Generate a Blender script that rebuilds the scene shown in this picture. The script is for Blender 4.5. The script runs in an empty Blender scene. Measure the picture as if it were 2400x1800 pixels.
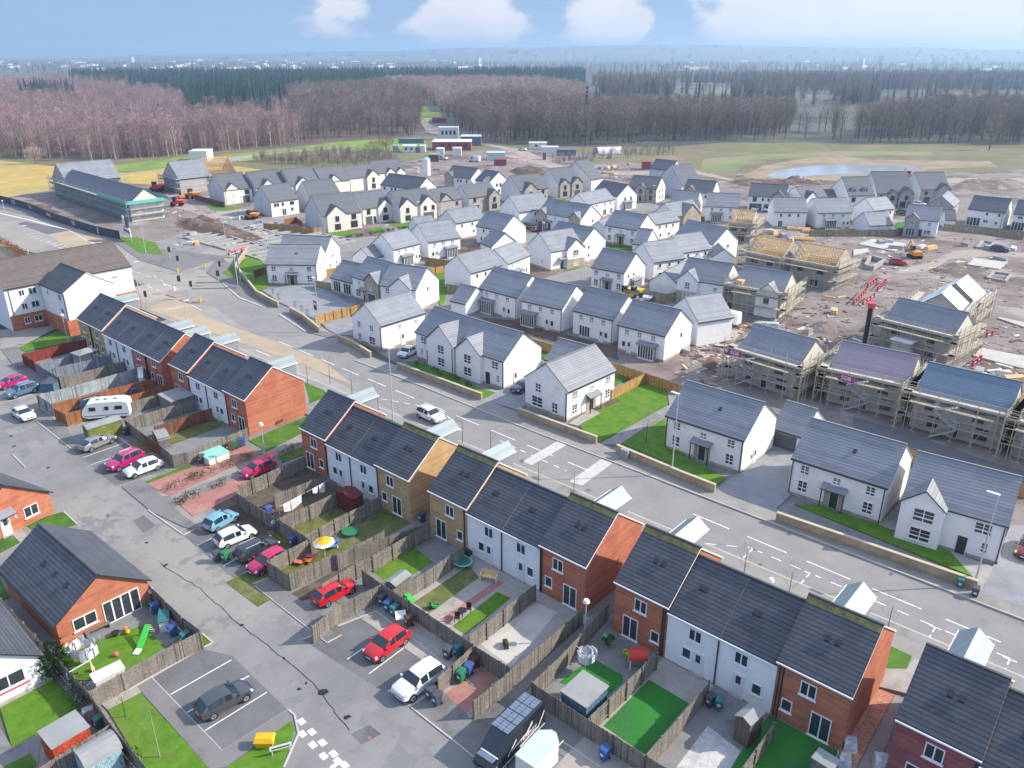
import bpy, bmesh, math, random
from mathutils import Vector, Matrix
R = math.radians
random.seed(7)
sc = bpy.context.scene
col = sc.collection
# ---------------------------------------------------------------- camera, sky, sun, exposure
F, HOR, VP2, H = 1860., 125., 2850., 45.
TH = math.atan((900 - HOR) / F)
YAW = math.atan((VP2 - 1200) / (F / math.cos(TH))) + R(2.0)
FW = Vector((-math.sin(YAW), math.cos(YAW))); RT = Vector((math.cos(YAW), math.sin(YAW)))
cam = bpy.data.objects.new('camera', bpy.data.cameras.new('camera')); col.objects.link(cam)
cam.data.sensor_width = 36.; cam.data.lens = 36. * F / 2400.
cam.data.clip_start = 1.; cam.data.clip_end = 60000.
cam.location = (0, 0, H); cam.rotation_euler = (math.pi / 2 - TH, 0, YAW)
sc.camera = cam
SUN_AZ = Vector((.69, .72)).normalized(); SUN_EL = R(33)
SUN_ROT = math.atan2(SUN_AZ.x, SUN_AZ.y)
w = bpy.data.worlds.new('World'); sc.world = w; w.use_nodes = True
nt = w.node_tree; nt.nodes.clear()
def N(t, **k):
 n = nt.nodes.new(t)
 for a, b in k.items(): setattr(n, a, b)
 return n
def mth(op, a=None, b=None, c=None):
 n = nt.nodes.new('ShaderNodeMath'); n.operation = op
 for i, v in enumerate((a, b, c)):
  if v is None: continue
  if isinstance(v, (int, float)): n.inputs[i].default_value = v
  else: nt.links.new(v, n.inputs[i])
 return n.outputs[0]
sky = N('ShaderNodeTexSky', sky_type='NISHITA', sun_disc=False, sun_elevation=SUN_EL, sun_rotation=SUN_ROT)
sky.air_density = 1.0; sky.dust_density = 1.6; sky.ozone_density = 2.0
tc = N('ShaderNodeTexCoord'); sep = N('ShaderNodeSeparateXYZ'); nt.links.new(tc.outputs['Generated'], sep.inputs[0])
az = mth('ARCTAN2', sep.outputs[0], sep.outputs[1]); el = mth('ARCSINE', sep.outputs[2])
az = mth('ADD', az, YAW)                       # 0 along the view's heading, right positive
cmb = N('ShaderNodeCombineXYZ'); nt.links.new(az, cmb.inputs[0]); nt.links.new(mth('MULTIPLY', el, 1.7), cmb.inputs[1])
def noise(scale, detail, rough, off):
 m = N('ShaderNodeMapping'); m.inputs['Location'].default_value = off; nt.links.new(cmb.outputs[0], m.inputs[0])
 n = N('ShaderNodeTexNoise'); n.inputs['Scale'].default_value = scale; n.inputs['Detail'].default_value = detail
 n.inputs['Roughness'].default_value = rough; nt.links.new(m.outputs[0], n.inputs['Vector']); return n.outputs['Fac']
def ramp(x, a, b):
 n = N('ShaderNodeMapRange', interpolation_type='SMOOTHSTEP'); nt.links.new(x, n.inputs[0])
 n.inputs[1].default_value = a; n.inputs[2].default_value = b; return n.outputs[0]
nz = mth('ADD', mth('MULTIPLY', noise(19, 8, .6, (3.1, 7.7, 0)), .6), mth('MULTIPLY', noise(5.5, 3, .5, (1.2, .4, 2)), .45))
def blob(a0, e0, wa, we, s):
 x = mth('DIVIDE', mth('SUBTRACT', az, a0), wa); y = mth('DIVIDE', mth('SUBTRACT', el, e0), we)
 r2 = mth('ADD', mth('MULTIPLY', x, x), mth('MULTIPLY', y, y))
 return mth('MULTIPLY', mth('POWER', 2.718, mth('MULTIPLY', mth('MULTIPLY', r2, r2), -1.)), s)
acc = None
for b in ((-.2, .032, .05, .034, .62), (-.05, .03, .072, .036, 1.), (.108, .03, .05, .038, 1.), (.3, .034, .1, .05, 1.), (.45, .028, .13, .045, 1.), (.62, .03, .16, .05, .9), (.3, .09, .4, .03, .6), (-.5, .14, .5, .03, .25), (.9, .08, .3, .08, .7), (-1.1, .1, .3, .05, .5)):
 v = blob(*b); acc = v if acc is None else mth('ADD', acc, v)
cl = ramp(mth('ADD', mth('MULTIPLY', acc, .8), mth('MULTIPLY', mth('SUBTRACT', nz, .5), 2.2)), .3, .62)
cl = mth('MULTIPLY', cl, ramp(el, -.005, .02))
shade = mth('ADD', .8, mth('MULTIPLY', noise(11, 4, .5, (9, 2, 4)), .4))
mix = N('ShaderNodeMix', data_type='RGBA'); nt.links.new(mth('MULTIPLY', cl, .93), mix.inputs[0])
LOW = N('ShaderNodeMix', data_type='RGBA'); nt.links.new(ramp(el, -.01, .13), LOW.inputs[0]); LOW.inputs[6].default_value = (1.2, 1.75, 2.6, 1); LOW.inputs[7].default_value = (.66, 1.4, 2.75, 1)
SKYT = N('ShaderNodeMix', data_type='RGBA'); nt.links.new(mth('SUBTRACT', .9, mth('MULTIPLY', ramp(el, .1, .7), .75)), SKYT.inputs[0]); nt.links.new(sky.outputs[0], SKYT.inputs[6]); nt.links.new(LOW.outputs[2], SKYT.inputs[7])
FILL_VEIL = N('ShaderNodeMix', data_type='RGBA'); nt.links.new(mth('MULTIPLY', ramp(el, .15, .5), mth('ADD', .25, mth('MULTIPLY', noise(2.2, 4, .5, (5, 5, 5)), .7))), FILL_VEIL.inputs[0]); nt.links.new(SKYT.outputs[2], FILL_VEIL.inputs[6]); FILL_VEIL.inputs[7].default_value = (2.9, 3.3, 4.3, 1)  # bright veil over the unseen upper sky, added to raise the fill light
nt.links.new(FILL_VEIL.outputs[2], mix.inputs[6])
cc = N('ShaderNodeVectorMath', operation='SCALE'); cc.inputs[0].default_value = (3.3, 3.25, 3.35); nt.links.new(shade, cc.inputs['Scale'])
nt.links.new(cc.outputs[0], mix.inputs[7])
bg = N('ShaderNodeBackground'); bg.inputs[1].default_value = .15; nt.links.new(mix.outputs[2], bg.inputs[0])
wo = N('ShaderNodeOutputWorld'); nt.links.new(bg.outputs[0], wo.inputs[0])
sun = bpy.data.objects.new('sun', bpy.data.lights.new('sun', 'SUN')); col.objects.link(sun)
sun.data.energy = 3.3; sun.data.angle = R(.6); sun.data.color = (1., .91, .77)
sd = Vector((SUN_AZ.x * math.cos(SUN_EL), SUN_AZ.y * math.cos(SUN_EL), math.sin(SUN_EL)))
sun.rotation_euler = (-sd).to_track_quat('-Z', 'Y').to_euler(); sun.location = (0, 0, 300)
vs = sc.view_settings; vs.view_transform = 'Standard'; vs.look = 'None'; vs.gamma = 1.; vs.exposure = .95
sc.render.resolution_x, sc.render.resolution_y = 1024, 768
cy = sc.cycles
cy.max_bounces = 6; cy.diffuse_bounces = 2; cy.glossy_bounces = 2; cy.transmission_bounces = 2; cy.volume_bounces = 1; cy.transparent_max_bounces = 4
cy.use_denoising = True
# ---------------------------------------------------------------- survey: a point read off the photograph turned into a place on the site
TO = {'00': (0, 0), '10': (800, 0), '20': (1600, 0), '01': (0, 600), '11': (800, 600), '21': (1600, 600), '02': (0, 1200), '12': (800, 1200), '22': (1600, 1200)}
T4 = {'A': (400, 340), 'B': (800, 340), 'C': (1200, 340), 'D': (1600, 340), 'E': (2000, 340), 'F': (600, 540), 'G': (1000, 540), 'I': (1400, 540), 'J': (1650, 640),
  'K': (2000, 600), 'L': (800, 900), 'M': (500, 1050), 'N': (1060, 1500), 'O': (0, 1300), 'R': (0, 800), 'T': (0, 560), 'U': (1400, 1500), 'V': (2000, 840)}
def px(k, x, y):
 if k in TO: o = TO[k]; return o[0] + x / 2.765, o[1] + y / 2.765
 if k in T4: o = T4[k]; return o[0] + x / 5.53, o[1] + y / 5.53
 if k == 'X': return x / 6.9125, 1560 + y / 6.9125
 if k == 'Y': return 500 + x / 3.687, 130 + y / 3.687
 return x, y                                  # 'P': photograph pixels
def g(k, x, y, z=0.):
 x, y = px(k, x, y)
 dx, dy = x - 1200, 900 - y
 fh = F * math.cos(TH) + dy * math.sin(TH); up = -F * math.sin(TH) + dy * math.cos(TH)
 t = (z - H) / up
 return FW * (fh * t) + RT * (dx * t)
def gs(k, pts, z=0.): return [g(k, x, y, z) for x, y in pts]
# ---------------------------------------------------------------- materials
MATS = {}
def mat(name, c=(.5, .5, .5), rough=.8, var=.12, scale=1.5, spec=.3, metal=0., c2=None, mix_lo=.42, mix_hi=.62, world=False, bump=0., stripe=None, detail=5, coat=0., alpha=None, fine=0., objvar=0.):
 m = bpy.data.materials.new(name); MATS[name] = m; m.use_nodes = True
 t = m.node_tree; nd = t.nodes; lk = t.links; b = nd['Principled BSDF']
 b.inputs['Roughness'].default_value = rough; b.inputs['Metallic'].default_value = metal
 b.inputs['Specular IOR Level'].default_value = spec; b.inputs['Coat Weight'].default_value = coat
 def n(ty, **k):
  q = nd.new(ty)
  for a, v in k.items(): setattr(q, a, v)
  return q
 if world: vec = n('ShaderNodeNewGeometry').outputs['Position']
 else: vec = n('ShaderNodeTexCoord').outputs['Object']
 nzn = n('ShaderNodeTexNoise'); nzn.inputs['Scale'].default_value = scale; nzn.inputs['Detail'].default_value = detail; nzn.inputs['Roughness'].default_value = .62
 lk.new(vec, nzn.inputs['Vector']); fac = nzn.outputs['Fac']
 lo = [max(0, v * (1 - var)) for v in c]; hi = [min(1, v * (1 + var)) for v in c]
 rp = n('ShaderNodeValToRGB'); rp.color_ramp.elements[0].position = .3; rp.color_ramp.elements[1].position = .7
 rp.color_ramp.elements[0].color = (*lo, 1); rp.color_ramp.elements[1].color = (*hi, 1)
 lk.new(fac, rp.inputs[0]); out = rp.outputs[0]
 def mixc(f, a, bcol, bt='MIX'):
  q = n('ShaderNodeMix', data_type='RGBA', blend_type=bt)
  (lk.new(f, q.inputs[0]) if not isinstance(f, float) else setattr(q.inputs[0], 'default_value', f))
  lk.new(a, q.inputs[6])
  if isinstance(bcol, tuple): q.inputs[7].default_value = (*bcol, 1)
  else: lk.new(bcol, q.inputs[7])
  return q.outputs[2]
 if c2:
  cols = c2 if isinstance(c2, list) else [(c2, scale * .35, mix_lo, mix_hi)]
  for i, (cc2, s2, a, b2) in enumerate(cols):
   n2 = n('ShaderNodeTexNoise'); n2.inputs['Scale'].default_value = s2; n2.inputs['Detail'].default_value = 6; n2.inputs['Roughness'].default_value = .65
   mp = n('ShaderNodeMapping'); mp.inputs['Location'].default_value = (13.7 * i + 5, 4.1 * i, 1.3); lk.new(vec, mp.inputs[0]); lk.new(mp.outputs[0], n2.inputs['Vector'])
   r2 = n('ShaderNodeMapRange', interpolation_type='SMOOTHSTEP'); r2.inputs[1].default_value = a; r2.inputs[2].default_value = b2; lk.new(n2.outputs['Fac'], r2.inputs[0])
   out = mixc(r2.outputs[0], out, cc2)
 if fine:
  n3 = n('ShaderNodeTexNoise'); n3.inputs['Scale'].default_value = 22.; n3.inputs['Detail'].default_value = 3; lk.new(vec, n3.inputs['Vector'])
  r3 = n('ShaderNodeMapRange'); r3.inputs[1].default_value = .3; r3.inputs[2].default_value = .7; r3.inputs[3].default_value = 1 - fine; r3.inputs[4].default_value = 1 + fine; lk.new(n3.outputs['Fac'], r3.inputs[0])
  q = n('ShaderNodeVectorMath', operation='SCALE'); lk.new(out, q.inputs[0]); lk.new(r3.outputs[0], q.inputs['Scale']); out = q.outputs[0]
 hgt = fac
 if stripe:                                   # courses / boards along the face's own UV (metres)
  for (axis, per, wid, dark) in stripe:
   uv = n('ShaderNodeUVMap'); sp = n('ShaderNodeSeparateXYZ'); lk.new(uv.outputs[0], sp.inputs[0])
   d = n('ShaderNodeMath', operation='DIVIDE'); lk.new(sp.outputs[axis], d.inputs[0]); d.inputs[1].default_value = per
   fr = n('ShaderNodeMath', operation='FRACT'); lk.new(d.outputs[0], fr.inputs[0])
   lt = n('ShaderNodeMapRange'); lt.inputs[1].default_value = wid; lt.inputs[2].default_value = wid * 1.6; lt.inputs[3].default_value = dark; lt.inputs[4].default_value = 1.; lk.new(fr.outputs[0], lt.inputs[0])
   fl = n('ShaderNodeMath', operation='FLOOR'); lk.new(d.outputs[0], fl.inputs[0])
   wn = n('ShaderNodeTexWhiteNoise', noise_dimensions='1D'); lk.new(fl.outputs[0], wn.inputs[1])
   wr = n('ShaderNodeMapRange'); wr.inputs[3].default_value = .9; wr.inputs[4].default_value = 1.1; lk.new(wn.outputs[0], wr.inputs[0])
   mu = n('ShaderNodeMath', operation='MULTIPLY'); lk.new(lt.outputs[0], mu.inputs[0]); lk.new(wr.outputs[0], mu.inputs[1])
   q = n('ShaderNodeVectorMath', operation='SCALE'); lk.new(out, q.inputs[0]); lk.new(mu.outputs[0], q.inputs['Scale']); out = q.outputs[0]
 if objvar:
  oi = n('ShaderNodeObjectInfo'); r4 = n('ShaderNodeMapRange'); r4.inputs[3].default_value = 1 - objvar; r4.inputs[4].default_value = 1 + objvar; lk.new(oi.outputs['Random'], r4.inputs[0])
  q = n('ShaderNodeVectorMath', operation='SCALE'); lk.new(out, q.inputs[0]); lk.new(r4.outputs[0], q.inputs['Scale']); out = q.outputs[0]
 lk.new(out, b.inputs['Base Color'])
 if bump:
  bp = n('ShaderNodeBump'); bp.inputs['Strength'].default_value = bump; bp.inputs['Distance'].default_value = .05; lk.new(hgt, bp.inputs['Height']); lk.new(bp.outputs[0], b.inputs['Normal'])
 return m
mat('asphalt_street', (.235, .232, .23), .9, .1, .25, c2=[((.19, .19, .195), .12, .5, .7), ((.29, .28, .26), .05, .48, .6), ((.2, .2, .205), .35, .52, .62), ((.13, .13, .13), 1.6, .66, .72)], world=True, fine=.12)
mat('asphalt_road', (.31, .29, .265), .9, .1, .2, c2=[((.26, .25, .235), .06, .5, .66), ((.36, .33, .29), .03, .5, .62)], world=True, fine=.08)
mat('asphalt_lane', (.25, .245, .24), .9, .1, .3, c2=[((.3, .285, .27), .08, .5, .66), ((.2, .2, .2), .5, .58, .7)], world=True, fine=.1)
mat('asphalt_dark', (.15, .153, .16), .9, .15, .4, c2=[((.11, .11, .12), .3, .5, .7)], world=True, fine=.12)
mat('asphalt_buff', (.42, .34, .24), .9, .1, .12, c2=[((.36, .3, .23), .06, .48, .6)], world=True, fine=.06)
mat('pavement', (.29, .275, .255), .9, .1, .5, c2=[((.17, .165, .16), .15, .5, .7)], world=True, fine=.1)
mat('pavement_dark', (.2, .195, .195), .9, .1, .5, c2=[((.12, .12, .12), .2, .5, .7)], world=True, fine=.12)
mat('slabs', (.36, .34, .31), .9, .12, 1.2, c2=[((.26, .25, .23), .4, .5, .7)], world=True, fine=.1)
mat('slabs_grey', (.22, .22, .22), .9, .15, 1., c2=[((.16, .16, .16), .5, .5, .7)], world=True, fine=.12)
mat('block_paving', (.26, .27, .29), .9, .15, .6, c2=[((.27, .28, .29), .2, .48, .65)], world=True, fine=.2)
mat('red_paving', (.36, .17, .15), .9, .15, .8, c2=[((.42, .24, .19), .4, .5, .7)], world=True, fine=.2)
mat('red_gravel', (.42, .2, .14), .95, .2, 3., c2=[((.52, .32, .24), 6., .5, .6)], world=True, fine=.4)
mat('pale_gravel', (.5, .5, .5), .95, .15, 3., c2=[((.4, .4, .4), 1., .5, .7)], world=True, fine=.25)
mat('concrete_pad', (.5, .48, .45), .9, .1, .6, c2=[((.4, .39, .37), .4, .5, .7)], world=True, fine=.08)
mat('grass', (.075, .17, .018), .95, .3, .7, c2=[((.05, .115, .02), .25, .46, .66), ((.12, .17, .04), .5, .56, .72)], world=True, fine=.3, bump=.3)
mat('grass_lush', (.09, .2, .015), .95, .25, .9, c2=[((.13, .21, .03), .35, .5, .68)], world=True, fine=.3, bump=.3)
mat('artificial_turf', (.03, .19, .03), .95, .1, .6, c2=[((.035, .14, .04), .12, .45, .6)], world=True, fine=.2)
mat('lawn_worn', (.12, .14, .04), .95, .3, .8, c2=[((.2, .17, .09), .5, .5, .66)], world=True, fine=.3)
mat('soil', (.11, .085, .065), .95, .3, 1.2, c2=[((.16, .13, .1), .5, .5, .65)], world=True, fine=.3, bump=.6)
mat('mud', (.24, .205, .19), .95, .2, .12, c2=[((.15, .115, .1), .05, .48, .6), ((.34, .31, .29), .09, .54, .66), ((.19, .13, .11), .3, .58, .68), ((.4, .36, .33), .5, .62, .7)], world=True, fine=.25, bump=.8)
mat('dirt_track', (.36, .31, .27), .95, .12, .1, c2=[((.28, .24, .22), .2, .5, .68)], world=True, fine=.15)
mat('peat', (.12, .085, .07), .95, .3, .15, c2=[((.24, .17, .13), .25, .5, .62), ((.07, .05, .045), .4, .55, .66)], world=True, fine=.3, bump=1.)
mat('straw_field', (.46, .33, .09), .95, .15, .05, c2=[((.38, .3, .12), .04, .46, .62), ((.5, .4, .16), .2, .52, .66)], world=True, fine=.12, bump=.4)
mat('green_field', (.2, .3, .05), .95, .2, .03, c2=[((.3, .32, .1), .02, .48, .62), ((.13, .24, .05), .08, .52, .66)], world=True)
mat('rough_grass', (.19, .165, .1), .95, .22, .03, c2=[((.15, .18, .07), .015, .46, .6), ((.24, .19, .13), .06, .5, .64)], world=True)
mat('wood_floor', (.13, .1, .085), .95, .25, .05, c2=[((.17, .13, .1), .02, .48, .62)], world=True)
mat('far_land', (.12, .115, .1), .95, .25, .004, c2=[((.2, .19, .15), .0025, .52, .6), ((.06, .07, .065), .006, .52, .58), ((.09, .14, .06), .004, .58, .64)], world=True)
mat('far_hill', (.1, .12, .09), .95, .25, .0012, c2=[((.16, .17, .11), .0016, .48, .58)], world=True)
mat('olive_field', (.2, .23, .1), .95, .2, .03, c2=[((.26, .23, .13), .03, .46, .6)], world=True)
mat('reeds', (.31, .25, .17), .95, .2, .1, c2=[((.24, .2, .14), .05, .48, .62)], world=True)
m = mat('water', (.42, .44, .46), .06, .05, .2, spec=.6, world=True, bump=.03)  # pale base colour stands in for the bright sky reflected in the pond
mat('road_paint', (.82, .82, .8), .8, .12, 2., world=True, c2=[((.5, .5, .49), 3., .56, .7)])
mat('worn_paint', (.52, .5, .48), .85, .12, 2., world=True)
mat('kerb', (.48, .46, .43), .9, .1, 1., world=True)
mat('bay_paint', (.7, .7, .7), .85, .12, 2., world=True)
mat('white_render', (.82, .82, .82), .9, .05, .7, c2=[((.68, .68, .69), .5, .56, .74)])
mat('cream_render', (.74, .7, .63), .9, .06, .7)
mat('grey_render', (.46, .46, .47), .9, .1, .6)
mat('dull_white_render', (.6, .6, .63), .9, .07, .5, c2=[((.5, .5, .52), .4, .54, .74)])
mat('cladding', (.34, .35, .38), .8, .1, .5)
mat('buff_stone', (.44, .37, .28), .9, .2, 2.5, c2=((.34, .28, .21)), fine=.15)
mat('grey_stone', (.42, .39, .36), .9, .18, 2.5, c2=((.33, .3, .27)), fine=.15)
mat('red_brick', (.47, .175, .1), .9, .12, 2., c2=((.4, .135, .08)), fine=.18, stripe=[(1, .225, .12, .88)])
mat('orange_brick', (.5, .19, .085), .9, .12, 2., c2=((.43, .16, .08)), fine=.15, stripe=[(1, .225, .12, .9)])
mat('buff_brick', (.5, .34, .18), .9, .1, 2., c2=((.45, .29, .15)), fine=.15, stripe=[(1, .225, .12, .9)])
mat('plum_brick', (.3, .1, .1), .9, .15, 2., c2=((.25, .08, .085)), fine=.18, stripe=[(1, .225, .12, .88)])
mat('block_wall', (.4, .385, .37), .9, .12, 1.2, stripe=[(1, .45, .06, .8)], fine=.1)
mat('wrap', (.62, .58, .5), .8, .12, .6, c2=((.55, .49, .38)))
mat('slate_tile', (.095, .105, .125), .55, .14, 1.2, spec=.35, stripe=[(1, .34, .2, .45)], c2=((.075, .083, .1)), fine=.12, objvar=.08)
mat('grey_tile', (.25, .265, .295), .5, .08, 1., spec=.4, stripe=[(1, .36, .16, .62)], c2=((.22, .235, .265)), objvar=.06)
mat('charcoal_tile', (.13, .137, .155), .55, .08, 1., spec=.35, stripe=[(1, .34, .14, .72)], objvar=.08)
mat('mauve_tile', (.29, .25, .3), .5, .08, 1., spec=.4, stripe=[(1, .36, .16, .66)])
mat('blue_tile', (.16, .215, .29), .45, .08, 1., spec=.4, stripe=[(1, .36, .16, .62)])
mat('brown_tile', (.15, .125, .115), .7, .14, 1., stripe=[(1, .34, .2, .6)])
mat('underlay', (.72, .73, .75), .7, .05, .6, stripe=[(0, .6, .08, .8)])
mat('moss_ridge', (.2, .19, .09), .95, .3, 2.5, c2=[((.32, .25, .04), 3., .5, .6), ((.12, .12, .1), 1.4, .5, .65)])
mat('dark_trim', (.035, .037, .04), .5, .05, 1.)
mat('white_trim', (.8, .8, .8), .6, .04, 1.)
mat('zinc', (.27, .325, .345), .45, .06, 1., spec=.5, stripe=[(0, .4, .06, .88)])
mat('glass', (.035, .045, .055), .12, .3, 1.2, spec=.6, c2=[((.1, .12, .14), .9, .55, .7)])
mat('glass_blue', (.05, .13, .17), .15, .25, .8, spec=.6)
mat('door_dark', (.04, .042, .05), .5, .1, 1.)
mat('door_white', (.7, .7, .72), .6, .05, 1.)
mat('garage_grey', (.1, .11, .13), .6, .08, 1., stripe=[(1, .3, .08, .7)])
mat('raw_timber', (.78, .53, .24), .8, .2, 1.5, c2=((.66, .42, .18)))
mat('concrete', (.36, .35, .34), .9, .15, .8)
def board(n, c, v=.3): mat(n, c, .9, v, 1.2, c2=[(tuple(x * .6 for x in c), 6., .5, .62)], fine=.2, stripe=[(0, .125, .1, .45)])
board('fence_grey', (.25, .225, .195)); board('fence_brown', (.24, .11, .06)); board('fence_red', (.24, .045, .03)); board('fence_blue', (.23, .27, .33))
board('fence_pale', (.38, .42, .45)); board('fence_new', (.5, .3, .1)); board('fence_olive', (.34, .3, .2)); board('fence_orange', (.36, .15, .06)); board('shed_green', (.2, .22, .05))
board('shed_oxblood', (.16, .03, .03)); board('shed_brown', (.17, .13, .1)); board('shed_grey', (.2, .2, .2))
board('shed_blue', (.08, .18, .26)); board('shed_lightblue', (.3, .47, .52), .1); board('shed_red', (.5, .07, .03))
mat('post_timber', (.2, .16, .12), .9, .25, 2.); mat('felt', (.3, .31, .31), .95, .1, .6, c2=((.24, .25, .25)))
mat('stone_wall', (.4, .32, .21), .9, .18, 1.5, c2=((.31, .25, .17)), fine=.15, stripe=[(1, .28, .08, .82)])
mat('stone_cap', (.5, .44, .33), .9, .1, 1.)
def paint(n, c, metal=0., rough=.28): mat('car_' + n, c, rough, .03, 2., spec=.5, metal=metal, coat=.7)
paint('grey', (.075, .085, .1), .3); paint('white', (.74, .75, .76)); paint('sky', (.2, .45, .62), .2); paint('red', (.55, .01, .02)); paint('crimson', (.5, .01, .09)); paint('magenta', (.42, .01, .14))
paint('silver', (.36, .37, .4), .5); paint('blue', (.09, .2, .33), .3); paint('charcoal', (.05, .055, .065), .3); paint('black', (.012, .014, .02)); paint('navy', (.02, .035, .09)); paint('maroon', (.2, .03, .03))
mat('car_glass', (.02, .035, .05), .08, .1, 1., spec=.7); mat('tyre', (.02, .02, .02), .9); mat('rim', (.4, .41, .43), .35, metal=.7); mat('lamp_glass', (.7, .72, .75), .15); mat('lamp_red', (.35, .01, .01), .3)
mat('plastic_black', (.025, .025, .03), .6); mat('plate', (.75, .7, .3), .6)
for n_, c_ in dict(green=(.025, .2, .09), teal=(.03, .17, .17), blue=(.05, .1, .3), slate=(.07, .08, .1), brown=(.1, .045, .035), grey=(.3, .32, .34), red=(.55, .04, .03), yellow=(.75, .42, .01), orange=(.75, .2, .02),
     lime=(.25, .5, .02), bright_green=(.06, .55, .08), white=(.75, .75, .76), pink=(.75, .12, .2), coral=(.75, .16, .1), purple=(.2, .06, .25), sky=(.1, .25, .6), mint=(.25, .6, .5)).items():
 mat('plastic_' + n_, c_, .5, .08, 3., spec=.4)
mat('steel', (.55, .56, .57), .45, .08, 1., metal=.5); mat('galvanised', (.5, .52, .54), .5, .08, 2., metal=.3); mat('scaffold_tube', (.5, .44, .3), .6, .15, 1.); mat('scaffold_blue', (.28, .36, .42), .6, .15, 1.)
mat('scaffold_board', (.48, .45, .39), .9, .15, 1.5, stripe=[(1, .23, .08, .7)]); mat('net_green', (.12, .5, .4), .8, .15, 2.); mat('lead_grey', (.25, .27, .3), .6)
mat('machine_orange', (.75, .3, .03), .5, .1, 2.); mat('machine_yellow', (.75, .5, .04), .5, .1, 2.); mat('barrier_red', (.7, .08, .12), .6); mat('hoarding', (.045, .055, .075), .6, .1, .5)
mat('banner_purple', (.3, .06, .17), .7); mat('flag_navy', (.07, .06, .14), .8, .1, 2.); mat('cloth_white', (.78, .78, .8), .9, .1, 3., c2=((.55, .56, .62))); mat('cloth_grey', (.4, .42, .47), .9, .2, 5., c2=((.65, .66, .7)))
mat('canvas_cream', (.72, .7, .62), .8); mat('cab_white', (.72, .73, .73), .5, .05, 2.); mat('cab_blue', (.13, .18, .26), .6, .1, 2.); mat('wall_maroon', (.3, .07, .1), .8, .1, .5)
mat('box_white', (.66, .68, .66), .6, .06, 1.); mat('box_mint', (.5, .58, .54), .6, .06, 1.)
mat('skin', (.6, .38, .28), .6); mat('jacket_red', (.6, .05, .05), .8); mat('trousers', (.05, .06, .09), .9); mat('hair', (.06, .04, .03), .8)
def leaf(n, c, v=.35): mat(n, c, .9, v, .35, detail=4, objvar=.32)
leaf('conifer', (.03, .075, .06)); leaf('conifer_trunk', (.06, .045, .035)); leaf('birch_twig', (.3, .205, .21)); leaf('birch_bark', (.5, .44, .4)); leaf('bare_twig', (.22, .18, .165)); leaf('bare_twig_pink', (.36, .27, .24)); leaf('oak_bark', (.14, .115, .1))
leaf('scrub', (.19, .14, .1)); leaf('shrub', (.06, .1, .03)); leaf('shrub_dry', (.2, .16, .07)); leaf('copper_hedge', (.34, .14, .06)); leaf('willow', (.36, .29, .22)); leaf('sapling_bark', (.28, .33, .27)); leaf('ever_green', (.05, .09, .035))
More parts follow.
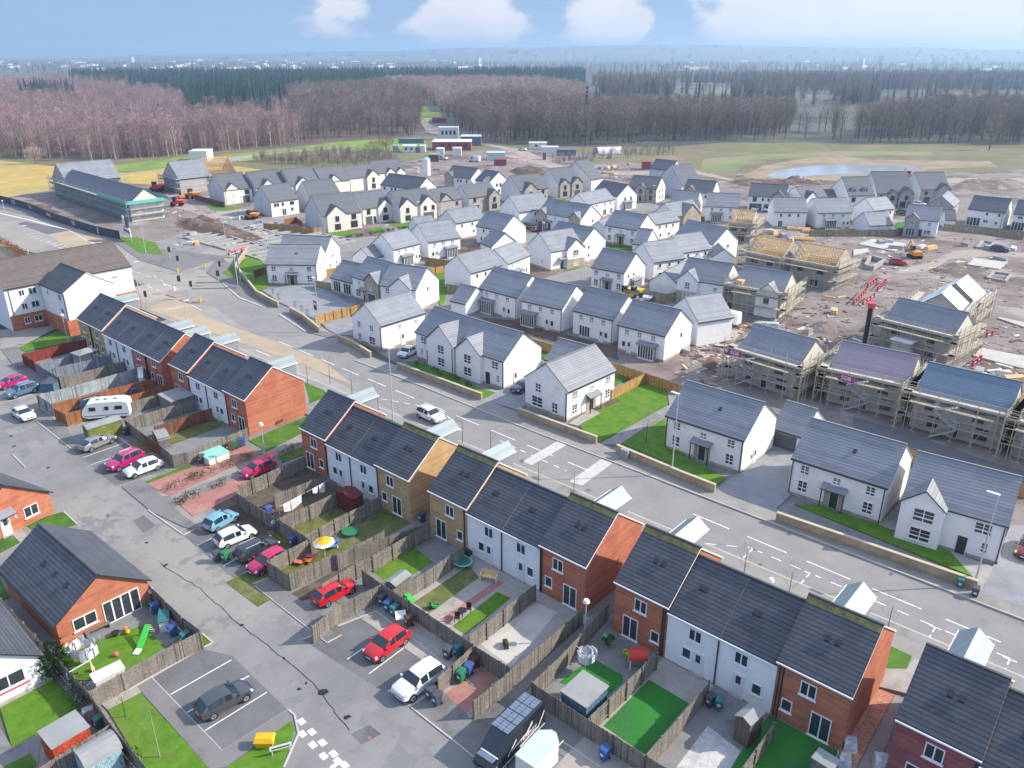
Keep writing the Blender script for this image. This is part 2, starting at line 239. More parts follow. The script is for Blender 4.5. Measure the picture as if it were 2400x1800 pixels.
# ---------------------------------------------------------------- mesh builder
CUBE = [(0, 3, 2, 1), (4, 5, 6, 7), (0, 1, 5, 4), (1, 2, 6, 5), (2, 3, 7, 6), (3, 0, 4, 7)]
class MB:
 def __init__(s): s.v = []; s.f = []; s.m = []; s.uv = []; s.mats = []
 def mi(s, m):
  if m not in s.mats: s.mats.append(m)
  return s.mats.index(m)
 def face(s, pts, m, uv=None):
  i = len(s.v); s.v += [tuple(p) for p in pts]; s.f.append(tuple(range(i, i + len(pts)))); s.m.append(s.mi(m))
  if uv is None:                            # metric uv: u along the first edge, v across it
   p = [Vector(q) for q in pts]; u = (p[1] - p[0])
   if u.length < 1e-6: u = p[2] - p[1]
   u.normalize(); nn = Vector((0, 0, 0))
   for a in range(len(p)): nn += p[a].cross(p[(a + 1) % len(p)])
   if nn.length < 1e-9: nn = Vector((0, 0, 1))
   vv = nn.normalized().cross(u); o = p[0]
   uv = [((q - o).dot(u), (q - o).dot(vv)) for q in p]
  s.uv += uv
  return s
 def hexa(s, b, t, m, mt=None):                # bottom 4 (ccw from above), top 4
  b = [Vector(q) for q in b]; t = [Vector(q) for q in t]; p = b + t
  for k, f in enumerate(CUBE): s.face([p[i] for i in f], (mt or m) if k == 1 else m)
  return s
 def box(s, x0, y0, z0, x1, y1, z1, m, mt=None):
  return s.hexa([(x0, y0, z0), (x1, y0, z0), (x1, y1, z0), (x0, y1, z0)], [(x0, y0, z1), (x1, y0, z1), (x1, y1, z1), (x0, y1, z1)], m, mt)
 def cyl(s, a, b, r0, r1=None, n=8, m='steel', caps=True):
  a = Vector(a); b = Vector(b); r1 = r0 if r1 is None else r1; d = (b - a).normalized()
  x = d.orthogonal().normalized(); y = d.cross(x)
  A = [a + (x * math.cos(6.28318 * k / n) + y * math.sin(6.28318 * k / n)) * r0 for k in range(n)]
  B = [b + (x * math.cos(6.28318 * k / n) + y * math.sin(6.28318 * k / n)) * r1 for k in range(n)]
  for k in range(n): j = (k + 1) % n; s.face([A[k], A[j], B[j], B[k]], m)
  if caps: s.face(B, m); s.face(A[::-1], m)
  return s
 def ball(s, c, rx, ry=None, rz=None, m='shrub', n=8, k=5, jit=0.):
  ry = ry or rx; rz = rz or rx; rows = []
  for i in range(k + 1):
   t = math.pi * i / k; row = []
   for j in range(n):
    p = 2 * math.pi * j / n; q = 1 + random.uniform(-jit, jit)
    row.append((c[0] + rx * q * math.sin(t) * math.cos(p), c[1] + ry * q * math.sin(t) * math.sin(p), c[2] + rz * q * math.cos(t)))
   rows.append(row)
  for i in range(k):
   for j in range(n): j2 = (j + 1) % n; s.face([rows[i][j], rows[i + 1][j], rows[i + 1][j2], rows[i][j2]], m)
  return s
 def poly(s, pts, z, m): return s.face([(p[0], p[1], z) for p in pts], m)
 def slab(s, pts, z0, z1, m, ms=None):         # extruded polygon
  n = len(pts); s.face([(p[0], p[1], z1) for p in pts], m)
  for i in range(n):
   a, b = pts[i], pts[(i + 1) % n]; s.face([(a[0], a[1], z0), (b[0], b[1], z0), (b[0], b[1], z1), (a[0], a[1], z1)], ms or m)
  return s
 def mesh(s, name, smooth=0):
  me = bpy.data.meshes.new(name); me.from_pydata(s.v, [], s.f)
  me.polygons.foreach_set('material_index', s.m)
  ul = me.uv_layers.new(name='UVMap'); flat = [c for q in s.uv for c in q]; ul.data.foreach_set('uv', flat)
  for m in s.mats: me.materials.append(MATS[m])
  if smooth:
   bm = bmesh.new(); bm.from_mesh(me); bmesh.ops.remove_doubles(bm, verts=bm.verts, dist=1e-4); bmesh.ops.recalc_face_normals(bm, faces=bm.faces); bm.to_mesh(me); bm.free()
   me.shade_smooth(); me.set_sharp_from_angle(angle=R(smooth))
  me.update(); return me
 def build(s, name, parent=None, smooth=0): return link(name, s.mesh(name, smooth), parent)
def link(name, me, parent=None, loc=None, rz=0):
 o = bpy.data.objects.new(name, me); col.objects.link(o)
 if parent: o.parent = parent
 if loc is not None: o.location = loc
 if rz: o.rotation_euler = (0, 0, rz)
 return o
def ccw(p):
 a = sum(p[i][0] * p[(i + 1) % len(p)][1] - p[(i + 1) % len(p)][0] * p[i][1] for i in range(len(p)))
 return p if a > 0 else p[::-1]
def tag(o, label=None, cat=None, group=None, kind=None):
 if label: o['label'] = label
 if cat: o['category'] = cat
 if group: o['group'] = group
 if kind: o['kind'] = kind
 return o
def thing(name, label, cat, loc=(0, 0, 0), rz=0., group=None):
 return tag(link(name, None, None, (loc[0], loc[1], loc[2] if len(loc) > 2 else 0.), rz), label, cat, group)
def copy_tree(o, parent=None):
 c = o.copy(); col.objects.link(c)
 if parent: c.parent = parent
 for ch in list(o.children): copy_tree(ch, c)
 return c
GN = [0]
def ground(name, pts, z, m, kind='structure', z0=None, label=None):
 b = MB(); pts = ccw(pts); GN[0] = (GN[0] + 1) % 19; z += .0003 * GN[0]
 if z0 is None: b.poly(pts, z, m)
 else: b.slab(pts, z0, z, m)
 return tag(b.build(name), label, None, None, kind)
def strip(pts, wd):                               # polyline -> ribbon polygon
 L = []; Rr = []
 for i, p in enumerate(pts):
  a = pts[max(0, i - 1)]; b = pts[min(len(pts) - 1, i + 1)]; d = (Vector(b) - Vector(a)).normalized(); n = Vector((-d.y, d.x)) * wd / 2
  L.append(Vector(p) + n); Rr.append(Vector(p) - n)
 return L + Rr[::-1]
def quads(name, quadlist, z, m, kind='structure'):
 b = MB()
 for q in quadlist: b.poly(ccw(q), z, m)
 return tag(b.build(name), None, None, None, kind)
def dash(pts, wd, on, off, z=0.):
 out = [];
 for a, b in zip(pts, pts[1:]):
  a = Vector(a); b = Vector(b); L = (b - a).length; d = (b - a) / L; n = Vector((-d.y, d.x)) * wd / 2; t = 0
  while t < L:
   e = min(t + on, L); p = a + d * t; q = a + d * e; out.append([p + n, p - n, q - n, q + n]); t += on + off
 return out
# ================================================================ THE GROUND
ground('ground', [(-16000, -3000), (9000, -3000), (9000, 16000), (-16000, 16000)], -.02, 'far_land')
def gz(name, k, pts, z, m, **kw): return ground(name, gs(k, pts), z, m, **kw)
gz('rough_grassland', 'P', [(-900, 420), (-60, 372), (140, 372), (260, 375), (420, 362), (540, 352), (720, 345), (960, 322), (1150, 338), (1380, 345), (1560, 345), (1700, 334), (2000, 335), (2400, 340), (3000, 345),
 (3400, 420), (3000, 760), (2450, 700), (2000, 520), (1600, 420), (1250, 430), (1000, 420), (700, 420), (300, 440), (-200, 520), (-900, 560)], .0, 'rough_grass')
gz('woodland_floor', 'P', [(-900, 410), (-60, 372), (140, 372), (260, 375), (420, 362), (540, 352), (720, 345), (960, 322), (990, 305), (1000, 288), (1000, 230), (1200, 190), (700, 165), (200, 178), (-300, 200), (-900, 260)], .01, 'wood_floor')
gz('straw_field', 'P', [(-500, 440), (0, 376), (134, 391), (123, 446), (22, 462), (-300, 520)], .02, 'straw_field')
gz('straw_field', 'P', [(225, 404), (300, 405), (400, 392), (560, 390), (640, 402), (720, 392), (660, 420), (520, 440), (380, 434), (262, 428)], .02, 'straw_field')
gz('green_field', 'P', [(207, 394), (300, 384), (455, 366), (540, 366), (545, 380), (420, 390), (270, 402), (215, 402)], .03, 'green_field')
gz('green_field', 'P', [(520, 362), (600, 356), (800, 332), (985, 322), (1000, 336), (950, 352), (840, 354), (700, 366), (560, 378)], .03, 'green_field')
gz('green_field', 'P', [(0, 347), (60, 350), (62, 358), (0, 366)], .03, 'green_field')
gz('field_track', 'P', [(480, 378), (545, 368), (640, 357), (835, 340), (835, 342), (640, 361), (560, 376), (520, 382), (485, 382)], .05, 'dirt_track')
gz('green_field', 'P', [(980, 248), (1000, 250), (1010, 262), (1030, 263), (1036, 272), (1020, 280), (988, 284), (978, 262)], .05, 'green_field')
gz('access_road', 'P', [(985, 284), (1005, 276), (1005, 290), (1040, 305), (1130, 335), (1230, 352), (1330, 395), (1290, 395), (1180, 350), (1060, 324), (1000, 310)], .09, 'dirt_track')
gz('green_field', 'P', [(1640, 398), (1650, 372), (1800, 362), (1980, 354), (2180, 356), (2190, 364), (1960, 366), (1760, 376), (1720, 405), (1650, 408)], .03, 'olive_field')
gz('reed_bank', 'P', [(1740, 412), (1790, 388), (1870, 374), (1950, 362), (2040, 374), (2160, 376), (2320, 378), (2340, 392), (2180, 396), (2140, 410), (2000, 425), (1850, 424), (1780, 424)], .04, 'reeds')
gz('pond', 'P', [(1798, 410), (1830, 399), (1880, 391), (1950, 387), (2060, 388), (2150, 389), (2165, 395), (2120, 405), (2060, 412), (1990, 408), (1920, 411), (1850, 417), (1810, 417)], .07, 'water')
gz('building_site_ground', 'P', [(22, 462), (123, 446), (134, 400), (260, 428), (380, 434), (520, 440), (660, 420), (840, 385), (1010, 372), (1130, 350), (1300, 352), (1560, 372), (1640, 398), (1730, 422), (1850, 428), (2010, 425), (2150, 410), (2400, 398),
 (2900, 420), (3300, 1500), (2400, 1290), (1700, 1010), (1500, 880), (1290, 760), (1000, 640), (640, 640), (440, 590), (290, 560), (60, 480)], .05, 'mud')
gz('haul_road', 'P', [(2400, 440), (2160, 425), (2150, 418), (2400, 418)], .07, 'dirt_track')
gz('haul_road', 'K', [(600, 170), (980, 90), (1150, 0), (1250, -60), (1500, -75), (2000, -60), (2300, -20), (2300, 20), (1900, 0), (1560, 20), (1250, 50), (1120, 130), (900, 210), (560, 230)], .07, 'dirt_track')
gz('haul_road', 'J', [(-420, 690), (0, 620), (300, 700), (560, 740), (380, 880), (0, 900), (-400, 800)], .07, 'dirt_track')
gz('haul_road', '10', [(1100, 1000), (1300, 1040), (1600, 1110), (2000, 1110), (2212, 1100), (2212, 1120), (1900, 1135), (1560, 1130), (1280, 1070), (1050, 1010)], .07, 'dirt_track')
gz('haul_road', '20', [(0, 1085), (340, 1165), (300, 1172), (0, 1110)], .07, 'dirt_track')
AS = 'asphalt_lane'
gz('estate_road', 'P', [(430, 545), (560, 500), (640, 492), (690, 505), (760, 552), (800, 560), (1010, 545), (1060, 530), (1110, 520), (1120, 535), (1010, 562), (870, 590), (700, 598), (560, 630), (470, 660), (400, 640), (300, 600)], .09, AS)
gz('estate_road', 'P', [(1110, 520), (1290, 505), (1300, 545), (1360, 540), (1370, 570), (1220, 580), (1130, 555)], .09, AS)
gz('estate_road', 'G', [(1460, 640), (2040, 480), (2420, 500), (2700, 560), (2700, 640), (2100, 760), (1850, 790)], .1, AS)
gz('estate_road', 'I', [(700, 1000), (1250, 980), (1700, 1060), (1850, 1230), (1700, 1330), (1320, 1210), (1180, 1060), (700, 1080)], .1, 'asphalt_dark')
gz('estate_road', 'C', [(1560, 760), (2212, 700), (2260, 760), (1900, 860), (1500, 860)], .1, AS)
gz('estate_road', 'D', [(780, 830), (1170, 830), (1180, 960), (800, 960)], .1, AS)
gz('estate_road', 'E', [(600, 760), (950, 760), (960, 840), (620, 900)], .1, AS)
gz('estate_road', 'A', [(130, 700), (480, 900), (900, 830), (1080, 840), (900, 950), (560, 960), (0, 800)], .09, 'dirt_track')
gz('main_road', 'P', [(-400, 480), (0, 491), (75, 505), (175, 532), (255, 560), (325, 600), (370, 616), (560, 575), (600, 600), (470, 632), (560, 685), (690, 748), (840, 800), (898, 874), (1095, 952), (1335, 1043), (1600, 1153), (1806, 1232), (2262, 1413), (2400, 1470), (2900, 1670), (2900, 1900),
 (2200, 1550), (1654, 1276), (1240, 1060), (900, 915), (600, 790), (300, 650), (150, 610), (20, 580), (-400, 560)], .12, 'asphalt_road')
ZR = .124
gz('carriageway', 'P', [(560, 680), (690, 748), (898, 874), (1095, 952), (1335, 1043), (1600, 1153), (1806, 1232), (2262, 1413), (2400, 1470), (2900, 1670), (2900, 1880), (2400, 1610), (1900, 1400), (1660, 1295), (1300, 1140), (1060, 1025), (920, 960), (760, 880), (600, 790), (500, 720)], ZR, 'asphalt_lane')
gz('buff_surfacing', 'P', [(115, 551), (165, 541), (200, 540), (230, 550), (282, 592), (205, 606), (170, 590)], ZR, 'asphalt_buff')
gz('buff_surfacing', 'P', [(345, 725), (420, 690), (480, 745), (640, 800), (760, 850), (830, 905), (690, 850), (520, 790)], ZR + .004, 'asphalt_buff')
gz('dark_patch', 'P', [(60, 520), (165, 541), (110, 550), (40, 525)], ZR, 'asphalt_dark')
ground('road_margin', [(-165, 62.2), (15, 62.2), (15, 66), (-60, 68), (-165, 76)], .1, 'asphalt_road')
YN = lambda x: 70.35 - .0085 * (x + 20) if x > -70 else 71.3 + (-70 - x) * .012
def band(xs, f0, f1): return [(x, f0(x)) for x in xs] + [(x, f1(x)) for x in reversed(xs)]
XS = [15, 0, -20, -40, -60, -80, -96]
k_n = ground('pavement', band(XS, lambda x: YN(x) + .12, lambda x: YN(x) + 2.9), .24, 'pavement', z0=0)
ground('kerb', band(XS, YN, lambda x: YN(x) + .15), .245, 'kerb', z0=0)
XS2 = [15, 0, -20, -40, -60, -80, -100, -120, -138]
ground('pavement', band(XS2, lambda x: 54.6, lambda x: 62.4), .24, 'pavement', z0=0)
ground('kerb', band(XS2, lambda x: 62.4, lambda x: 62.56), .245, 'kerb', z0=0)
gz('pavement', 'F', [(-480, 330), (-300, 480), (0, 860), (270, 985), (290, 990), (80, 990), (-200, 880), (-420, 700), (-640, 560)], .22, 'pavement_dark', z0=0)
gz('kerb', 'F', [(80, 990), (-200, 880), (-420, 700), (-450, 690), (-220, 890), (80, 1004)], .23, 'kerb', z0=0)
gz('pavement', 'F', [(310, 1080), (440, 1040), (820, 1310), (1000, 1345), (1040, 1400), (930, 1400), (650, 1330)], .22, 'pavement_dark', z0=0)
gz('kerb', 'F', [(300, 1105), (310, 1085), (650, 1320), (645, 1333)], .23, 'kerb', z0=0)
gz('pavement', 'P', [(-60, 487), (0, 490), (120, 520), (180, 532), (255, 560), (330, 612), (420, 640), (520, 606), (560, 606), (420, 590), (330, 580), (270, 545), (200, 520), (100, 500), (0, 468)], .2, 'pavement_dark', z0=0)
gz('traffic_island', '01', [(1075, 258), (1120, 232), (1215, 228), (1255, 240), (1235, 258), (1140, 275)], .26, 'pavement', z0=0)
gz('traffic_island', '01', [(1165, 292), (1210, 270), (1310, 265), (1362, 280), (1340, 298), (1230, 312)], .26, 'pavement', z0=0)
quads('crossing_ramp', [[(-39.2, 64.6), (-37, 64.6), (-37, 70.2), (-39.2, 70.2)], [(-33.6, 64.4), (-31.4, 64.4), (-31.4, 70.1), (-33.6, 70.1)]], ZR + .008, 'worn_paint') if 0 else None
gz('crossing_ramp', '11', [(1175, 1338), (1235, 1362), (1470, 1225), (1400, 1205)], ZR + .008, 'worn_paint')
gz('crossing_ramp', '11', [(1475, 1468), (1560, 1495), (1755, 1350), (1685, 1322)], ZR + .008, 'worn_paint')
cl_ = [(-113, 68.9), (-94, 68.4), (-70, 67.6), (-40, 66.9), (-34, 66.7), (-5, 65.85), (10, 65.4)]
dq = [q for q in dash([(-95, 68.35), (-44.5, 67.0)], .13, 4.3, 2.1)] + dash([(-33.2, 66.75), (10, 65.5)], .13, 4.2, 2.0) + dash([(-113, 68.9), (-97, 68.45)], .13, 4., 2.2)
quads('road_markings', dq, ZR + .012, 'road_paint')
bq = dash([(-25.6, 64.9), (8, 63.9)], .12, 1., .95) + dash([(-60, 66.), (-49, 65.3)], .12, .9, .9)
for x in (-25.6, -19.8, -14.4, -8.8, -3.2):
 y = 64.9 - (x + 25.6) * .035; bq += [[(x - .06, y - 2.), (x + .06, y - 2.), (x + .06, y - 1.3), (x - .06, y - 1.3)], [(x - .06, y - .8), (x + .06, y - .8), (x + .06, y), (x - .06, y)], [(x - .5, y - .06), (x + .5, y - .06), (x + .5, y + .06), (x - .5, y + .06)]]
bq += dash(gs('22', [(150, 212), (440, 240)]), .12, 1., 1.)
bq += dash(gs('11', [(260, 930), (500, 975), (650, 1010), (740, 1090), (780, 1140)]), .12, 1., .8)
quads('bay_markings', bq, ZR + .012, 'road_paint')
mq = []
for a in ([(60, 500), (0, 491)], ): pass
for k, pts, wd in (('00', [(0, 1385), (200, 1430), (330, 1465), (440, 1490)], .5), ('00', [(440, 1490), (560, 1560), (760, 1640)], .15), ('T', [(1300, 50), (1545, 185)], .15), ('T', [(1260, 280), (1700, 225)], .3),
     ('01', [(230, 160), (420, 90)], .12), ('01', [(1060, 355), (1240, 320), (1310, 360)], .12), ('01', [(1060, 180), (1210, 240)], .12), ('F', [(0, 1560), (180, 1640)], .15)):
 mq += dash(gs(k, pts), wd, 40, .1)
for k, pts in (('T', [(1460, 410), (1560, 460)]), ('T', [(1600, 475), (1710, 520)]), ('T', [(1760, 560), (1900, 600)]), ('T', [(1900, 610), (2080, 690)]), ('T', [(1520, 325), (1740, 430)]), ('T', [(1780, 440), (1960, 510)]), ('T', [(2110, 590), (2212, 640)]),
    ('01', [(900, 180), (1040, 235)]), ('01', [(790, 60), (870, 110)]), ('01', [(700, 80), (830, 150)]), ('01', [(1000, 130), (1100, 200)]), ('T', [(620, 40), (1000, 240)]), ('T', [(1100, 20), (1400, 150)])):
 mq += dash(gs(k, pts), .13, 2.2, 2.2)
for i in range(9): a = g('T', 330 + 62 * i, -40 + 24 * i); b = g('T', 430 + 62 * i, -60 + 22 * i); mq += dash([a, b], .2, 40, 1)
quads('road_markings', mq, ZR + .016, 'road_paint')
# ---- near side: the parking street behind the terraces
gz('street', 'P', [(-250, 900), (0, 812), (70, 870), (150, 905), (620, 1330), (900, 1560), (1130, 1760), (1500, 1950), (1500, 2300), (600, 2500), (60, 1850), (30, 1700), (-10, 1400), (-250, 1200)], .02, 'asphalt_street')
gz('parking_bay', 'R', [(920, 1400), (1560, 1250), (2020, 1600), (2100, 1680), (1500, 1880)], .026, 'asphalt_dark')
gz('parking_bay', '02', [(1190, 155), (1320, 85), (1560, 40), (1740, 180), (2000, 400), (1640, 480), (1500, 420)], .026, 'asphalt_dark')
gz('parking_bay', '12', [(-250, 830), (200, 650), (440, 760), (740, 990), (450, 1260), (170, 1100)], .026, 'asphalt_dark')
gz('parking_bay', '02', [(985, 1080), (1310, 890), (1500, 930), (1860, 1280), (1440, 1550)], .026, 'asphalt_dark')
bay = []
for k, a, b in (('R', (1070, 1510), (1600, 1325)), ('R', (1180, 1605), (1740, 1405)), ('R', (40, 470), (230, 425)), ('R', (110, 780), (420, 690)), ('02', (1280, 218), (1420, 148)), ('02', (1370, 282), (1460, 232)), ('02', (1450, 352), (1540, 298)), ('02', (1540, 420), (1620, 375)), ('02', (1105, 1185), (1500, 960)),
    ('02', (1215, 1300), (1615, 1062)), ('02', (1330, 1418), (1730, 1170)), ('12', (40, 955), (140, 885)), ('12', (180, 1050), (465, 838)), ('12', (305, 1165), (400, 1095)), ('12', (545, 1000), (610, 930)), ('12', (1430, 1659), (1520, 1570)), ('12', (1560, 1720), (1620, 1640))):
 bay += dash(gs(k, [a, b]), .11, 40, 1)
quads('parking_lines', bay, .034, 'bay_paint')
kl = []
for k, pts in (('R', [(460, 1030), (930, 1400), (1040, 1370)]), ('R', [(530, 870), (850, 1100), (950, 1090)]), ('R', [(1540, 1250), (2100, 1650)]), ('02', [(960, -10), (1190, 152), (1320, 88)]), ('02', [(1650, 480), (2120, 850), (2212, 800)]), ('02', [(1640, 470), (1740, 430)]), ('02', [(985, 1080), (1440, 1555), (1870, 1285), (1910, 1320), (1935, 1440), (1840, 1659)]),
    ('12', [(230, 650), (860, 1130)]), ('12', [(-250, 830), (230, 645)]), ('12', [(455, 1270), (860, 1590)]), ('12', [(455, 1265), (560, 1190)]), ('12', [(735, 1485), (860, 1370)]), ('12', [(1430, 1490), (1680, 1659)]), ('R', [(20, 120), (240, 280)]), ('02', [(670, 1250), (1310, 885), (1380, 850), (1310, 790)]), ('02', [(905, 1150), (1370, 1659)]), ('R', [(160, 1470), (330, 1640)]), ('02', [(415, 0), (500, 80)])):
 kl += dash(gs(k, pts), .13, 40, 1)
kb = MB()
for q in kl: kb.slab(ccw([tuple(p) for p in q]), 0, .1, 'kerb')
tag(kb.build('kerb_line'), None, None, None, 'structure')
gw = dash(gs('02', [(1940, 1345), (2250, 1659)]), .45, .62, .75) + dash(gs('02', [(1945, 1425), (2170, 1659)]), .45, .62, .75) + dash(gs('12', [(-40, 1600), (60, 1690)]), .45, .62, .75)
quads('give_way_markings', gw, .036, 'road_paint')
for k, pts, m in (('02', [(1180, 480), (1290, 420), (1420, 520), (1310, 590)], 'asphalt_lane'), ('02', [(860, 60), (930, 20), (1010, 90), (930, 140)], 'asphalt_dark'), ('R', [(330, 1330), (480, 1290), (640, 1420), (480, 1480)], 'asphalt_lane'), ('R', [(60, 1150), (260, 1100), (330, 1160), (120, 1220)], 'asphalt_lane'), ('12', [(60, 1440), (180, 1380), (260, 1440), (130, 1510)], 'asphalt_dark'), ('02', [(1900, 700), (2010, 640), (2130, 740), (2010, 800)], 'asphalt_lane')): gz('tarmac_patch', k, pts, .0235, m)
for k, x, y in (('12', 180, 1465), ('12', 345, 1455), ('02', 700, 25), ('R', 300, 1500), ('22', 500, 350), ('22', 1205, 655), ('11', 1170, 1335), ('11', 1600, 1525), ('22', 690, 150), ('22', 1350, 410)): c = g(k, x, y); gz('drain_cover', k, [(x - 16, y - 4), (x + 4, y - 13), (x + 18, y + 3), (x - 4, y + 13)], .15 if k in ('22', '11') else .037, 'red_paving' if k == '12' else 'asphalt_dark')
st = MB(); pts = gs('02', [(1040, 330), (1090, 370), (1300, 500), (1560, 735), (1840, 950), (2030, 1110), (2160, 1290), (2270, 1420)])
for a, b in zip(pts, pts[1:]):
 n = max(2, int((b - a).length / .7)); p0 = a
 for i in range(1, n + 1):
  p1 = a.lerp(b, i / n) + Vector((random.uniform(-.1, .1), random.uniform(-.1, .1)))
  d = (p1 - p0).normalized(); q = Vector((-d.y, d.x)) * .035; st.poly([p0 + q, p0 - q, p1 - q, p1 + q], .031, 'plastic_black'); p0 = p1
for k, x, y, s in (('02', 1075, 345, .3), ('02', 1565, 735, .28), ('02', 2095, 1170, .45), ('02', 1985, 1110, .2), ('02', 1840, 950, .2), ('02', 950, 200, .22), ('02', 1940, 1150, .2), ('R', 145, 1232, .28), ('R', 180, 1362, .3), ('R', 625, 1640, .3), ('12', 40, 1330, .3)):
 c = g(k, x, y); st.poly(ccw([(c.x + s * math.cos(t * .9) * random.uniform(.5, 1.1), c.y + s * math.sin(t * .9) * random.uniform(.5, 1.1)) for t in range(7)]), .032, 'plastic_black')
MATS['plastic_black'].name = 'plastic_black'
tag(st.build('tar_marks'), None, None, None, 'structure')
gz('pavement', 'R', [(0, 110), (230, 70), (330, 240), (460, 390), (640, 620), (420, 560), (200, 340), (20, 125)], .1, 'pavement_dark', z0=0)
gz('pavement', '01', [(230, 1065), (470, 1250), (500, 1235), (430, 1110), (260, 985)], .1, 'pavement_dark', z0=0)
gz('pavement', '02', [(1650, 480), (1740, 430), (2212, 760), (2212, 800), (2120, 848)], .1, 'pavement_dark', z0=0)
gz('pavement', '12', [(455, 1265), (640, 1150), (850, 1360), (735, 1485)], .1, 'pavement_dark', z0=0)
gz('pavement', '02', [(985, 1080), (890, 1140), (1370, 1680), (1460, 1659), (1780, 1440), (1900, 1355), (1865, 1285), (1440, 1552)], .1, 'pavement_dark', z0=0)
gz('pavement', '01', [(790, 1500), (920, 1450), (1060, 1570), (1180, 1680), (1350, 1800), (1190, 1760), (980, 1659)], .1, 'pavement_dark', z0=0)
gz('footpath', '12', [(735, 1485), (865, 1345), (1590, 760), (1720, 620), (1740, 600), (1760, 650), (1240, 1110), (1060, 1330), (860, 1590)], .1, 'pavement_dark', z0=0)
gz('footpath', '01', [(930, 1560), (1100, 1560), (1560, 1390), (1720, 1310), (1950, 1210), (1990, 1180), (1960, 1120), (1720, 1240), (1600, 1330), (1130, 1500)], .06, 'pavement', z0=0)
gz('driveway', '01', [(940, 1475), (1240, 1375), (1580, 1235), (1690, 1290), (1100, 1560)], .07, 'red_paving', z0=0)
gz('driveway', '01', [(1160, 1610), (1560, 1430), (1640, 1470), (1500, 1570), (1250, 1690)], .07, 'red_paving', z0=0)
gz('verge', '01', [(935, 1468), (1245, 1345), (1250, 1365), (950, 1480)], .1, 'grass', z0=0)
gz('verge', '01', [(1615, 1200), (1990, 1040), (1960, 1150), (1730, 1270)], .1, 'grass', z0=0)
gz('verge', '01', [(1815, 1300), (1960, 1240), (1970, 1290), (1830, 1340)], .1, 'grass', z0=0)
gz('verge', '01', [(1975, 830), (2100, 880), (2130, 920), (2010, 965)], .27, 'grass', z0=0)
gz('verge', '11', [(280, 1055), (400, 1110), (380, 1130), (270, 1080)], .27, 'grass', z0=0)
gz('verge', '22', [(1310, 870), (1480, 950), (1450, 1030), (1270, 1025)], .28, 'grass', z0=0)
gz('verge', '22', [(210, 385), (560, 545), (750, 640), (740, 655), (540, 560), (200, 400)], .27, 'grass', z0=0)
gz('verge', '11', [(1180, 1465), (1420, 1580), (1410, 1600), (1180, 1490)], .27, 'grass', z0=0)
gz('front_path', '22', [(1250, 1030), (1440, 1040), (1495, 960), (1530, 980), (1440, 1190), (1240, 1140)], .26, 'slabs', z0=0)
gz('gravel_bed', '22', [(1230, 1135), (1370, 1190), (1120, 1670), (1000, 1670), (1000, 1500), (1150, 1350)], .1, 'red_gravel', z0=0)
gz('footpath', '22', [(1375, 1190), (1420, 1215), (1330, 1500), (1230, 1680), (1130, 1670)], .08, 'pavement', z0=0)
gz('lawn', '02', [(0, 1270), (350, 1090), (480, 1230), (520, 1290), (250, 1440), (80, 1530)], .08, 'grass_lush', z0=0)
gz('garden_path', '02', [(0, 1240), (320, 1080), (350, 1090), (0, 1275)], .085, 'slabs', z0=0)
gz('garden_path', '02', [(0, 1400), (80, 1530), (270, 1430), (240, 1700), (0, 1800)], .07, 'slabs_grey', z0=0)
gz('lawn', '02', [(20, 1659), (200, 1570), (240, 1640), (200, 1720)], .09, 'grass', z0=0)
gz('lawn', 'O', [(700, 1190), (920, 1090), (1200, 1150), (1850, 930), (2150, 1200), (1500, 1620), (1000, 1640)], .085, 'grass_lush', z0=0)
gz('patio', 'O', [(740, 1180), (1840, 640), (2000, 700), (2400, 1040), (2150, 1210), (1840, 930), (1180, 1150), (920, 1085)], .08, 'slabs_grey', z0=0)
gz('verge', '02', [(700, 1290), (915, 1180), (1370, 1680), (950, 1700)], .12, 'grass_lush', z0=0)
gz('slab_path', '02', [(655, 1245), (890, 1140), (915, 1175), (700, 1290)], .12, 'slabs', z0=0)
gz('verge', '02', [(1450, 1680), (1890, 1360), (1910, 1420), (1830, 1670)], .13, 'grass_lush', z0=0)
gz('verge', '02', [(1310, 790), (1380, 850), (1320, 880)], .08, 'grass', z0=0)
gz('verge', '01', [(110, 600), (420, 470), (470, 555), (160, 620)], .08, 'grass_lush', z0=0)
gz('pavement', '01', [(0, 480), (200, 470), (420, 440), (110, 600), (160, 625), (0, 680)], .06, 'pavement', z0=0)
gz('lawn', '02', [(0, 110), (130, 200), (0, 270)], .08, 'grass', z0=0)
gz('lawn', '02', [(140, 70), (420, 0), (500, 85), (250, 140)], .08, 'grass', z0=0)
gz('lawn', '02', [(30, 100), (110, 80), (170, 150), (130, 200)], .086, 'slabs', z0=0)
gz('lawn', '02', [(0, 430), (60, 560), (-120, 620)], .08, 'grass', z0=0)
def plot(name, k, pts, m): return gz(name, k, pts, .06, m, z0=0)
for x0, x1, m in ((-135, -126, 'slabs_grey'), (-126, -121, 'slabs_grey'), (-121, -116.5, 'soil'), (-116.5, -112, 'slabs_grey'), (-112, -107, 'slabs_grey'), (-104.3, -99, 'slabs_grey'), (-99, -94.5, 'slabs_grey'), (-94.5, -90, 'lawn_worn'), (-90, -84, 'slabs_grey')):
 ground('garden', [(x0, 34.5), (x1, 34.5), (x1, 46), (x0, 46)], .05, m, z0=0)
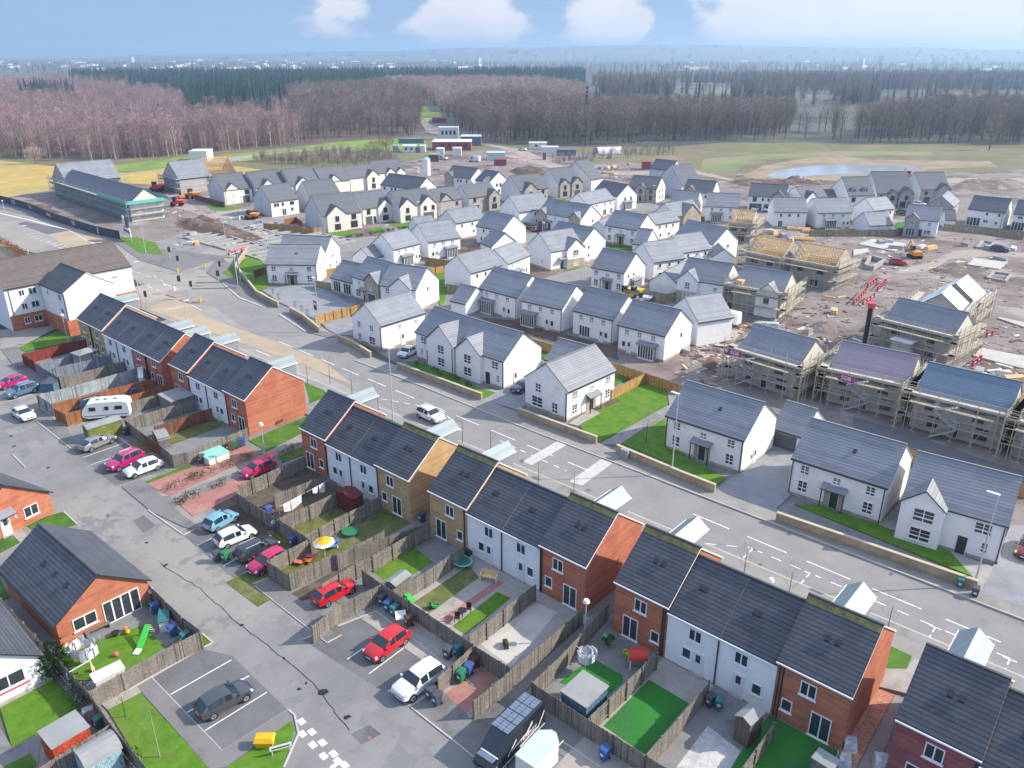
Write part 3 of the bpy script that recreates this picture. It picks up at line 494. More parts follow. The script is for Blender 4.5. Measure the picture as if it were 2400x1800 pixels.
for x0, x1, y0, m in ((-73.2, -68.4, 34, 'soil'), (-68.4, -64, 34, 'soil'), (-64, -59.7, 33.5, 'lawn_worn'), (-59.7, -54.4, 28, 'lawn_worn'), (-51.5, -46.2, 33, 'slabs_grey'), (-46.2, -37.2, 33, 'slabs'), (-37.2, -31.5, 29, 'slabs'),
      (-29.2, -24.2, 33, 'slabs_grey'), (-24.2, -19.7, 30, 'slabs'), (-19.7, -15.2, 30, 'slabs_grey'), (-15.2, -9.8, 30, 'artificial_turf')):
 ground('garden', [(x0, y0), (x1, y0), (x1, 46), (x0, 46)], .05, m, z0=0)
plot('lawn', '12', [(200, 385), (470, 225), (595, 330), (440, 420), (270, 440)], 'grass_lush')
plot('lawn', '12', [(470, 590), (830, 345), (890, 430), (570, 660)], 'lawn_worn')
plot('lawn', '12', [(720, 745), (1010, 520), (1100, 560), (805, 800)], 'grass_lush')
plot('red_path', '12', [(640, 700), (1010, 445), (1055, 460), (690, 725)], 'red_paving')
plot('gravel_yard', '12', [(900, 860), (1260, 590), (1400, 650), (1100, 1010)], 'concrete_pad')
plot('driveway', '12', [(665, 1190), (905, 1010), (1010, 1080), (800, 1320)], 'red_paving')
plot('turf_lawn', 'U', [(80, 1120), (670, 520), (1190, 830), (620, 1500)], 'artificial_turf')
plot('gravel_yard', 'U', [(1020, 1659), (1430, 1120), (1860, 1450), (1700, 1720)], 'pale_gravel')
plot('lawn', 'N', [(1380, 560), (1640, 360), (1850, 260), (2212, 470), (2212, 560), (2000, 740)], 'artificial_turf')
plot('border', 'M', [(1380, 1100), (1300, 1400), (700, 1600), (900, 1700), (1500, 1430), (2212, 1050), (2212, 850), (1800, 960)], 'lawn_worn')
plot('bark_bed', '02', [(1880, 535), (2212, 360), (2300, 330), (2212, 500), (1950, 580)], 'soil')
def plot2(name, k, pts, m, z=.25): return gz(name, k, pts, z, m, z0=0)
plot2('drive', 'F', [(90, 790), (480, 720), (760, 700), (990, 830), (1200, 960), (1330, 950), (840, 1200), (440, 1010), (300, 940)], 'block_paving')
plot2('drive', 'F', [(840, 1210), (1250, 1130), (1270, 1380), (1060, 1370), (930, 1300)], 'block_paving')
plot2('lawn', 'F', [(-440, 560), (-200, 420), (-20, 290), (130, 470), (170, 740), (80, 790), (0, 780), (-220, 660)], 'grass_lush')
plot2('lawn', '11', [(420, 695), (480, 690), (720, 770), (860, 850), (1000, 895), (920, 935)], 'grass_lush')
plot2('front_path', '11', [(850, 850), (940, 870), (1030, 885), (1000, 895)], 'slabs', .256)
plot2('lawn', '11', [(1750, 920), (1980, 825), (2090, 865), (2120, 965), (1660, 1222), (1540, 1110)], 'grass_lush')
plot2('front_path', '11', [(1470, 1095), (1620, 1000), (1680, 1030), (1530, 1110)], 'slabs', .256)
plot2('flower_bed', '11', [(1480, 1080), (1740, 920), (1810, 950), (1640, 1020)], 'soil', .254)
plot2('footpath', '11', [(2110, 880), (2212, 880), (2212, 960), (1800, 1235), (1680, 1230), (2125, 975)], 'pavement', .25)
plot2('lawn', '11', [(1820, 1225), (2100, 1060), (2212, 1250), (2212, 1390)], 'grass_lush')
plot2('lawn', '21', [(-60, 1320), (60, 1330), (280, 1450), (205, 1510), (-100, 1400)], 'grass_lush', .256)
plot2('drive', '21', [(215, 1525), (340, 1430), (580, 1240), (730, 1280), (700, 1560), (590, 1659)], 'block_paving')
plot2('lawn', '22', [(720, -40), (900, -30), (1280, 100), (1700, 260), (1950, 390), (1920, 450)], 'grass_lush')
plot2('front_path', '22', [(1730, 270), (2010, 370), (1930, 530), (1900, 460)], 'slabs', .256)
plot2('drive', '22', [(2000, 380), (2120, 100), (2400, 100), (2400, 700), (1930, 540)], 'block_paving')
plot2('alley', '22', [(1380, 190), (1270, 90), (1420, -60), (1440, -40)], 'slabs', .25)
plot2('drive', '11', [(430, 690), (360, 680), (480, 560), (500, 690)], 'block_paving')
plot2('drive', '11', [(920, 940), (1190, 790), (1190, 980), (1150, 1010)], 'block_paving')
plot2('lawn', '11', [(1280, 660), (1290, 610), (1340, 640), (1330, 680)], 'grass', .254)
plot2('lawn', '11', [(1750, 800), (1760, 760), (1870, 800), (1760, 850)], 'grass', .254)
plot2('lawn', '21', [(1440, 1480), (1470, 1350), (1560, 1380), (1480, 1510)], 'grass_lush', .254)
plot2('lawn', '11', [(590, 130), (660, 105), (690, 190), (670, 300), (640, 330)], 'grass_lush', .2)
plot2('soil_yard', '11', [(890, 400), (1100, 420), (1450, 510), (1780, 600), (1800, 680), (1740, 660), (1370, 570), (980, 450)], 'soil', .1)
plot2('lawn', 'A', [(450, 780), (720, 790), (940, 820), (740, 850), (540, 850)], 'grass_lush', .12)
plot2('lawn', 'A', [(2020, 1140), (2212, 1130), (2260, 1190), (2100, 1190)], 'grass_lush', .12)
plot2('lawn', 'B', [(0, 1125), (100, 1110), (220, 1150), (0, 1190)], 'grass_lush', .12)
plot2('lawn', 'B', [(340, 1090), (500, 1065), (620, 1110), (540, 1150), (430, 1130)], 'grass_lush', .12)
plot2('lawn', 'B', [(640, 1030), (780, 1000), (1000, 990), (1020, 1070), (760, 1090)], 'grass_lush', .12)
plot2('lawn', 'B', [(1930, 880), (2070, 840), (2090, 890)], 'grass_lush', .12)
plot2('lawn', 'C', [(490, 700), (700, 690), (690, 740), (560, 750)], 'grass_lush', .12)
plot2('lawn', 'C', [(1150, 1280), (1600, 1310), (1520, 1400), (1350, 1370)], 'grass', .12)
plot2('lawn', 'G', [(1780, 540), (1930, 440), (2030, 450), (2010, 490)], 'grass_lush', .14)
plot2('lawn', 'E', [(560, 1010), (670, 1000), (650, 1080), (540, 1080)], 'artificial_turf', .14)
plot2('lawn', 'E', [(610, 790), (740, 780), (730, 830), (620, 840)], 'grass_lush', .14)
plot2('verge', '00', [(760, 1545), (880, 1540), (1010, 1580), (1060, 1659), (900, 1640)], 'grass_lush', .24)
gz('site_strip', 'V', [(0, 900), (700, 1130), (1500, 1370), (2300, 1650), (2300, 1500), (1600, 1290), (700, 980), (0, 760)], .09, 'asphalt_dark')
def pad(k, pts, m='concrete_pad', z=.3): return gz('foundation_slab', k, pts, z, m, z0=0)
pad('E', [(60, 1295), (240, 1230), (680, 1290), (540, 1390)]); pad('E', [(1470, 1560), (1560, 1480), (2000, 1530), (1890, 1620)]); pad('K', [(1540, 1310), (1660, 1210), (2212, 1320), (2212, 1480)]); pad('K', [(1860, 820), (1900, 810), (2212, 880), (2212, 940)])
pad('E', [(0, 1370), (180, 1350), (210, 1390), (0, 1440)]); pad('D', [(880, 1400), (900, 1380), (1000, 1390), (990, 1420)])
def ring(k, pts, m='concrete', wd=.5, hh=.5):
 P_ = gs(k, pts); b = MB()
 for q in dash(P_ + [P_[0]], wd, 90, 1): b.slab(ccw([tuple(p) for p in q]), 0, hh, m)
 return tag(b.build('foundation_wall'), None, None, None, 'structure')
ring('K', [(1730, 300), (1820, 225), (2040, 255), (1960, 345)]); ring('K', [(150, 160), (220, 40), (400, 90), (240, 190)], 'concrete', .6, 1.); ring('E', [(1590, 1340), (1680, 1260), (1820, 1280), (1740, 1350)])
for i in range(5):
 for j in range(3):
  a = Vector((-172 - 7.5 * i, 99 + 9.5 * j)); P4 = [a, a + Vector((6.6, -.3)), a + Vector((6.9, 8.3)), a + Vector((.2, 8.5))]
  b = MB()
  for q in dash(P4 + [P4[0]] + [(a + Vector((3.3, 0))), a + Vector((3.4, 8.4))], .55, 90, 1): b.slab(ccw([tuple(p) for p in q]), 0, random.uniform(.3, .55), 'concrete')
  tag(b.build('foundation_wall'), None, None, None, 'structure')
def mound(name, k, pts, hh, m, res=14, jit=.35):
 P_ = ccw(gs(k, pts)); xs = [p[0] for p in P_]; ys = [p[1] for p in P_]; b = MB()
 def inside(x, y):
  c = False
  for (x1, y1), (x2, y2) in zip(P_, P_[1:] + P_[:1]):
   if (y1 > y) != (y2 > y) and x < (x2 - x1) * (y - y1) / (y2 - y1) + x1: c = not c
  return c
 def dist(x, y):
  best = 1e9
  for a, c in zip(P_, P_[1:] + P_[:1]):
   a = Vector(a); c = Vector(c); t = max(0, min(1, (Vector((x, y)) - a).dot(c - a) / (c - a).length_squared)); best = min(best, (Vector((x, y)) - a.lerp(c, t)).length)
  return best
 sx = (max(xs) - min(xs)); sy = (max(ys) - min(ys)); st_ = max(sx, sy) / res; nx = int(sx / st_) + 2; ny = int(sy / st_) + 2; Z = {}
 for i in range(nx + 1):
  for j in range(ny + 1):
   x = min(xs) + i * st_; y = min(ys) + j * st_
   Z[i, j] = (x, y, -.1 if not inside(x, y) else hh * min(1, dist(x, y) / (hh * 2.2)) * random.uniform(1 - jit, 1 + jit))
 for i in range(nx):
  for j in range(ny): b.face([Z[i, j], Z[i + 1, j], Z[i + 1, j + 1], Z[i, j + 1]], m)
 return tag(b.build(name, None, 60), None, None, None, 'structure')
mound('spoil_heap', '00', [(1130, 1440), (1300, 1430), (1500, 1480), (1750, 1590), (1700, 1600), (1400, 1530), (1150, 1480)], 2., 'peat', 30)
mound('spoil_heap', '00', [(1200, 1440), (1330, 1400), (1700, 1540), (1760, 1570), (1500, 1540)], 1.6, 'peat', 26)
mound('spoil_heap', '00', [(1550, 1400), (1700, 1370), (1720, 1410), (1600, 1430)], 2., 'peat', 12); mound('spoil_heap', '00', [(200, 1320), (300, 1330), (400, 1390), (250, 1370)], 2., 'peat', 12)
mound('spoil_heap', '10', [(1080, 1110), (1200, 1090), (1360, 1100), (1330, 1140), (1150, 1140)], 1.6, 'peat', 16); mound('spoil_heap', '20', [(630, 1170), (720, 1150), (800, 1160), (780, 1185)], 2.5, 'peat', 12)
mound('spoil_heap', '20', [(300, 1185), (420, 1170), (640, 1175), (800, 1185), (1000, 1170), (900, 1195), (420, 1210)], 1.2, 'peat', 30); mound('spoil_heap', 'E', [(1230, 560), (1330, 500), (1600, 470), (2212, 500), (2212, 560), (1700, 590), (1350, 620)], 1.8, 'mud', 30)
mound('spoil_heap', 'J', [(1280, 760), (1420, 640), (1650, 640), (1760, 720), (1640, 800)], 1.1, 'mud', 16); mound('spoil_heap', 'J', [(-40, 1150), (100, 1050), (200, 1100), (160, 1300), (20, 1350)], 1.2, 'peat', 12)
mound('spoil_heap', 'E', [(1100, 1640), (1250, 1520), (1420, 1560), (1500, 1640), (1300, 1700)], 1., 'mud', 14); mound('spoil_heap', '10', [(1500, 1040), (1700, 1030), (2100, 1010), (2212, 1015), (2000, 1050), (1600, 1060)], 1., 'rough_grass', 26)
# ================================================================ HOUSES
ground('terrace_ground', [(-138, 26), (14, 26), (14, 62.5), (-138, 62.5)], .012, 'slabs_grey')
gz('estate_ground', 'P', [(560, 600), (700, 598), (900, 590), (1130, 610), (1300, 700), (1500, 880), (1700, 1010), (2500, 1300), (2900, 1500), (2900, 1670), (2262, 1413), (1600, 1153), (1095, 952), (840, 800), (690, 748), (540, 670)], .085, 'slabs_grey')
CACHE = {}
def cached(key, fn):
 if key not in CACHE: CACHE[key] = fn()
 return CACHE[key]
def win_mesh(w, h, style, fr):
 def mk():
  b = MB(); t = .075; d = .06
  b.box(-w / 2, -d, 0, -w / 2 + t, .0, h, fr); b.box(w / 2 - t, -d, 0, w / 2, .0, h, fr); b.box(-w / 2 + t, -d, 0, w / 2 - t, .0, t, fr); b.box(-w / 2 + t, -d, h - t, w / 2 - t, .0, h, fr)
  if style in '2g': b.box(-.045, -d + .003, t, .045, 0, h - t, fr)
  if style == '3':
   for s in (-w / 6, w / 6): b.box(s - .05, -d + .003, t, s + .05, 0, h - t, fr)
  if style == '4':
   for s in (-w / 4, 0, w / 4): b.box(s - .06, -d + .003, t, s + .06, 0, h - t, fr)
  if style == 'g': b.box(-w / 2 + t, -d + .005, h * .3, w / 2 - t, 0, h * .3 + .13, fr); b.box(-w / 2 + t, -d + .006, h * .64, w / 2 - t, 0, h * .64 + .04, fr)
  if style not in '34': b.box(-w / 2 - .08, -.14, -.09, w / 2 + .08, 0, -.005, 'white_trim' if fr == 'white_trim' else 'concrete')
  return b.mesh('window')
 return cached(('w', w, h, style, fr), mk)
def pane_mesh(w, h, gl): return cached(('p', w, h, gl), lambda: MB().box(-w / 2 + .05, -.025, .05, w / 2 - .05, -.002, h - .05, gl).mesh('pane'))
def face_xf(W, L, face):
 return {'S': (Vector((0, 0, 0)), 0., W), 'E': (Vector((W, 0, 0)), math.pi / 2, L), 'N': (Vector((W, L, 0)), math.pi, W), 'W': (Vector((0, L, 0)), -math.pi / 2, L)}[face]
class House: pass
def place(h, name, me, s, z, face, out=0., parent=None):
 o0, rz, _ = face_xf(h.W, h.L, face); d = Vector((math.cos(rz), math.sin(rz), 0)); nrm = Vector((d.y, -d.x, 0))
 p = o0 + d * s + nrm * out + Vector((0, 0, z)) - Vector((h.W / 2, h.L / 2, 0))
 return link(name, me, parent or h.root, p, rz)
def window(h, s, z, w, hh, face='S', style='2', out=0., fr=None, gl='glass'):
 o = place(h, 'window', win_mesh(w, hh, style, fr or h.fr), s, z, face, out); link('pane', pane_mesh(w, hh, gl), o)
def patio(h, s, w, hh, face, style='4', out=0., z=.1):
 o = place(h, 'patio_door', win_mesh(w, hh, style, 'white_trim'), s, z, face, out); link('pane', pane_mesh(w, hh, 'glass'), o)
def door(h, s, face='S', m='door_dark', out=0., canopy=0, stone=0):
 def mk():
  b = MB(); b.box(-.48, -.05, .08, .48, 0, 2.1, 'white_trim'); b.box(-.42, -.075, .12, .42, -.05, 2.04, m); b.box(-.2, -.08, 1.2, .2, -.075, 1.9, 'glass'); b.box(-.6, -.3, 0, .6, 0, .08, 'concrete'); return b.mesh('door')
 place(h, 'door', cached(('d', m), mk), s, .05, face, out)
 if stone:
  def ms():
   b = MB()
   for x0, x1, z0, z1 in ((-1.05, -.5, 0, 2.35), (.5, 1.05, 0, 2.35), (-.5, .5, 2.12, 2.35)): b.box(x0, -.045, z0, x1, -.002, z1, 'buff_stone')
   return b.mesh('door_surround')
  place(h, 'door_surround', cached('dsur', ms), s, .05, face, out)
 if canopy:
  def mc(w=canopy):
   b = MB(); b.hexa([(-w / 2, -.95, 2.35), (w / 2, -.95, 2.35), (w / 2, 0, 2.75), (-w / 2, 0, 2.75)], [(-w / 2, -.95, 2.47), (w / 2, -.95, 2.47), (w / 2, 0, 2.87), (-w / 2, 0, 2.87)], 'dark_trim', 'lead_grey')
   for x in (-w / 2 + .1, w / 2 - .2): b.box(x, -.85, 0 if w > 2.3 else 1.9, x + .1, -.75, 2.37, 'white_trim' if w < 2.3 else 'dark_trim')
   return b.mesh('canopy')
  place(h, 'canopy', cached(('can', canopy), mc), s, .05, face, out)
def garage_door(h, s, w, face, out=0.):
 def mk(): b = MB(); b.box(-w / 2, -.04, 0, w / 2, 0, 2.2, 'white_trim' if 0 else 'garage_grey'); b.box(-w / 2 - .08, -.06, 0, -w / 2, 0, 2.28, 'white_trim'); b.box(w / 2, -.06, 0, w / 2 + .08, 0, 2.28, 'white_trim'); b.box(-w / 2, -.06, 2.2, w / 2, 0, 2.28, 'white_trim'); return b.mesh('garage_door')
 place(h, 'garage_door', cached(('gd', w), mk), s, .06, face, out)
def bay(h, s, face, w=2.8, d=1.0):
 def mk():
  b = MB(); b.box(-w / 2, -d, 0, w / 2, 0, .12, 'concrete')
  n = 6
  for i in range(n + 1): x = -w / 2 + i * w / n; b.box(x - .05, -d, .12, x + .05, -d + .1, 2.3, 'white_trim')
  for x in (-w / 2 + .05, w / 2 - .05): b.box(x - .05, -d * .5 - .05, .12, x + .05, -d * .5 + .05, 2.3, 'white_trim'); b.box(x - .05, -.1, .12, x + .05, 0, 2.3, 'white_trim')
  b.box(-w / 2 - .02, -d - .02, 2.28, w / 2 + .02, 0, 2.45, 'white_trim'); b.box(-w / 2, -d + .005, .12, w / 2, -d + .06, .3, 'white_trim')
  b.hexa([(-w / 2 - .35, -d - .25, 2.42), (w / 2 + .35, -d - .25, 2.42), (w / 2 + .35, 0, 2.75), (-w / 2 - .35, 0, 2.75)], [(-w / 2 - .35, -d - .25, 2.52), (w / 2 + .35, -d - .25, 2.52), (w / 2 + .35, 0, 2.85), (-w / 2 - .35, 0, 2.85)], 'dark_trim', 'lead_grey')
  return b.mesh('sun_lounge')
 def mg(): b = MB(); b.box(-w / 2 + .05, -d + .04, .3, w / 2 - .05, -.02, 2.29, 'glass'); return b.mesh('pane')
 o = place(h, 'sun_lounge', cached(('bay', w, d), mk), s, .02, face); link('pane', cached(('bayg', w, d), mg), o)
def downpipe(h, s, face, z1, m='dark_trim', out=0.):
 place(h, 'downpipe', cached(('dp', round(z1, 1), m), lambda: MB().cyl((0, -.07, 0), (0, -.07, z1), .055, n=6, m=m).mesh('downpipe')), s, .02, face, out)
PITCH = math.tan(R(37))
def roof_planes(b, x0, x1, y0, y1, ez, pitch, tile, ov, vg, ridge_m, th=.14):
 """gable roof, ridge along x between y0 and y1 walls"""
 ym = (y0 + y1) / 2; rz = ez + (ym - y0) * pitch; e0 = ez - ov * pitch
 A = [(x0 - vg, y0 - ov, e0), (x1 + vg, y0 - ov, e0), (x1 + vg, ym, rz), (x0 - vg, ym, rz)]
 Bq = [(x1 + vg, y1 + ov, e0), (x0 - vg, y1 + ov, e0), (x0 - vg, ym, rz), (x1 + vg, ym, rz)]
 dn = Vector((0, 0, th))
 for q in (A, Bq):
  b.face([Vector(p) + dn for p in q], tile); b.face([Vector(p) for p in q[::-1]], 'white_trim')
  b.face([q[0], q[1], Vector(q[1]) + dn, Vector(q[0]) + dn], 'dark_trim')
 for s, x in ((0, x0 - vg), (1, x1 + vg)):
  for (ya, za), (yb, zb) in (((y0 - ov, e0), (ym, rz)), ((ym, rz), (y1 + ov, e0))):
   q = [(x, ya, za), (x, yb, zb), (x, yb, zb + th), (x, ya, za + th)]; b.face(q if not s else q[::-1], 'VERGE')
 b.box(x0 - vg, ym - .12, rz + th - .05, x1 + vg, ym + .12, rz + th + .05, ridge_m)
def house(label, spec, ridge='x', L=8.4, ez=4.5, wall='white_render', tile='grey_tile', feats=(), group='white houses of the new estate', name='detached_house', cat='house', fr='white_trim', east=None, ridge_m=None, verge='dark_trim', pitch=PITCH, corners=None, ov=.22, vg=.14, plinth='buff_stone', south=None, gutter='dark_trim'):
 h = House()
 if corners: P1, P2 = Vector(corners[0]), Vector(corners[1])
 else:
  k = spec[0]; P1 = g(k, *spec[1], ez); P2 = g(k, *spec[2], ez)
  if len(spec) > 3:
   P3 = g(k, *spec[3], ez); L = max(6., min(18., (P3 - P2).length)) if ridge == 'y' else L
 u = (P2 - P1); W = u.length; u.normalize(); v = Vector((-u.y, u.x))
 if ridge == 'x': P1 = P1 + v * ov; L -= 0
 else: P1 = P1 + u * ov; W -= 2 * ov
 h.W, h.L, h.ez, h.fr = W, L, ez, fr; rz = math.atan2(u.y, u.x); c = P1 + u * W / 2 + v * L / 2; h.c = c; h.rz = rz
 h.root = thing(name, label, cat, (c.x, c.y, 0), rz, group)
 em = east or wall; smat = south or wall
 b = MB(); X0, X1, Y0, Y1 = -W / 2, W / 2, -L / 2, L / 2
 half = (L if ridge == 'x' else W) / 2; rzz = ez + half * pitch; h.rz_top = rzz
 b.face([(X0, Y0, 0), (X1, Y0, 0), (X1, Y0, ez), (X0, Y0, ez)], smat); b.face([(X1, Y1, 0), (X0, Y1, 0), (X0, Y1, ez), (X1, Y1, ez)], wall)
 b.face([(X1, Y0, 0), (X1, Y1, 0), (X1, Y1, ez), (X1, Y0, ez)], em); b.face([(X0, Y1, 0), (X0, Y0, 0), (X0, Y0, ez), (X0, Y1, ez)], wall)
 if ridge == 'x': b.face([(X1, Y0, ez), (X1, Y1, ez), (X1, 0, rzz)], em); b.face([(X0, Y1, ez), (X0, Y0, ez), (X0, 0, rzz)], wall)
 else: b.face([(X0, Y0, ez), (X1, Y0, ez), (0, Y0, rzz)], smat); b.face([(X1, Y1, ez), (X0, Y1, ez), (0, Y1, rzz)], wall)
 if plinth: b.box(X0 - .03, Y0 - .03, 0, X1 + .03, Y1 + .03, .45, plinth)
 rb = MB(); rm = ridge_m or tile
 if ridge == 'x': roof_planes(rb, X0, X1, Y0, Y1, ez, pitch, tile, ov, vg, rm)
 else:
  t = MB(); roof_planes(t, Y0, Y1, -X1, -X0, ez, pitch, tile, ov, vg, rm)
  rb.v = [(-y, x, z) for x, y, z in t.v]; rb.f, rb.m, rb.uv, rb.mats = t.f, t.m, t.uv, t.mats
 gab = []
 for f in feats:
  if f[0] in ('gab', 'egab'):
   s0, s1, p = f[1] * (W if f[0] == 'gab' else L), f[2] * (W if f[0] == 'gab' else L), f[3]; gm = f[4] if len(f) > 4 else (smat if f[0] == 'gab' else em); gz0 = f[5] if len(f) > 5 else 0
   hw = (s1 - s0) / 2; gp = pitch * 1.12; top = ez + hw * gp
   if top > rzz - .15: gp = (rzz - .15 - ez) / hw; top = rzz - .15
   back = (top - ez) / pitch                 # where its ridge meets the main slope
   t = MB(); ya = -p - .15
   t.face([(s0, -p, gz0), (s1, -p, gz0), (s1, -p, ez), ((s0 + s1) / 2, -p, top), (s0, -p, ez)], gm); t.face([(s1, -p, gz0), (s1, 0, gz0), (s1, 0, ez), (s1, -p, ez)], gm); t.face([(s0, 0, gz0), (s0, -p, gz0), (s0, -p, ez), (s0, 0, ez)], gm)
   if gz0: t.face([(s0, 0, gz0), (s1, 0, gz0), (s1, -p, gz0), (s0, -p, gz0)], 'dark_trim')
   w2 = MB(); mid = (s0 + s1) / 2; th = .15
   for sg in (-1, 1):
    e = s0 - .15 if sg < 0 else s1 + .15; ze = ez - .15 * gp
    q = [(e, ya, ze + th), (e, -.0, ze + th), (mid, back, top + th), (mid, ya, top + th)]
    w2.face(q if sg < 0 else q[::-1], tile, [(0, 0), (p, 0), (p + back, hw * 1.25), (0, hw * 1.25)] if sg < 0 else [(0, hw * 1.25), (p + back, hw * 1.25), (p, 0), (0, 0)])
    q = [(e, ya, ze), (mid, ya, top), (mid, ya, top + th), (e, ya, ze + th)]; w2.face(q if sg > 0 else q[::-1], 'VERGE')
    q = [(e, ya, ze), (e, 0, ze), (e, 0, ze + th), (e, ya, ze + th)]; w2.face(q if sg > 0 else q[::-1], 'dark_trim')
   def tr(M_):
    if f[0] == 'gab': return [(x + X0, y + Y0, z) for x, y, z in M_.v]
    return [(X1 - y, x + Y0, z) for x, y, z in M_.v]
   for src, dst in ((t, b), (w2, rb)):
    n0 = len(dst.v); dst.v += tr(src); dst.f += [tuple(i + n0 for i in q) for q in src.f]; dst.m += [dst.mi(src.mats[i]) for i in src.m]; dst.uv += src.uv
 rb.mats = [verge if q == 'VERGE' else q for q in rb.mats]
 b.build('wall', h.root); rb.build('roof', h.root)
 gb = MB(); gl = []
 if ridge == 'x': gb.box(X0 - vg, Y0 - ov - .1, ez - ov * pitch - .02, X1 + vg, Y0 - ov, ez - ov * pitch + .1, gutter)
 else: gb.box(X1 + ov, Y0 - vg, ez - ov * pitch - .02, X1 + ov + .1, Y1 + vg, ez - ov * pitch + .1, gutter)
 if not any(f[0] in ('gab', 'egab') for f in feats): gb.build('gutter', h.root)
 for f in feats: feat(h, f)
 return h
def feat(h, f):
 t = f[0]; W, L = h.W, h.L
 def ln(face): return W if face in 'SN' else L
 if t == 'front':                                # three small upper windows, door with canopy, two below
  fc = f[1]; n = ln(fc)
  for s, w in ((.15, .95), (.5, .85), (.85, .95)): window(h, s * n, h.ez - 1.5, w, 1.05 if w > .9 else .8, fc, 'g')
  for s in (.15, .85): window(h, s * n, .85, 1.05, 1.35, fc, 'g')
  door(h, .5 * n, fc, canopy=2.6, stone=1)
 elif t == 'rear':
  fc, at = f[1], f[2]; n = ln(fc); sg = 1 if at < .5 else -1
  for s in (.2, .47, .76): window(h, s * n, h.ez - 1.35, .8, .9, fc, 'g')
  if len(f) > 3: patio(h, at * n, 2.2, 2.1, fc, '4')
  else: bay(h, at * n, fc)
  door(h, (at + sg * .42) * n, fc, 'door_white'); window(h, (at + sg * .54) * n, 1., .7, 1., fc, '1')
 elif t == 'side':
  for s, z in f[2]: window(h, s * ln(f[1]), z, .7, .9, f[1], '1')
 elif t == 'win': window(h, f[2] * ln(f[1]), f[3], f[4], f[5], f[1], f[6] if len(f) > 6 else '2', f[7] if len(f) > 7 else 0.)
 elif t == 'door': door(h, f[2] * ln(f[1]), f[1], f[3] if len(f) > 3 else 'door_dark', f[4] if len(f) > 4 else 0., f[5] if len(f) > 5 else 0, f[6] if len(f) > 6 else 0)
 elif t == 'garage': garage_door(h, f[2] * ln(f[1]), f[3], f[1], f[4] if len(f) > 4 else 0.)
 elif t == 'patio': patio(h, f[2] * ln(f[1]), f[3], f[4], f[1], f[5] if len(f) > 5 else '4')
 elif t == 'bay': bay(h, f[2] * ln(f[1]), f[1])
 elif t == 'pipe': downpipe(h, f[2] * ln(f[1]), f[1], h.ez - .3, out=f[3] if len(f) > 3 else 0.)
 elif t == 'vents':
  b = MB()
  for s in f[1:]:
   if h.L: x = -h.W / 2 + s * h.W; y = -h.L * .24; z = h.ez + h.L * .26 * PITCH + .15; b.hexa([(x, y - .2, z - .16), (x + .35, y - .2, z - .16), (x + .35, y + .2, z + .14), (x, y + .2, z + .14)], [(x, y - .2, z - .02), (x + .35, y - .2, z - .02), (x + .35, y + .2, z + .2), (x, y + .2, z + .2)], 'dark_trim')
  b.build('roof_vent', h.root)
 elif t == 'stone':                              # stone facing over the lower storey of a projection
  fc, s0, s1, z1, out = f[1:6]; n = ln(fc); w = (s1 - s0) * n
  place(h, 'stone_facing', MB().box(-w / 2, -.05, 0, w / 2, -.002, z1, f[6] if len(f) > 6 else 'buff_stone').mesh('stone_facing'), (s0 + s1) / 2 * n, .02, fc, out)
# ---- the road front, left to right
FP = [('pipe', 'S', .01), ('pipe', 'S', .985), ('vents', .55)]
house('white house with sales flags behind low wall at the road junction', ('F', (118, 440), (775, 447)), feats=[('front', 'S'), ('side', 'E', ((.3, 3.), (.7, 3.)))] + FP)
house('white house with grey roof directly behind the corner show house', ('F', (270, 300), (880, 330)), feats=[('rear', 'S', .3), ('side', 'E', ((.5, 3.), (.3, 1.2), (.7, 1.2)))])
house('low white sales office with tall windows beside paved parking yard', ('F', (955, 610), (1240, 680)), L=7.4, ez=3.0, feats=[('patio', 'S', .28, 2.2, 2.4, '3'), ('patio', 'S', .74, 2.2, 2.4, '3')], name='sales_office', cat='office')
house('white house with buff stone gable above garage beside the sales office', ('F', (1235, 598), (1592, 700)), feats=[('gab', .5, 1., .5, 'buff_stone'), ('win', 'S', .25, 3.2, .7, .8, 'g'), ('win', 'S', .73, 3.0, .8, 1.1, 'g', .5), ('win', 'S', .2, .8, 1.5, 1.4, 'g'), ('garage', 'S', .76, 2.3, .5), ('door', 'S', .43, 'door_dark', 0, 2.2)])
house('white house with wide blank gable behind the pale-roofed corner house', ('F', (1602, 712), (2062, 775)), feats=[('gab', .3, .9, .6), ('win', 'S', .2, 3.1, .9, 1., 'g'), ('side', 'E', ((.5, 3.2),))])
house('white house with pale sunlit roof and side door, tall gable facing road', ('F', (1230, 1110), (1628, 1240), (2216, 1075)), 'y', feats=[('win', 'S', .25, 3.0, .9, 1.1, 'g'), ('win', 'S', .68, 3.0, .9, 1.1, 'g'), ('win', 'S', .25, .8, .8, 1.2, 'g'), ('win', 'S', .68, .7, 1.5, 1.4, 'g'), ('win', 'E', .42, 3.0, .7, .8, 'g'), ('win', 'E', .8, 3.0, .7, .8, 'g'), ('door', 'E', .47, 'door_white'), ('pipe', 'S', .98), ('stone', 'S', 0, 1, .75, 0)])
house('white gabled house behind white car, left of the matching pair', ('11', (475, 492), (738, 588)), feats=[('gab', .36, 1., .6), ('win', 'S', .2, 2.9, 1.3, 1.2, 'g'), ('win', 'S', .7, 2.7, 1.5, 1.4, 'g', .6), ('win', 'S', .7, .7, 1.6, 1.4, 'g', .6), ('door', 'S', .31, 'door_dark'), ('win', 'S', .14, 1., .6, 1.1, 'g'), ('pipe', 'S', .97, .6)])
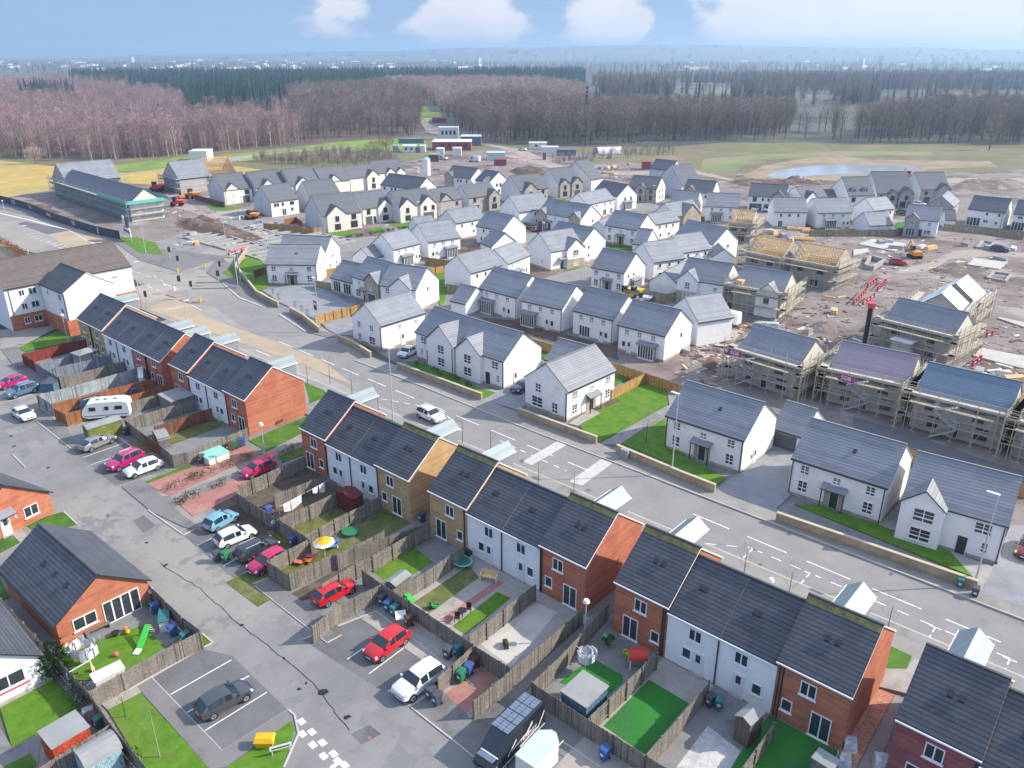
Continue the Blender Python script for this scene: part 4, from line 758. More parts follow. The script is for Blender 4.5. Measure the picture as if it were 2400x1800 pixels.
house('white gabled house with blank sunlit side and side door, right of matching pair', ('11', (752, 592), (1045, 686)), feats=[('gab', 0., .55, .6), ('win', 'S', .27, 2.7, 1.5, 1.4, 'g', .6), ('win', 'S', .27, .7, 1.6, 1.4, 'g', .6), ('win', 'S', .82, 2.9, 1.3, 1.2, 'g'), ('door', 'S', .66, 'door_dark'), ('win', 'S', .88, 1., .6, 1.1, 'g'), ('door', 'E', .3, 'door_white'), ('pipe', 'S', .985)])
house('large white house with pale roof and stone doorway on big corner lawn', ('11', (1185, 778), (1475, 880), (1770, 740)), 'y', feats=[('front', 'E'), ('win', 'S', .32, 2.9, 1., 1.3, 'g'), ('win', 'S', .3, .75, 1.9, 1.5, 'g'), ('win', 'S', .72, .75, 1., 1.5, 'g'), ('stone', 'S', 0, 1, .7, 0), ('pipe', 'S', .975)])
house('dark slate garage half hidden behind the large corner-lawn house', ('11', (1320, 672), (1540, 735)), L=6.5, ez=2.5, feats=[], name='garage', cat='garage', group='garages of the new estate')
house('white house with central dark door and canopy left of double driveway', ('11', (2105, 1035), (2606, 1197)), feats=[('front', 'S'), ('door', 'E', .4, 'door_white'), ('win', 'E', .3, 1., .5, .8, '1')] + FP)
house('slate roofed garage with open dark doorway at head of driveway', ('21', (580, 1115), (770, 1175)), L=6.5, ez=2.6, feats=[('garage', 'S', .45, 3.0)], name='garage', cat='garage', group='garages of the new estate')
house('white house with central door and canopy right of double driveway', ('21', (710, 1312), (1322, 1505)), feats=[('front', 'S')] + FP)
h_ = house('white house with steep front gable and dark door at right edge', ('21', (1430, 1565), (2105, 1755)), feats=[('gab', 0., .43, .9), ('win', 'S', .24, 2.8, 1.9, 1.4, 'g', .9), ('win', 'S', .24, .7, 1.9, 1.4, 'g', .9), ('door', 'S', .64, 'door_dark'), ('win', 'S', .8, 2.9, 1.5, 1.2, 'g'), ('win', 'S', .85, 1., .6, 1.1, 'g'), ('pipe', 'S', .985)])
house('small white garage with slate roof left of the row of backs', ('11', (705, 290), (800, 312)), L=6.3, ez=2.6, feats=[], name='garage', cat='garage', group='garages of the new estate')
RW = 'white house backing on bare soil with sun lounge '
house('leftmost white house of row backing on bare soil, sun lounge beside garage', ('11', (890, 207), (1132, 270)), feats=[('rear', 'S', .25), ('pipe', 'S', .98)])
house('second white house of row backing on bare soil, boxy sun lounge at left', ('11', (1165, 288), (1427, 346)), feats=[('rear', 'S', .22), ('pipe', 'S', .98)])
house('third white house of row backing on bare soil, patio doors but no lounge', ('11', (1500, 352), (1758, 416)), feats=[('rear', 'S', .3, 1), ('pipe', 'S', .98)])
house('rightmost white house of row backing on soil, sun lounge at right', ('11', (1790, 445), (2095, 520)), feats=[('rear', 'S', .68), ('side', 'E', ((.6, 2.9),)), ('pipe', 'S', .01)])
house('pale roofed white gable house peeping out behind row of backs', ('I', (930, 1010), (1320, 1195)), 'y', L=7, ez=4.3, feats=[], plinth=None)
LR = 'y'
house('white house with pale roof and sun lounge nearest estate road bend', ('B', (375, 1290), (685, 1355), (1060, 1285)), LR, feats=[('rear', 'E', .45), ('win', 'S', .35, 3., .6, .8, '1')])
house('small slate garage below the pale-roofed pair near road bend', ('B', (140, 1440), (395, 1480), (580, 1480)), LR, L=6.5, ez=2.6, feats=[], name='garage', cat='garage', group='garages of the new estate')
house('white house with pale roof and sun lounge, right one near road bend', ('B', (860, 1170), (1130, 1260), (1505, 1185)), LR, feats=[('rear', 'E', .68)])
house('white house with pale roof and two attic gable windows mid estate', ('B', (1245, 960), (1490, 1015), (1830, 940)), LR, feats=[('side', 'E', ((.2, 3.1), (.55, 3.1), (.6, 1.2))), ('win', 'S', .3, 2.9, .6, .8, '1'), ('win', 'S', .55, 2.9, .6, .8, '1')])
house('white house with blue slate front slope beside small slate garage', ('B', (1740, 1045), (2075, 1115)), tile='grey_tile', feats=[('side', 'S', ((.3, 3.1), (.55, 3.1), (.8, 3.1), (.2, 1.)))])
house('small slate garage in front of blue slate fronted house', ('B', (1795, 1265), (1940, 1320)), L=7.5, ez=2.6, feats=[], name='garage', cat='garage', group='garages of the new estate')
house('white house with long pale roof, left of pair facing estate lane', ('G', (220, 465), (580, 555), (1000, 455)), LR, feats=[('side', 'E', ((.2, 3.1), (.47, 3.1), (.74, 3.1)))])
house('white house with long pale roof and bay, right of pair facing lane', ('G', (690, 380), (1065, 435), (1440, 335)), LR, feats=[('rear', 'E', .3), ('win', 'E', .75, 3.1, .7, .9, 'g')])
house('white house with front gable on stone base beside the estate lane', ('C', (200, 1285), (515, 1385), (835, 1295)), LR, feats=[('egab', .45, 1., .6), ('stone', 'E', .45, 1., 2.2, .6), ('win', 'E', .72, 2.9, 1.5, 1.3, 'g', .6), ('win', 'E', .72, .7, 1.3, 1.3, 'g', .6), ('door', 'E', .34, 'door_dark', 0, 2.2), ('win', 'S', .62, 1.4, .5, .5, '1')])
house('white house with dark slope behind the stone-based gable house', ('C', (440, 1190), (892, 1290)), feats=[('side', 'E', ((.3, 3.),)), ('door', 'E', .3, 'door_white')])
house('white house facing us with canopy door in middle of estate', ('C', (1200, 1038), (1622, 1105)), feats=[('front', 'S'), ('win', 'E', .35, 3., .7, 1., 'g'), ('win', 'E', .35, .8, 1.4, 1.3, 'g')])
house('small white gabled garage left of mid-estate house facing us', ('C', (1010, 1055), (1215, 1075)), 'y', L=6.5, ez=2.6, feats=[], name='garage', cat='garage', group='garages of the new estate')
house('white house with pale roof just behind mid-estate house facing us', ('C', (1640, 980), (1862, 1030), (2100, 965)), LR, feats=[('side', 'E', ((.2, 3.1), (.47, 3.1), (.74, 3.1), (.25, 1.), (.6, 1.)))])
house('white house with stone-fronted side gable at end of estate lane', ('C', (1830, 870), (2110, 930), (2370, 860)), LR, east='buff_stone', feats=[('egab', .3, .9, .5)])
house('white house with slate slope and sun lounge, left of the digger', ('I', (-80, 478), (342, 556)), feats=[('front', 'S'), ('side', 'E', ((.2, 3.), (.45, 3.))), ('bay', 'E', .5)])
house('white house with pale roof, nearer of two beside the digger fence', ('I', (415, 300), (742, 415), (1008, 325)), LR, feats=[('side', 'E', ((.2, 3.1), (.5, 3.1), (.8, 3.1))), ('patio', 'E', .25, 1.4, 2., '2'), ('patio', 'E', .75, 1.2, 2., '2')])
house('white house with pale roof, farther of two beside the digger fence', ('I', (800, 195), (1112, 290), (1362, 208)), LR, feats=[('side', 'E', ((.2, 3.1), (.5, 3.1), (.8, 3.1))), ('patio', 'E', .25, 1.4, 2., '2')])
house('white house with dark blue slope and twin gable windows near timber frames', ('I', (1000, 60), (1495, 180)), feats=[('side', 'E', ((.3, 3.), (.6, 3.))), ('side', 'S', ((.8, 3.2),))])
house('white garage with blue corner scaffold by the raw timber roofs', ('I', (1480, 348), (1780, 350), (1890, 290)), LR, L=7, ez=3.4, feats=[], name='garage', cat='garage', group='garages of the new estate', plinth=None)
house('white double garage with long roof behind close-boarded fence', ('I', (670, 648), (1058, 712), (1500, 480)), LR, L=12, ez=2.6, feats=[], name='garage', cat='garage', group='garages of the new estate')
house('white new house with stone-based gable and open garage by builders van', ('I', (1050, 618), (1628, 712)), feats=[('gab', 0., .46, .7), ('stone', 'S', 0, .46, 2.3, .7, 'grey_stone'), ('win', 'S', .24, 2.8, 1., 1.3, 'g', .7), ('win', 'S', .24, .8, 1.8, 1.3, 'g', .7), ('win', 'S', .83, 2.9, .8, .9, 'g'), ('door', 'S', .55), ('garage', 'S', .8, 2.5)])
CH = 'charcoal_tile'; G2 = 'dark roofed houses at the far side of the estate'
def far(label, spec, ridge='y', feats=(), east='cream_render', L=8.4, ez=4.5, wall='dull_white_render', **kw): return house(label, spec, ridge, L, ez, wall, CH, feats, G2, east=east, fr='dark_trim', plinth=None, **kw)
FR = [('win', 'E', .25, 2.8, 1.5, 1.3, '2'), ('win', 'E', .8, 2.8, 1.5, 1.3, '2'), ('garage', 'E', .76, 2.4), ('win', 'E', .25, .6, 1.9, 1.5, '2'), ('door', 'E', .52)]
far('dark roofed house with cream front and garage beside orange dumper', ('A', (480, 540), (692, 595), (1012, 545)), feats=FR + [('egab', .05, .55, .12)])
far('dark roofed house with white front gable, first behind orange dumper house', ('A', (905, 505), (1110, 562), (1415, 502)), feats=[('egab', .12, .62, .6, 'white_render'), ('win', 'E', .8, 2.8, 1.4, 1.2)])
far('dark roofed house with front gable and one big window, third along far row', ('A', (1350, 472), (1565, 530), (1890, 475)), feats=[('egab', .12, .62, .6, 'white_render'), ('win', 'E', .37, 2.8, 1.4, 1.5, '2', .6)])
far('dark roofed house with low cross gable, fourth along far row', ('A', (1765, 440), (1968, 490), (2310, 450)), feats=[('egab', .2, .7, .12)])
far('dark roofed house with tall cream gable, fifth along far row', ('B', (-70, 400), (120, 438), (500, 400)), feats=[('egab', .55, 1., .9), ('win', 'E', .77, 2.6, 1.1, 1.6, '2', .9), ('win', 'E', .77, .5, 1.6, 1.6, '2', .9)])
far('dark roofed unfinished house with raking poles at end of far row', ('B', (290, 330), (480, 370), (870, 345)), feats=[('egab', .3, .6, .5), ('egab', .68, .95, .5)])
far('long dark roofed house side-on behind the cream fronted row', ('B', (505, 512), (985, 580)), 'x', feats=[('side', 'S', ((.1, 3.1), (.3, 3.1), (.4, 3.1)))], wall='white_render', east='white_render')
far('white house with small back porch beside the torn-up ground', ('A', (1065, 682), (1302, 740), (1665, 695)), feats=[('side', 'E', ((.14, 3.), (.24, 3.), (.42, 3.), (.72, 3.), (.8, 3.), (.75, 1.2))), ('patio', 'E', .45, 1.4, 2., '2')], east='white_render')
far('white house with plain dark roof between porch house and cream row', ('A', (1620, 622), (1828, 685), (2206, 640)), east='white_render')
far('cream fronted house with stone gable beside dark parked car', ('A', (1730, 835), (1965, 925), (2415, 850)), feats=[('egab', .1, .6, .7), ('win', 'E', .35, 2.8, 1.1, 1.4, '2', .7), ('win', 'E', .35, .6, 1.7, 1.5, '2', .7), ('win', 'E', .8, 2.8, 1.4, 1.3), ('win', 'E', .8, .5, 2., 1.8, '3')])
far('cream fronted house with twin garages, second of lawned row', ('B', (45, 770), (280, 832), (702, 800)), feats=[('egab', .52, 1., .4), ('win', 'E', .2, 2.8, 1.2, 1.4), ('win', 'E', .76, 2.8, 1.2, 1.4, '2', .4), ('garage', 'E', .2, 2.2), ('door', 'E', .4, 'door_dark'), ('win', 'E', .76, .6, 2., 1.5, '3', .4)])
far('white fronted house with two front gables and double garage, lawned row', ('B', (520, 745), (755, 810), (1205, 745)), feats=[('egab', 0, .42, .5, 'cream_render'), ('egab', .55, 1., .5, 'cream_render'), ('win', 'E', .2, 2.8, 1.1, 1.4, '2', .5), ('win', 'E', .2, .6, 1.7, 1.5, '2', .5), ('garage', 'E', .77, 3.6, .5), ('win', 'E', .68, 2.8, 1., 1.3, '2', .5), ('win', 'E', .9, 2.8, 1., 1.3, '2', .5)])
far('pale stone fronted house at right end of lawned row', ('B', (1040, 690), (1268, 738), (1560, 695)), feats=[('win', 'E', .3, 2.8, 1., 1.3), ('win', 'E', .8, 2.8, 1., 1.1), ('egab', .05, .6, .12)], east='grey_stone')
far('stone fronted house with end gable over tall windows beside small lawn', ('B', (1440, 640), (1658, 688), (2040, 640)), feats=[('egab', .62, 1., 1.2, 'grey_stone'), ('win', 'E', .2, 2.9, 1., 1.3), ('win', 'E', .8, 2.6, 1.1, 1.5, '2', 1.2), ('win', 'E', .8, .5, 2., 1.6, '4', 1.2), ('garage', 'E', .25, 2.3)], east='grey_stone')
far('dark slate house with stone side gable at back of estate', ('B', (1345, 400), (1668, 440)), 'x', feats=[('gab', 0., .32, .5, 'grey_stone'), ('side', 'S', ((.5, 3.), (.62, 3.), (.85, 3.)))], wall='white_render')
far('dark slate house with two small gable windows beside timber-roofed plot', ('B', (1730, 452), (1908, 488)), 'x', feats=[('side', 'E', ((.4, 3.), (.58, 3.), (.5, 1.))), ('gab', .55, 1., .3)], wall='white_render', east='white_render')
far('dark roofed house with stone front gable and corner garage, centre back', ('B', (2065, 540), (2318, 598), (2612, 545)), feats=[('egab', .12, .6, .6, 'grey_stone'), ('win', 'E', .36, 2.6, 1., 1.4, '2', .6), ('win', 'E', .82, 2.8, 1., 1.3), ('garage', 'E', .82, 2.4)], east='grey_stone')
far('dark roofed house with twin stone gables and blue garage, centre back', ('C', (345, 452), (605, 512), (832, 470)), feats=[('egab', .05, .45, .6, 'grey_stone'), ('egab', .55, 1., .6, 'grey_stone'), ('win', 'E', .25, 2.6, 1., 1.5, '2', .6), ('win', 'E', .25, .5, 1.7, 1.6, '4', .6), ('win', 'E', .77, 2.6, 1.2, 1.4, '2', .6), ('garage', 'E', .77, 2.4, .6)], east='grey_stone')
far('tall white gable end house with dark slope at edge of cleared ground', ('C', (600, 395), (1035, 450)), 'y', L=7, ez=4.6, east='white_render', wall='dull_white_render')
house('white house with pale roof, gable windows hidden, behind stone-gabled terrace', ('C', (-160, 800), (98, 870), (382, 795)), LR, feats=[('side', 'E', ((.5, 3.), (.55, 1.))), ('win', 'S', .6, 1.2, .7, 1., 'g')])
far('white house with dark slope and sun lounge behind long pale roof', ('C', (1040, 608), (1362, 668)), 'x', feats=[('side', 'E', ((.4, 3.), (.7, 3.))), ('bay', 'E', .5)], wall='white_render', east='white_render')
house('long white house with pale roof and row of small rear windows', ('C', (715, 735), (982, 775), (1385, 708)), LR, feats=[('side', 'E', ((.15, 3.1), (.35, 3.1), (.65, 3.1), (.85, 3.1))), ('patio', 'E', .35, 1.6, 2., '2'), ('patio', 'E', .65, 1.6, 2., '2'), ('patio', 'E', .9, 1.2, 2., '2')])
far('grey stone house with blue door at back of estate', ('C', (1505, 542), (1872, 572)), 'x', feats=[('gab', .3, .62, .4, 'grey_stone'), ('side', 'E', ((.35, 3.), (.65, 3.), (.4, .9), (.7, .9))), ('win', 'S', .18, 2.9, 1.2, 1.2), ('win', 'S', .46, 2.8, 1., 1.4, '2', .4), ('win', 'S', .8, 2.9, 1., 1.2), ('door', 'S', .46, 'door_dark', .4), ('win', 'S', .18, .8, 1.4, 1.5), ('win', 'S', .8, .8, 1., 1.5)], wall='grey_stone', east='cream_render')
far('white gabled house half hidden right of grey stone house', ('C', (1890, 440), (2205, 520)), 'y', L=8, east='white_render')
far('grey roofed house on the skyline behind grey stone house', ('C', (1780, 300), (2050, 330)), 'x', L=8, east='white_render')
house('white houses pair with stone gables behind two parked dark cars', ('C', (335, 872), (887, 965)), feats=[('gab', 0., .2, .5, 'buff_stone'), ('gab', .75, 1., .5, 'buff_stone'), ('win', 'S', .1, 2.9, .8, 1.1, 'g', .5), ('win', 'S', .4, 3., .6, .9, 'g'), ('win', 'S', .6, 3., .6, .9, 'g'), ('win', 'S', .87, 2.8, .9, 1.2, 'g', .5), ('garage', 'S', .1, 2.2, .5), ('door', 'S', .27, 'door_dark', 0, 2.2), ('side', 'E', ((.6, 3.),))])
far('dark slate house with stone gable, leftmost by the pond track', ('D', (5, 598), (378, 628)), 'x', feats=[('gab', 0., .46, .5, 'grey_stone'), ('side', 'S', ((.2, 2.9), (.8, 2.9)))], wall='white_render', east='white_render')
far('dark slate house with big blue garage and stone gable below pond', ('D', (852, 657), (1335, 687)), 'x', feats=[('gab', .62, 1., .6, 'grey_stone'), ('win', 'S', .18, 2.9, 1.2, 1.3), ('win', 'S', .4, 3.2, .6, .8), ('win', 'S', .55, 3.2, .6, .8), ('win', 'S', .8, 3.2, .8, .7, '1', .6), ('garage', 'S', .22, 3.6), ('garage', 'S', .52, 1.6)], wall='white_render', east='white_render')
far('dark roofed house with tall white front gable below the pond', ('D', (1330, 640), (1570, 692), (1962, 688)), feats=[('egab', .08, .55, .7, 'white_render'), ('win', 'E', .3, 2.6, 1.2, 1.6, '2', .7), ('win', 'E', .8, 3., 1.3, 1.)], east='white_render', wall='white_render')
hd = far('white house with two box dormers in pale roof below pond', ('D', (1910, 572), (2162, 657), (2430, 637)), feats=[('win', 'E', .2, 2.6, 1.2, 1.3), ('win', 'E', .8, 2.6, 1.2, 1.3), ('door', 'E', .5)], east='white_render', wall='white_render')
for s in (.25, .7):
 y = -hd.L / 2 + s * hd.L; x = hd.W / 2 - 1.2; MB().box(x - 1.6, y - .8, hd.ez + .4, x, y + .8, hd.ez + 2.1, 'lead_grey', 'dark_trim').build('dormer', hd.root); o = link('window', win_mesh(1.2, 1., '2', 'white_trim'), hd.root, (x, y, hd.ez + .9), math.pi / 2); link('pane', pane_mesh(1.2, 1., 'glass'), o)
far('house with two stone front gables by the pond, right of dormers', ('E', (90, 530), (312, 628)), L=11., feats=[('egab', .3, .55, .8, 'grey_stone'), ('egab', .6, 1., 1., 'grey_stone'), ('win', 'E', .12, 2.7, 1., 1.3), ('win', 'E', .42, 2.5, 1.1, 1.4, '2', .8), ('win', 'E', .8, 2.7, 1., 1.3, '2', 1.), ('win', 'E', .72, .4, 1.8, 1.8, '2', 1.), ('garage', 'E', .9, 1.4, 1.)], east='grey_stone')
far('dark roofed house with far right cream gable under orange digger', ('E', (640, 500), (882, 577)), L=9.5, feats=[('egab', .55, 1., .8), ('win', 'E', .2, 2.8, 1., 1.), ('win', 'E', .78, 2.4, 1.1, 1.3, '2', .8), ('garage', 'E', .25, 2.2)], east='grey_stone', wall='dull_white_render')
house('grey stone bungalow-like gable house with bright sunlit roof slope', ('E', (940, 768), (1310, 802), (1465, 735)), 'y', L=8, ez=3.6, wall='grey_stone', tile='grey_tile', feats=[('side', 'S', ((.38, 1.), (.68, 1.1))), ('side', 'E', ((.35, 2.4),))], plinth=None, group=G2)
PR = 'white rendered house '
house('white house backing on site fence, blue patio doors, first of far-right two', ('E', (1490, 828), (1967, 880)), tile=CH, feats=[('patio', 'S', .2, 3.4, 2.3, '4'), ('side', 'S', ((.53, 3.2), (.86, 3.2), (.5, 1.2), (.56, 1.2), (.82, 1.))), ('pipe', 'S', .95)], plinth=None, group=G2)
house('white house backing on site fence cut by right edge of view', ('E', (2080, 892), (2560, 940)), tile=CH, feats=[('patio', 'S', .18, 3., 2.3, '4'), ('win', 'S', .2, 3.2, 1.2, .8)], plinth=None, group=G2)
house('white house with plain gable, second left of the first timber roof', ('D', (-170, 752), (168, 778)), feats=[('side', 'S', ((.75, 3.1),)), ('side', 'E', ((.4, 3.),))])
house('white house with three rear windows just behind first timber roof', ('D', (300, 792), (728, 812)), feats=[('rear', 'S', .35)])
house('white house with three rear windows, grey roof, left of pond-side pair', ('D', (1200, 866), (1617, 872)), feats=[('side', 'S', ((.2, 3.1), (.46, 3.1), (.74, 3.1))), ('patio', 'S', .2, 1.2, 2., '2')])
house('white house with rear sun lounge and bins, right of pond-side pair', ('D', (1757, 880), (2192, 872)), feats=[('rear', 'S', .4)])
house('white house with pale roof slope left of stone-gabled new house', ('E', (0, 792), (278, 850), (607, 838)), LR, feats=[('side', 'E', ((.3, 3.), (.55, 3.), (.82, 3.), (.8, 1.1)))])
house('low white garage with pale roof behind long site fence', ('E', (0, 972), (217, 1045), (540, 1042)), LR, ez=2.6, feats=[], name='garage', cat='garage', group='garages of the new estate')
house('new white house with brown stone gable standing on raw site', ('E', (672, 955), (1105, 992)), feats=[('gab', 0., .45, .6, 'grey_stone'), ('win', 'S', .22, 2.9, 1., 1.2, 'g', .6), ('win', 'S', .22, .3, 2.2, 2.0, '3', .6), ('door', 'S', .52), ('win', 'S', .75, 3., .8, 1., 'g'), ('win', 'S', .72, .8, 1.7, 1.2, 'g')])
house('small dark garage right of new stone-gabled house on site', ('E', (1200, 972), (1332, 978)), L=6, ez=2.6, tile=CH, feats=[], name='garage', cat='garage', group='garages of the new estate')
house('small dark roofed garage between pond-side houses', ('D', (1750, 690), (2110, 700)), L=6, ez=2.4, tile=CH, feats=[], name='garage', cat='garage', group='garages of the new estate')
house('small slate garage behind pale-roofed rear-windowed long house', ('B', (990, 1075), (1230, 1050)), L=6, ez=2.6, tile='grey_tile', feats=[], name='garage', cat='garage', group='garages of the new estate')
house('white garage behind the first row of backs and lane', ('C', (1560, 1280), (1720, 1300)), L=8, ez=2.6, tile='grey_tile', feats=[], name='garage', cat='garage', group='garages of the new estate')
# ================================================================ TERRACES, FLATS, BUNGALOWS
MATS['red_brick'].node_tree  # one brick for every red terrace, sunny side and shaded side alike
TG = 'terraced houses along the main road'
def terrace(label, x0, x1, wall, hi, feats, y0=46.0, L=8.7, ver='white_trim', moss=0, zdorm=0, end=0, dy=0.):
 ez = 5.0 if hi else 4.55
 h = house(label, None, 'x', L if hi else L - .35, ez, wall, 'slate_tile', feats, TG, 'terraced_house', 'terraced house', corners=((x0 + .012, y0 + dy), (x1 - .012, y0 + dy)), verge='white_trim', ov=.14, vg=.1 if hi else 0., plinth=None, pitch=math.tan(R(36)), gutter='white_trim')
 t = math.tan(R(36)); X0, X1 = -h.W / 2, h.W / 2
 if moss:
  b = MB(); w = .55; zt = h.rz_top + .145
  b.face([(X0 - .1, -w, zt - w * t + .012), (X1 + .1, -w, zt - w * t + .012), (X1 + .1, 0, zt + .012), (X0 - .1, 0, zt + .012)], 'moss_ridge'); b.box(X0 - .1, -.1, zt - .05, X1 + .1, .12, zt + .06, 'slate_tile'); b.build('ridge_cap', h.root)
 if zdorm:
  b = MB(); wd = 1.1; zr = h.rz_top - .4; ze = zr - .85; ya = h.L / 2 + .55
  xc = -.35; yb = .75
  b.box(xc - wd + .15, .8, ez - .6, xc + wd - .15, ya - .25, ze + .05, 'lead_grey')
  b.face([(xc - wd + .15, ya - .25, ze), (xc + wd - .15, ya - .25, ze), (xc, ya - .25, zr - .05)][::-1], 'lead_grey')
  for sg in (-1, 1):
   q = [(xc + sg * wd, ya, ze), (xc, ya, zr), (xc, yb, zr), (xc + sg * wd, yb + 1.2, ze)]; b.face(q if sg > 0 else q[::-1], 'zinc'); b.face([(p[0], p[1], p[2] - .1) for p in (q[::-1] if sg > 0 else q)], 'white_trim')
   q = [(xc + sg * wd, ya, ze - .12), (xc, ya, zr - .12), (xc, ya, zr + .01), (xc + sg * wd, ya, ze + .01)]; b.face(q if sg < 0 else q[::-1], 'white_trim')
   e = xc + sg * wd; b.box(min(e, e + sg * .06), yb + 1.3, ze - .1, max(e, e + sg * .06), ya, ze + .02, 'white_trim')
  b.build('dormer', h.root)
 feat(h, ('win', 'N', .3, 2.9, 1.1, 1.2)); feat(h, ('door', 'N', .72, 'door_dark')); feat(h, ('win', 'N', .3, .9, 1.2, 1.2))
 return h
def RU(su, sw, sp, **k): return [('win', 'S', su, 3.15, 1.15, 1.2), ('win', 'S', sw, 1.0, .8, 1.05, '1'), ('patio', 'S', sp, 1.45, 2.1, '2')] + [('vents', .42, .56)] + [('pipe', 'S', s) for s in k.get('p', ())]
def RW_(su, sd, sw, p=()): return [('win', 'S', su, 3.0, 1.1, 1.1), ('door', 'S', sd, 'door_white'), ('win', 'S', sw, 1.05, .8, 1.0, '1')] + [('pipe', 'S', s) for s in p] + [('vents', .3, .38)]
terrace('buff brick terraced house at far left end beside the flats', -135.2, -130.6, 'buff_brick', 1, RU(.5, .75, .3, p=(.97,)), zdorm=1)
terrace('buff brick terraced house second from the flats, white verge beside it', -130.6, -125.9, 'buff_brick', 1, RU(.5, .75, .3, p=(.03,)))
terrace('white terraced house next to buff pair, slate roof step behind red fence', -125.9, -121.2, 'white_render', 0, RW_(.5, .35, .6, (.97,)))
terrace('white terraced house with rear dish, left of red brick pair', -121.2, -116.5, 'white_render', 0, RW_(.5, .35, .6))
terrace('red brick terraced house joined to white pair above pale blue fence', -116.5, -111.8, 'red_brick', 0, RU(.5, .3, .7, p=(.97,)), zdorm=1)
terrace('red brick terraced house whose sunlit gable overlooks narrow gap', -111.8, -107, 'red_brick', 0, RU(.5, .3, .75, p=(.03,)), zdorm=1, end=1)
terrace('single red brick terraced house between narrow gap and white pair', -104.3, -99.2, 'red_brick', 1, RU(.55, .75, .3, p=(.97,)), zdorm=1)
terrace('white terraced house right of narrow gap, above caravan yard', -99.2, -94.6, 'white_render', 0, RW_(.5, .35, .55, (.97,)))
terrace('white terraced house touching red house with big sunlit end gable', -94.6, -90., 'white_render', 0, RW_(.5, .5, .72))
terrace('red brick end house with broad blank sunlit gable beside grass verge', -90., -85.0, 'red_brick', 1, RU(.45, .3, .7, p=(.04,)), zdorm=1)
terrace('red brick end house above washing-line garden, left of white pair', -73.2, -68.4, 'red_brick', 1, RU(.5, .75, .28, p=(.97,)), zdorm=1)
terrace('white terraced house behind garden with white washing', -68.4, -64.05, 'white_render', 0, RW_(.5, .55, .3, (.97,)))
terrace('white terraced house behind the dark red shed', -64.05, -59.7, 'white_render', 0, RW_(.5, .45, .75))
terrace('buff brick house whose lit gable faces the slate roof next door', -59.7, -54.5, 'buff_brick', 1, RU(.42, .22, .6, p=(.03,)), moss=1, zdorm=1)
terrace('buff brick house right of lit buff gable, french doors on small patio', -51.5, -46.25, 'buff_brick', 1, RU(.55, .8, .3, p=(.93,)), moss=1, zdorm=1)
terrace('white terraced house behind garden with toys and wooden bench', -46.25, -41.7, 'white_render', 0, RW_(.62, .62, .4, (.98,)))
terrace('white terraced house behind red brick garden path', -41.7, -37.2, 'white_render', 0, RW_(.5, .5, .75))
terrace('red brick house with gravel yard and glowing end gable by footpath', -37.2, -32.2, 'red_brick', 1, RU(.4, .2, .68, p=(.04, .01)), moss=1, zdorm=1)
terrace('red brick house above blue shed garden with red toy playhouse', -29.2, -24.2, 'red_brick', 1, RU(.5, .8, .33, p=(.96, .92)), moss=1, zdorm=1)
terrace('white terraced house behind bright artificial turf garden', -24.2, -19.7, 'white_render', 0, RW_(.55, .65, .42, (.985,)))
terrace('white terraced house behind tall brown shed and teal bin', -19.7, -15.2, 'white_render', 0, RW_(.4, .4, .72))
terrace('red brick end house beside red gravel strip, nearest full gable', -15.2, -10.0, 'red_brick', 1, RU(.45, .2, .68, p=(.04, .09)), moss=1, zdorm=1)
terrace('plum brick house at bottom right cut by lower edge of view', -7.1, -2.2, 'plum_brick', 1, RU(.5, .3, .7, p=(.97,)), zdorm=1)
terrace('slate roofed house in bottom right corner, walls out of sight', -2.2, 2.8, 'white_render', 0, RW_(.5, .5, .7))
y1 = 62.
hA = house('three storey white and red brick flats with L shaped grey roof', None, 'y', 22., 7.6, 'white_render', 'brown_tile', [('win', 'E', .12, 5.9, .9, 1.1), ('win', 'E', .2, 5.9, 1.3, 1.2), ('win', 'E', .12, 3.5, .9, 1.1), ('win', 'E', .2, 3.5, 1.3, 1.2), ('pipe', 'E', .03)], None, 'apartment_block', 'flats', corners=((-165.5, 41.4), (-152.3, 41.4)), verge='cream_render', plinth=None, pitch=math.tan(R(30)))
hB = house('x', None, 'x', 8.5, 7.6, 'white_render', 'slate_tile', [('win', 'S', .3, 5.9, .5, 1.1, '1'), ('win', 'S', .8, 5.9, 1.1, 1.2), ('win', 'S', .8, 3.4, 1.1, 1.2), ('win', 'S', .8, .9, 1.1, 1.2), ('win', 'S', .3, .9, .5, 1.1, '1'), ('pipe', 'S', .97)], None, 'x', 'x', corners=((-152.4, 46.9), (-142.4, 47.1)), verge='cream_render', plinth=None, pitch=math.tan(R(32)))
bpy.context.view_layer.update()
M2 = hA.root.matrix_world.inverted() @ hB.root.matrix_world
for ch in list(hB.root.children): ml = ch.matrix_local.copy(); ch.parent = hA.root; ch.matrix_local = M2 @ ml
bpy.data.objects.remove(hB.root)
b = MB(); a, c = hA.root.location, hA
for (x0, yy0, x1_, yy1) in ((-165.55, 41.5, -152.46, 63.5), (-152.46, 46.95, -142.36, 55.6)): b.box(x0 - a.x - .06, yy0 - a.y - .06, 0, x1_ - a.x + .06, yy1 - a.y + .06, 2.75, 'red_brick')
b.build('brick_storey', hA.root)
for s, w_ in ((44.2, .9), (46.0, 1.3)):
 o = link('window', win_mesh(w_, 1.15, '2', 'white_trim'), hA.root, (-152.4 - a.x + .06, s - .3 - a.y, 1.), math.pi / 2); link('pane', pane_mesh(w_, 1.15, 'glass'), o)
house('white gabled building cut off at left edge above orange hedge', ('T', (-400, 400), (160, 290)), 'x', 9, 6., 'white_render', 'brown_tile', [], None, 'white_house', 'house', plinth=None, pitch=math.tan(R(20)))
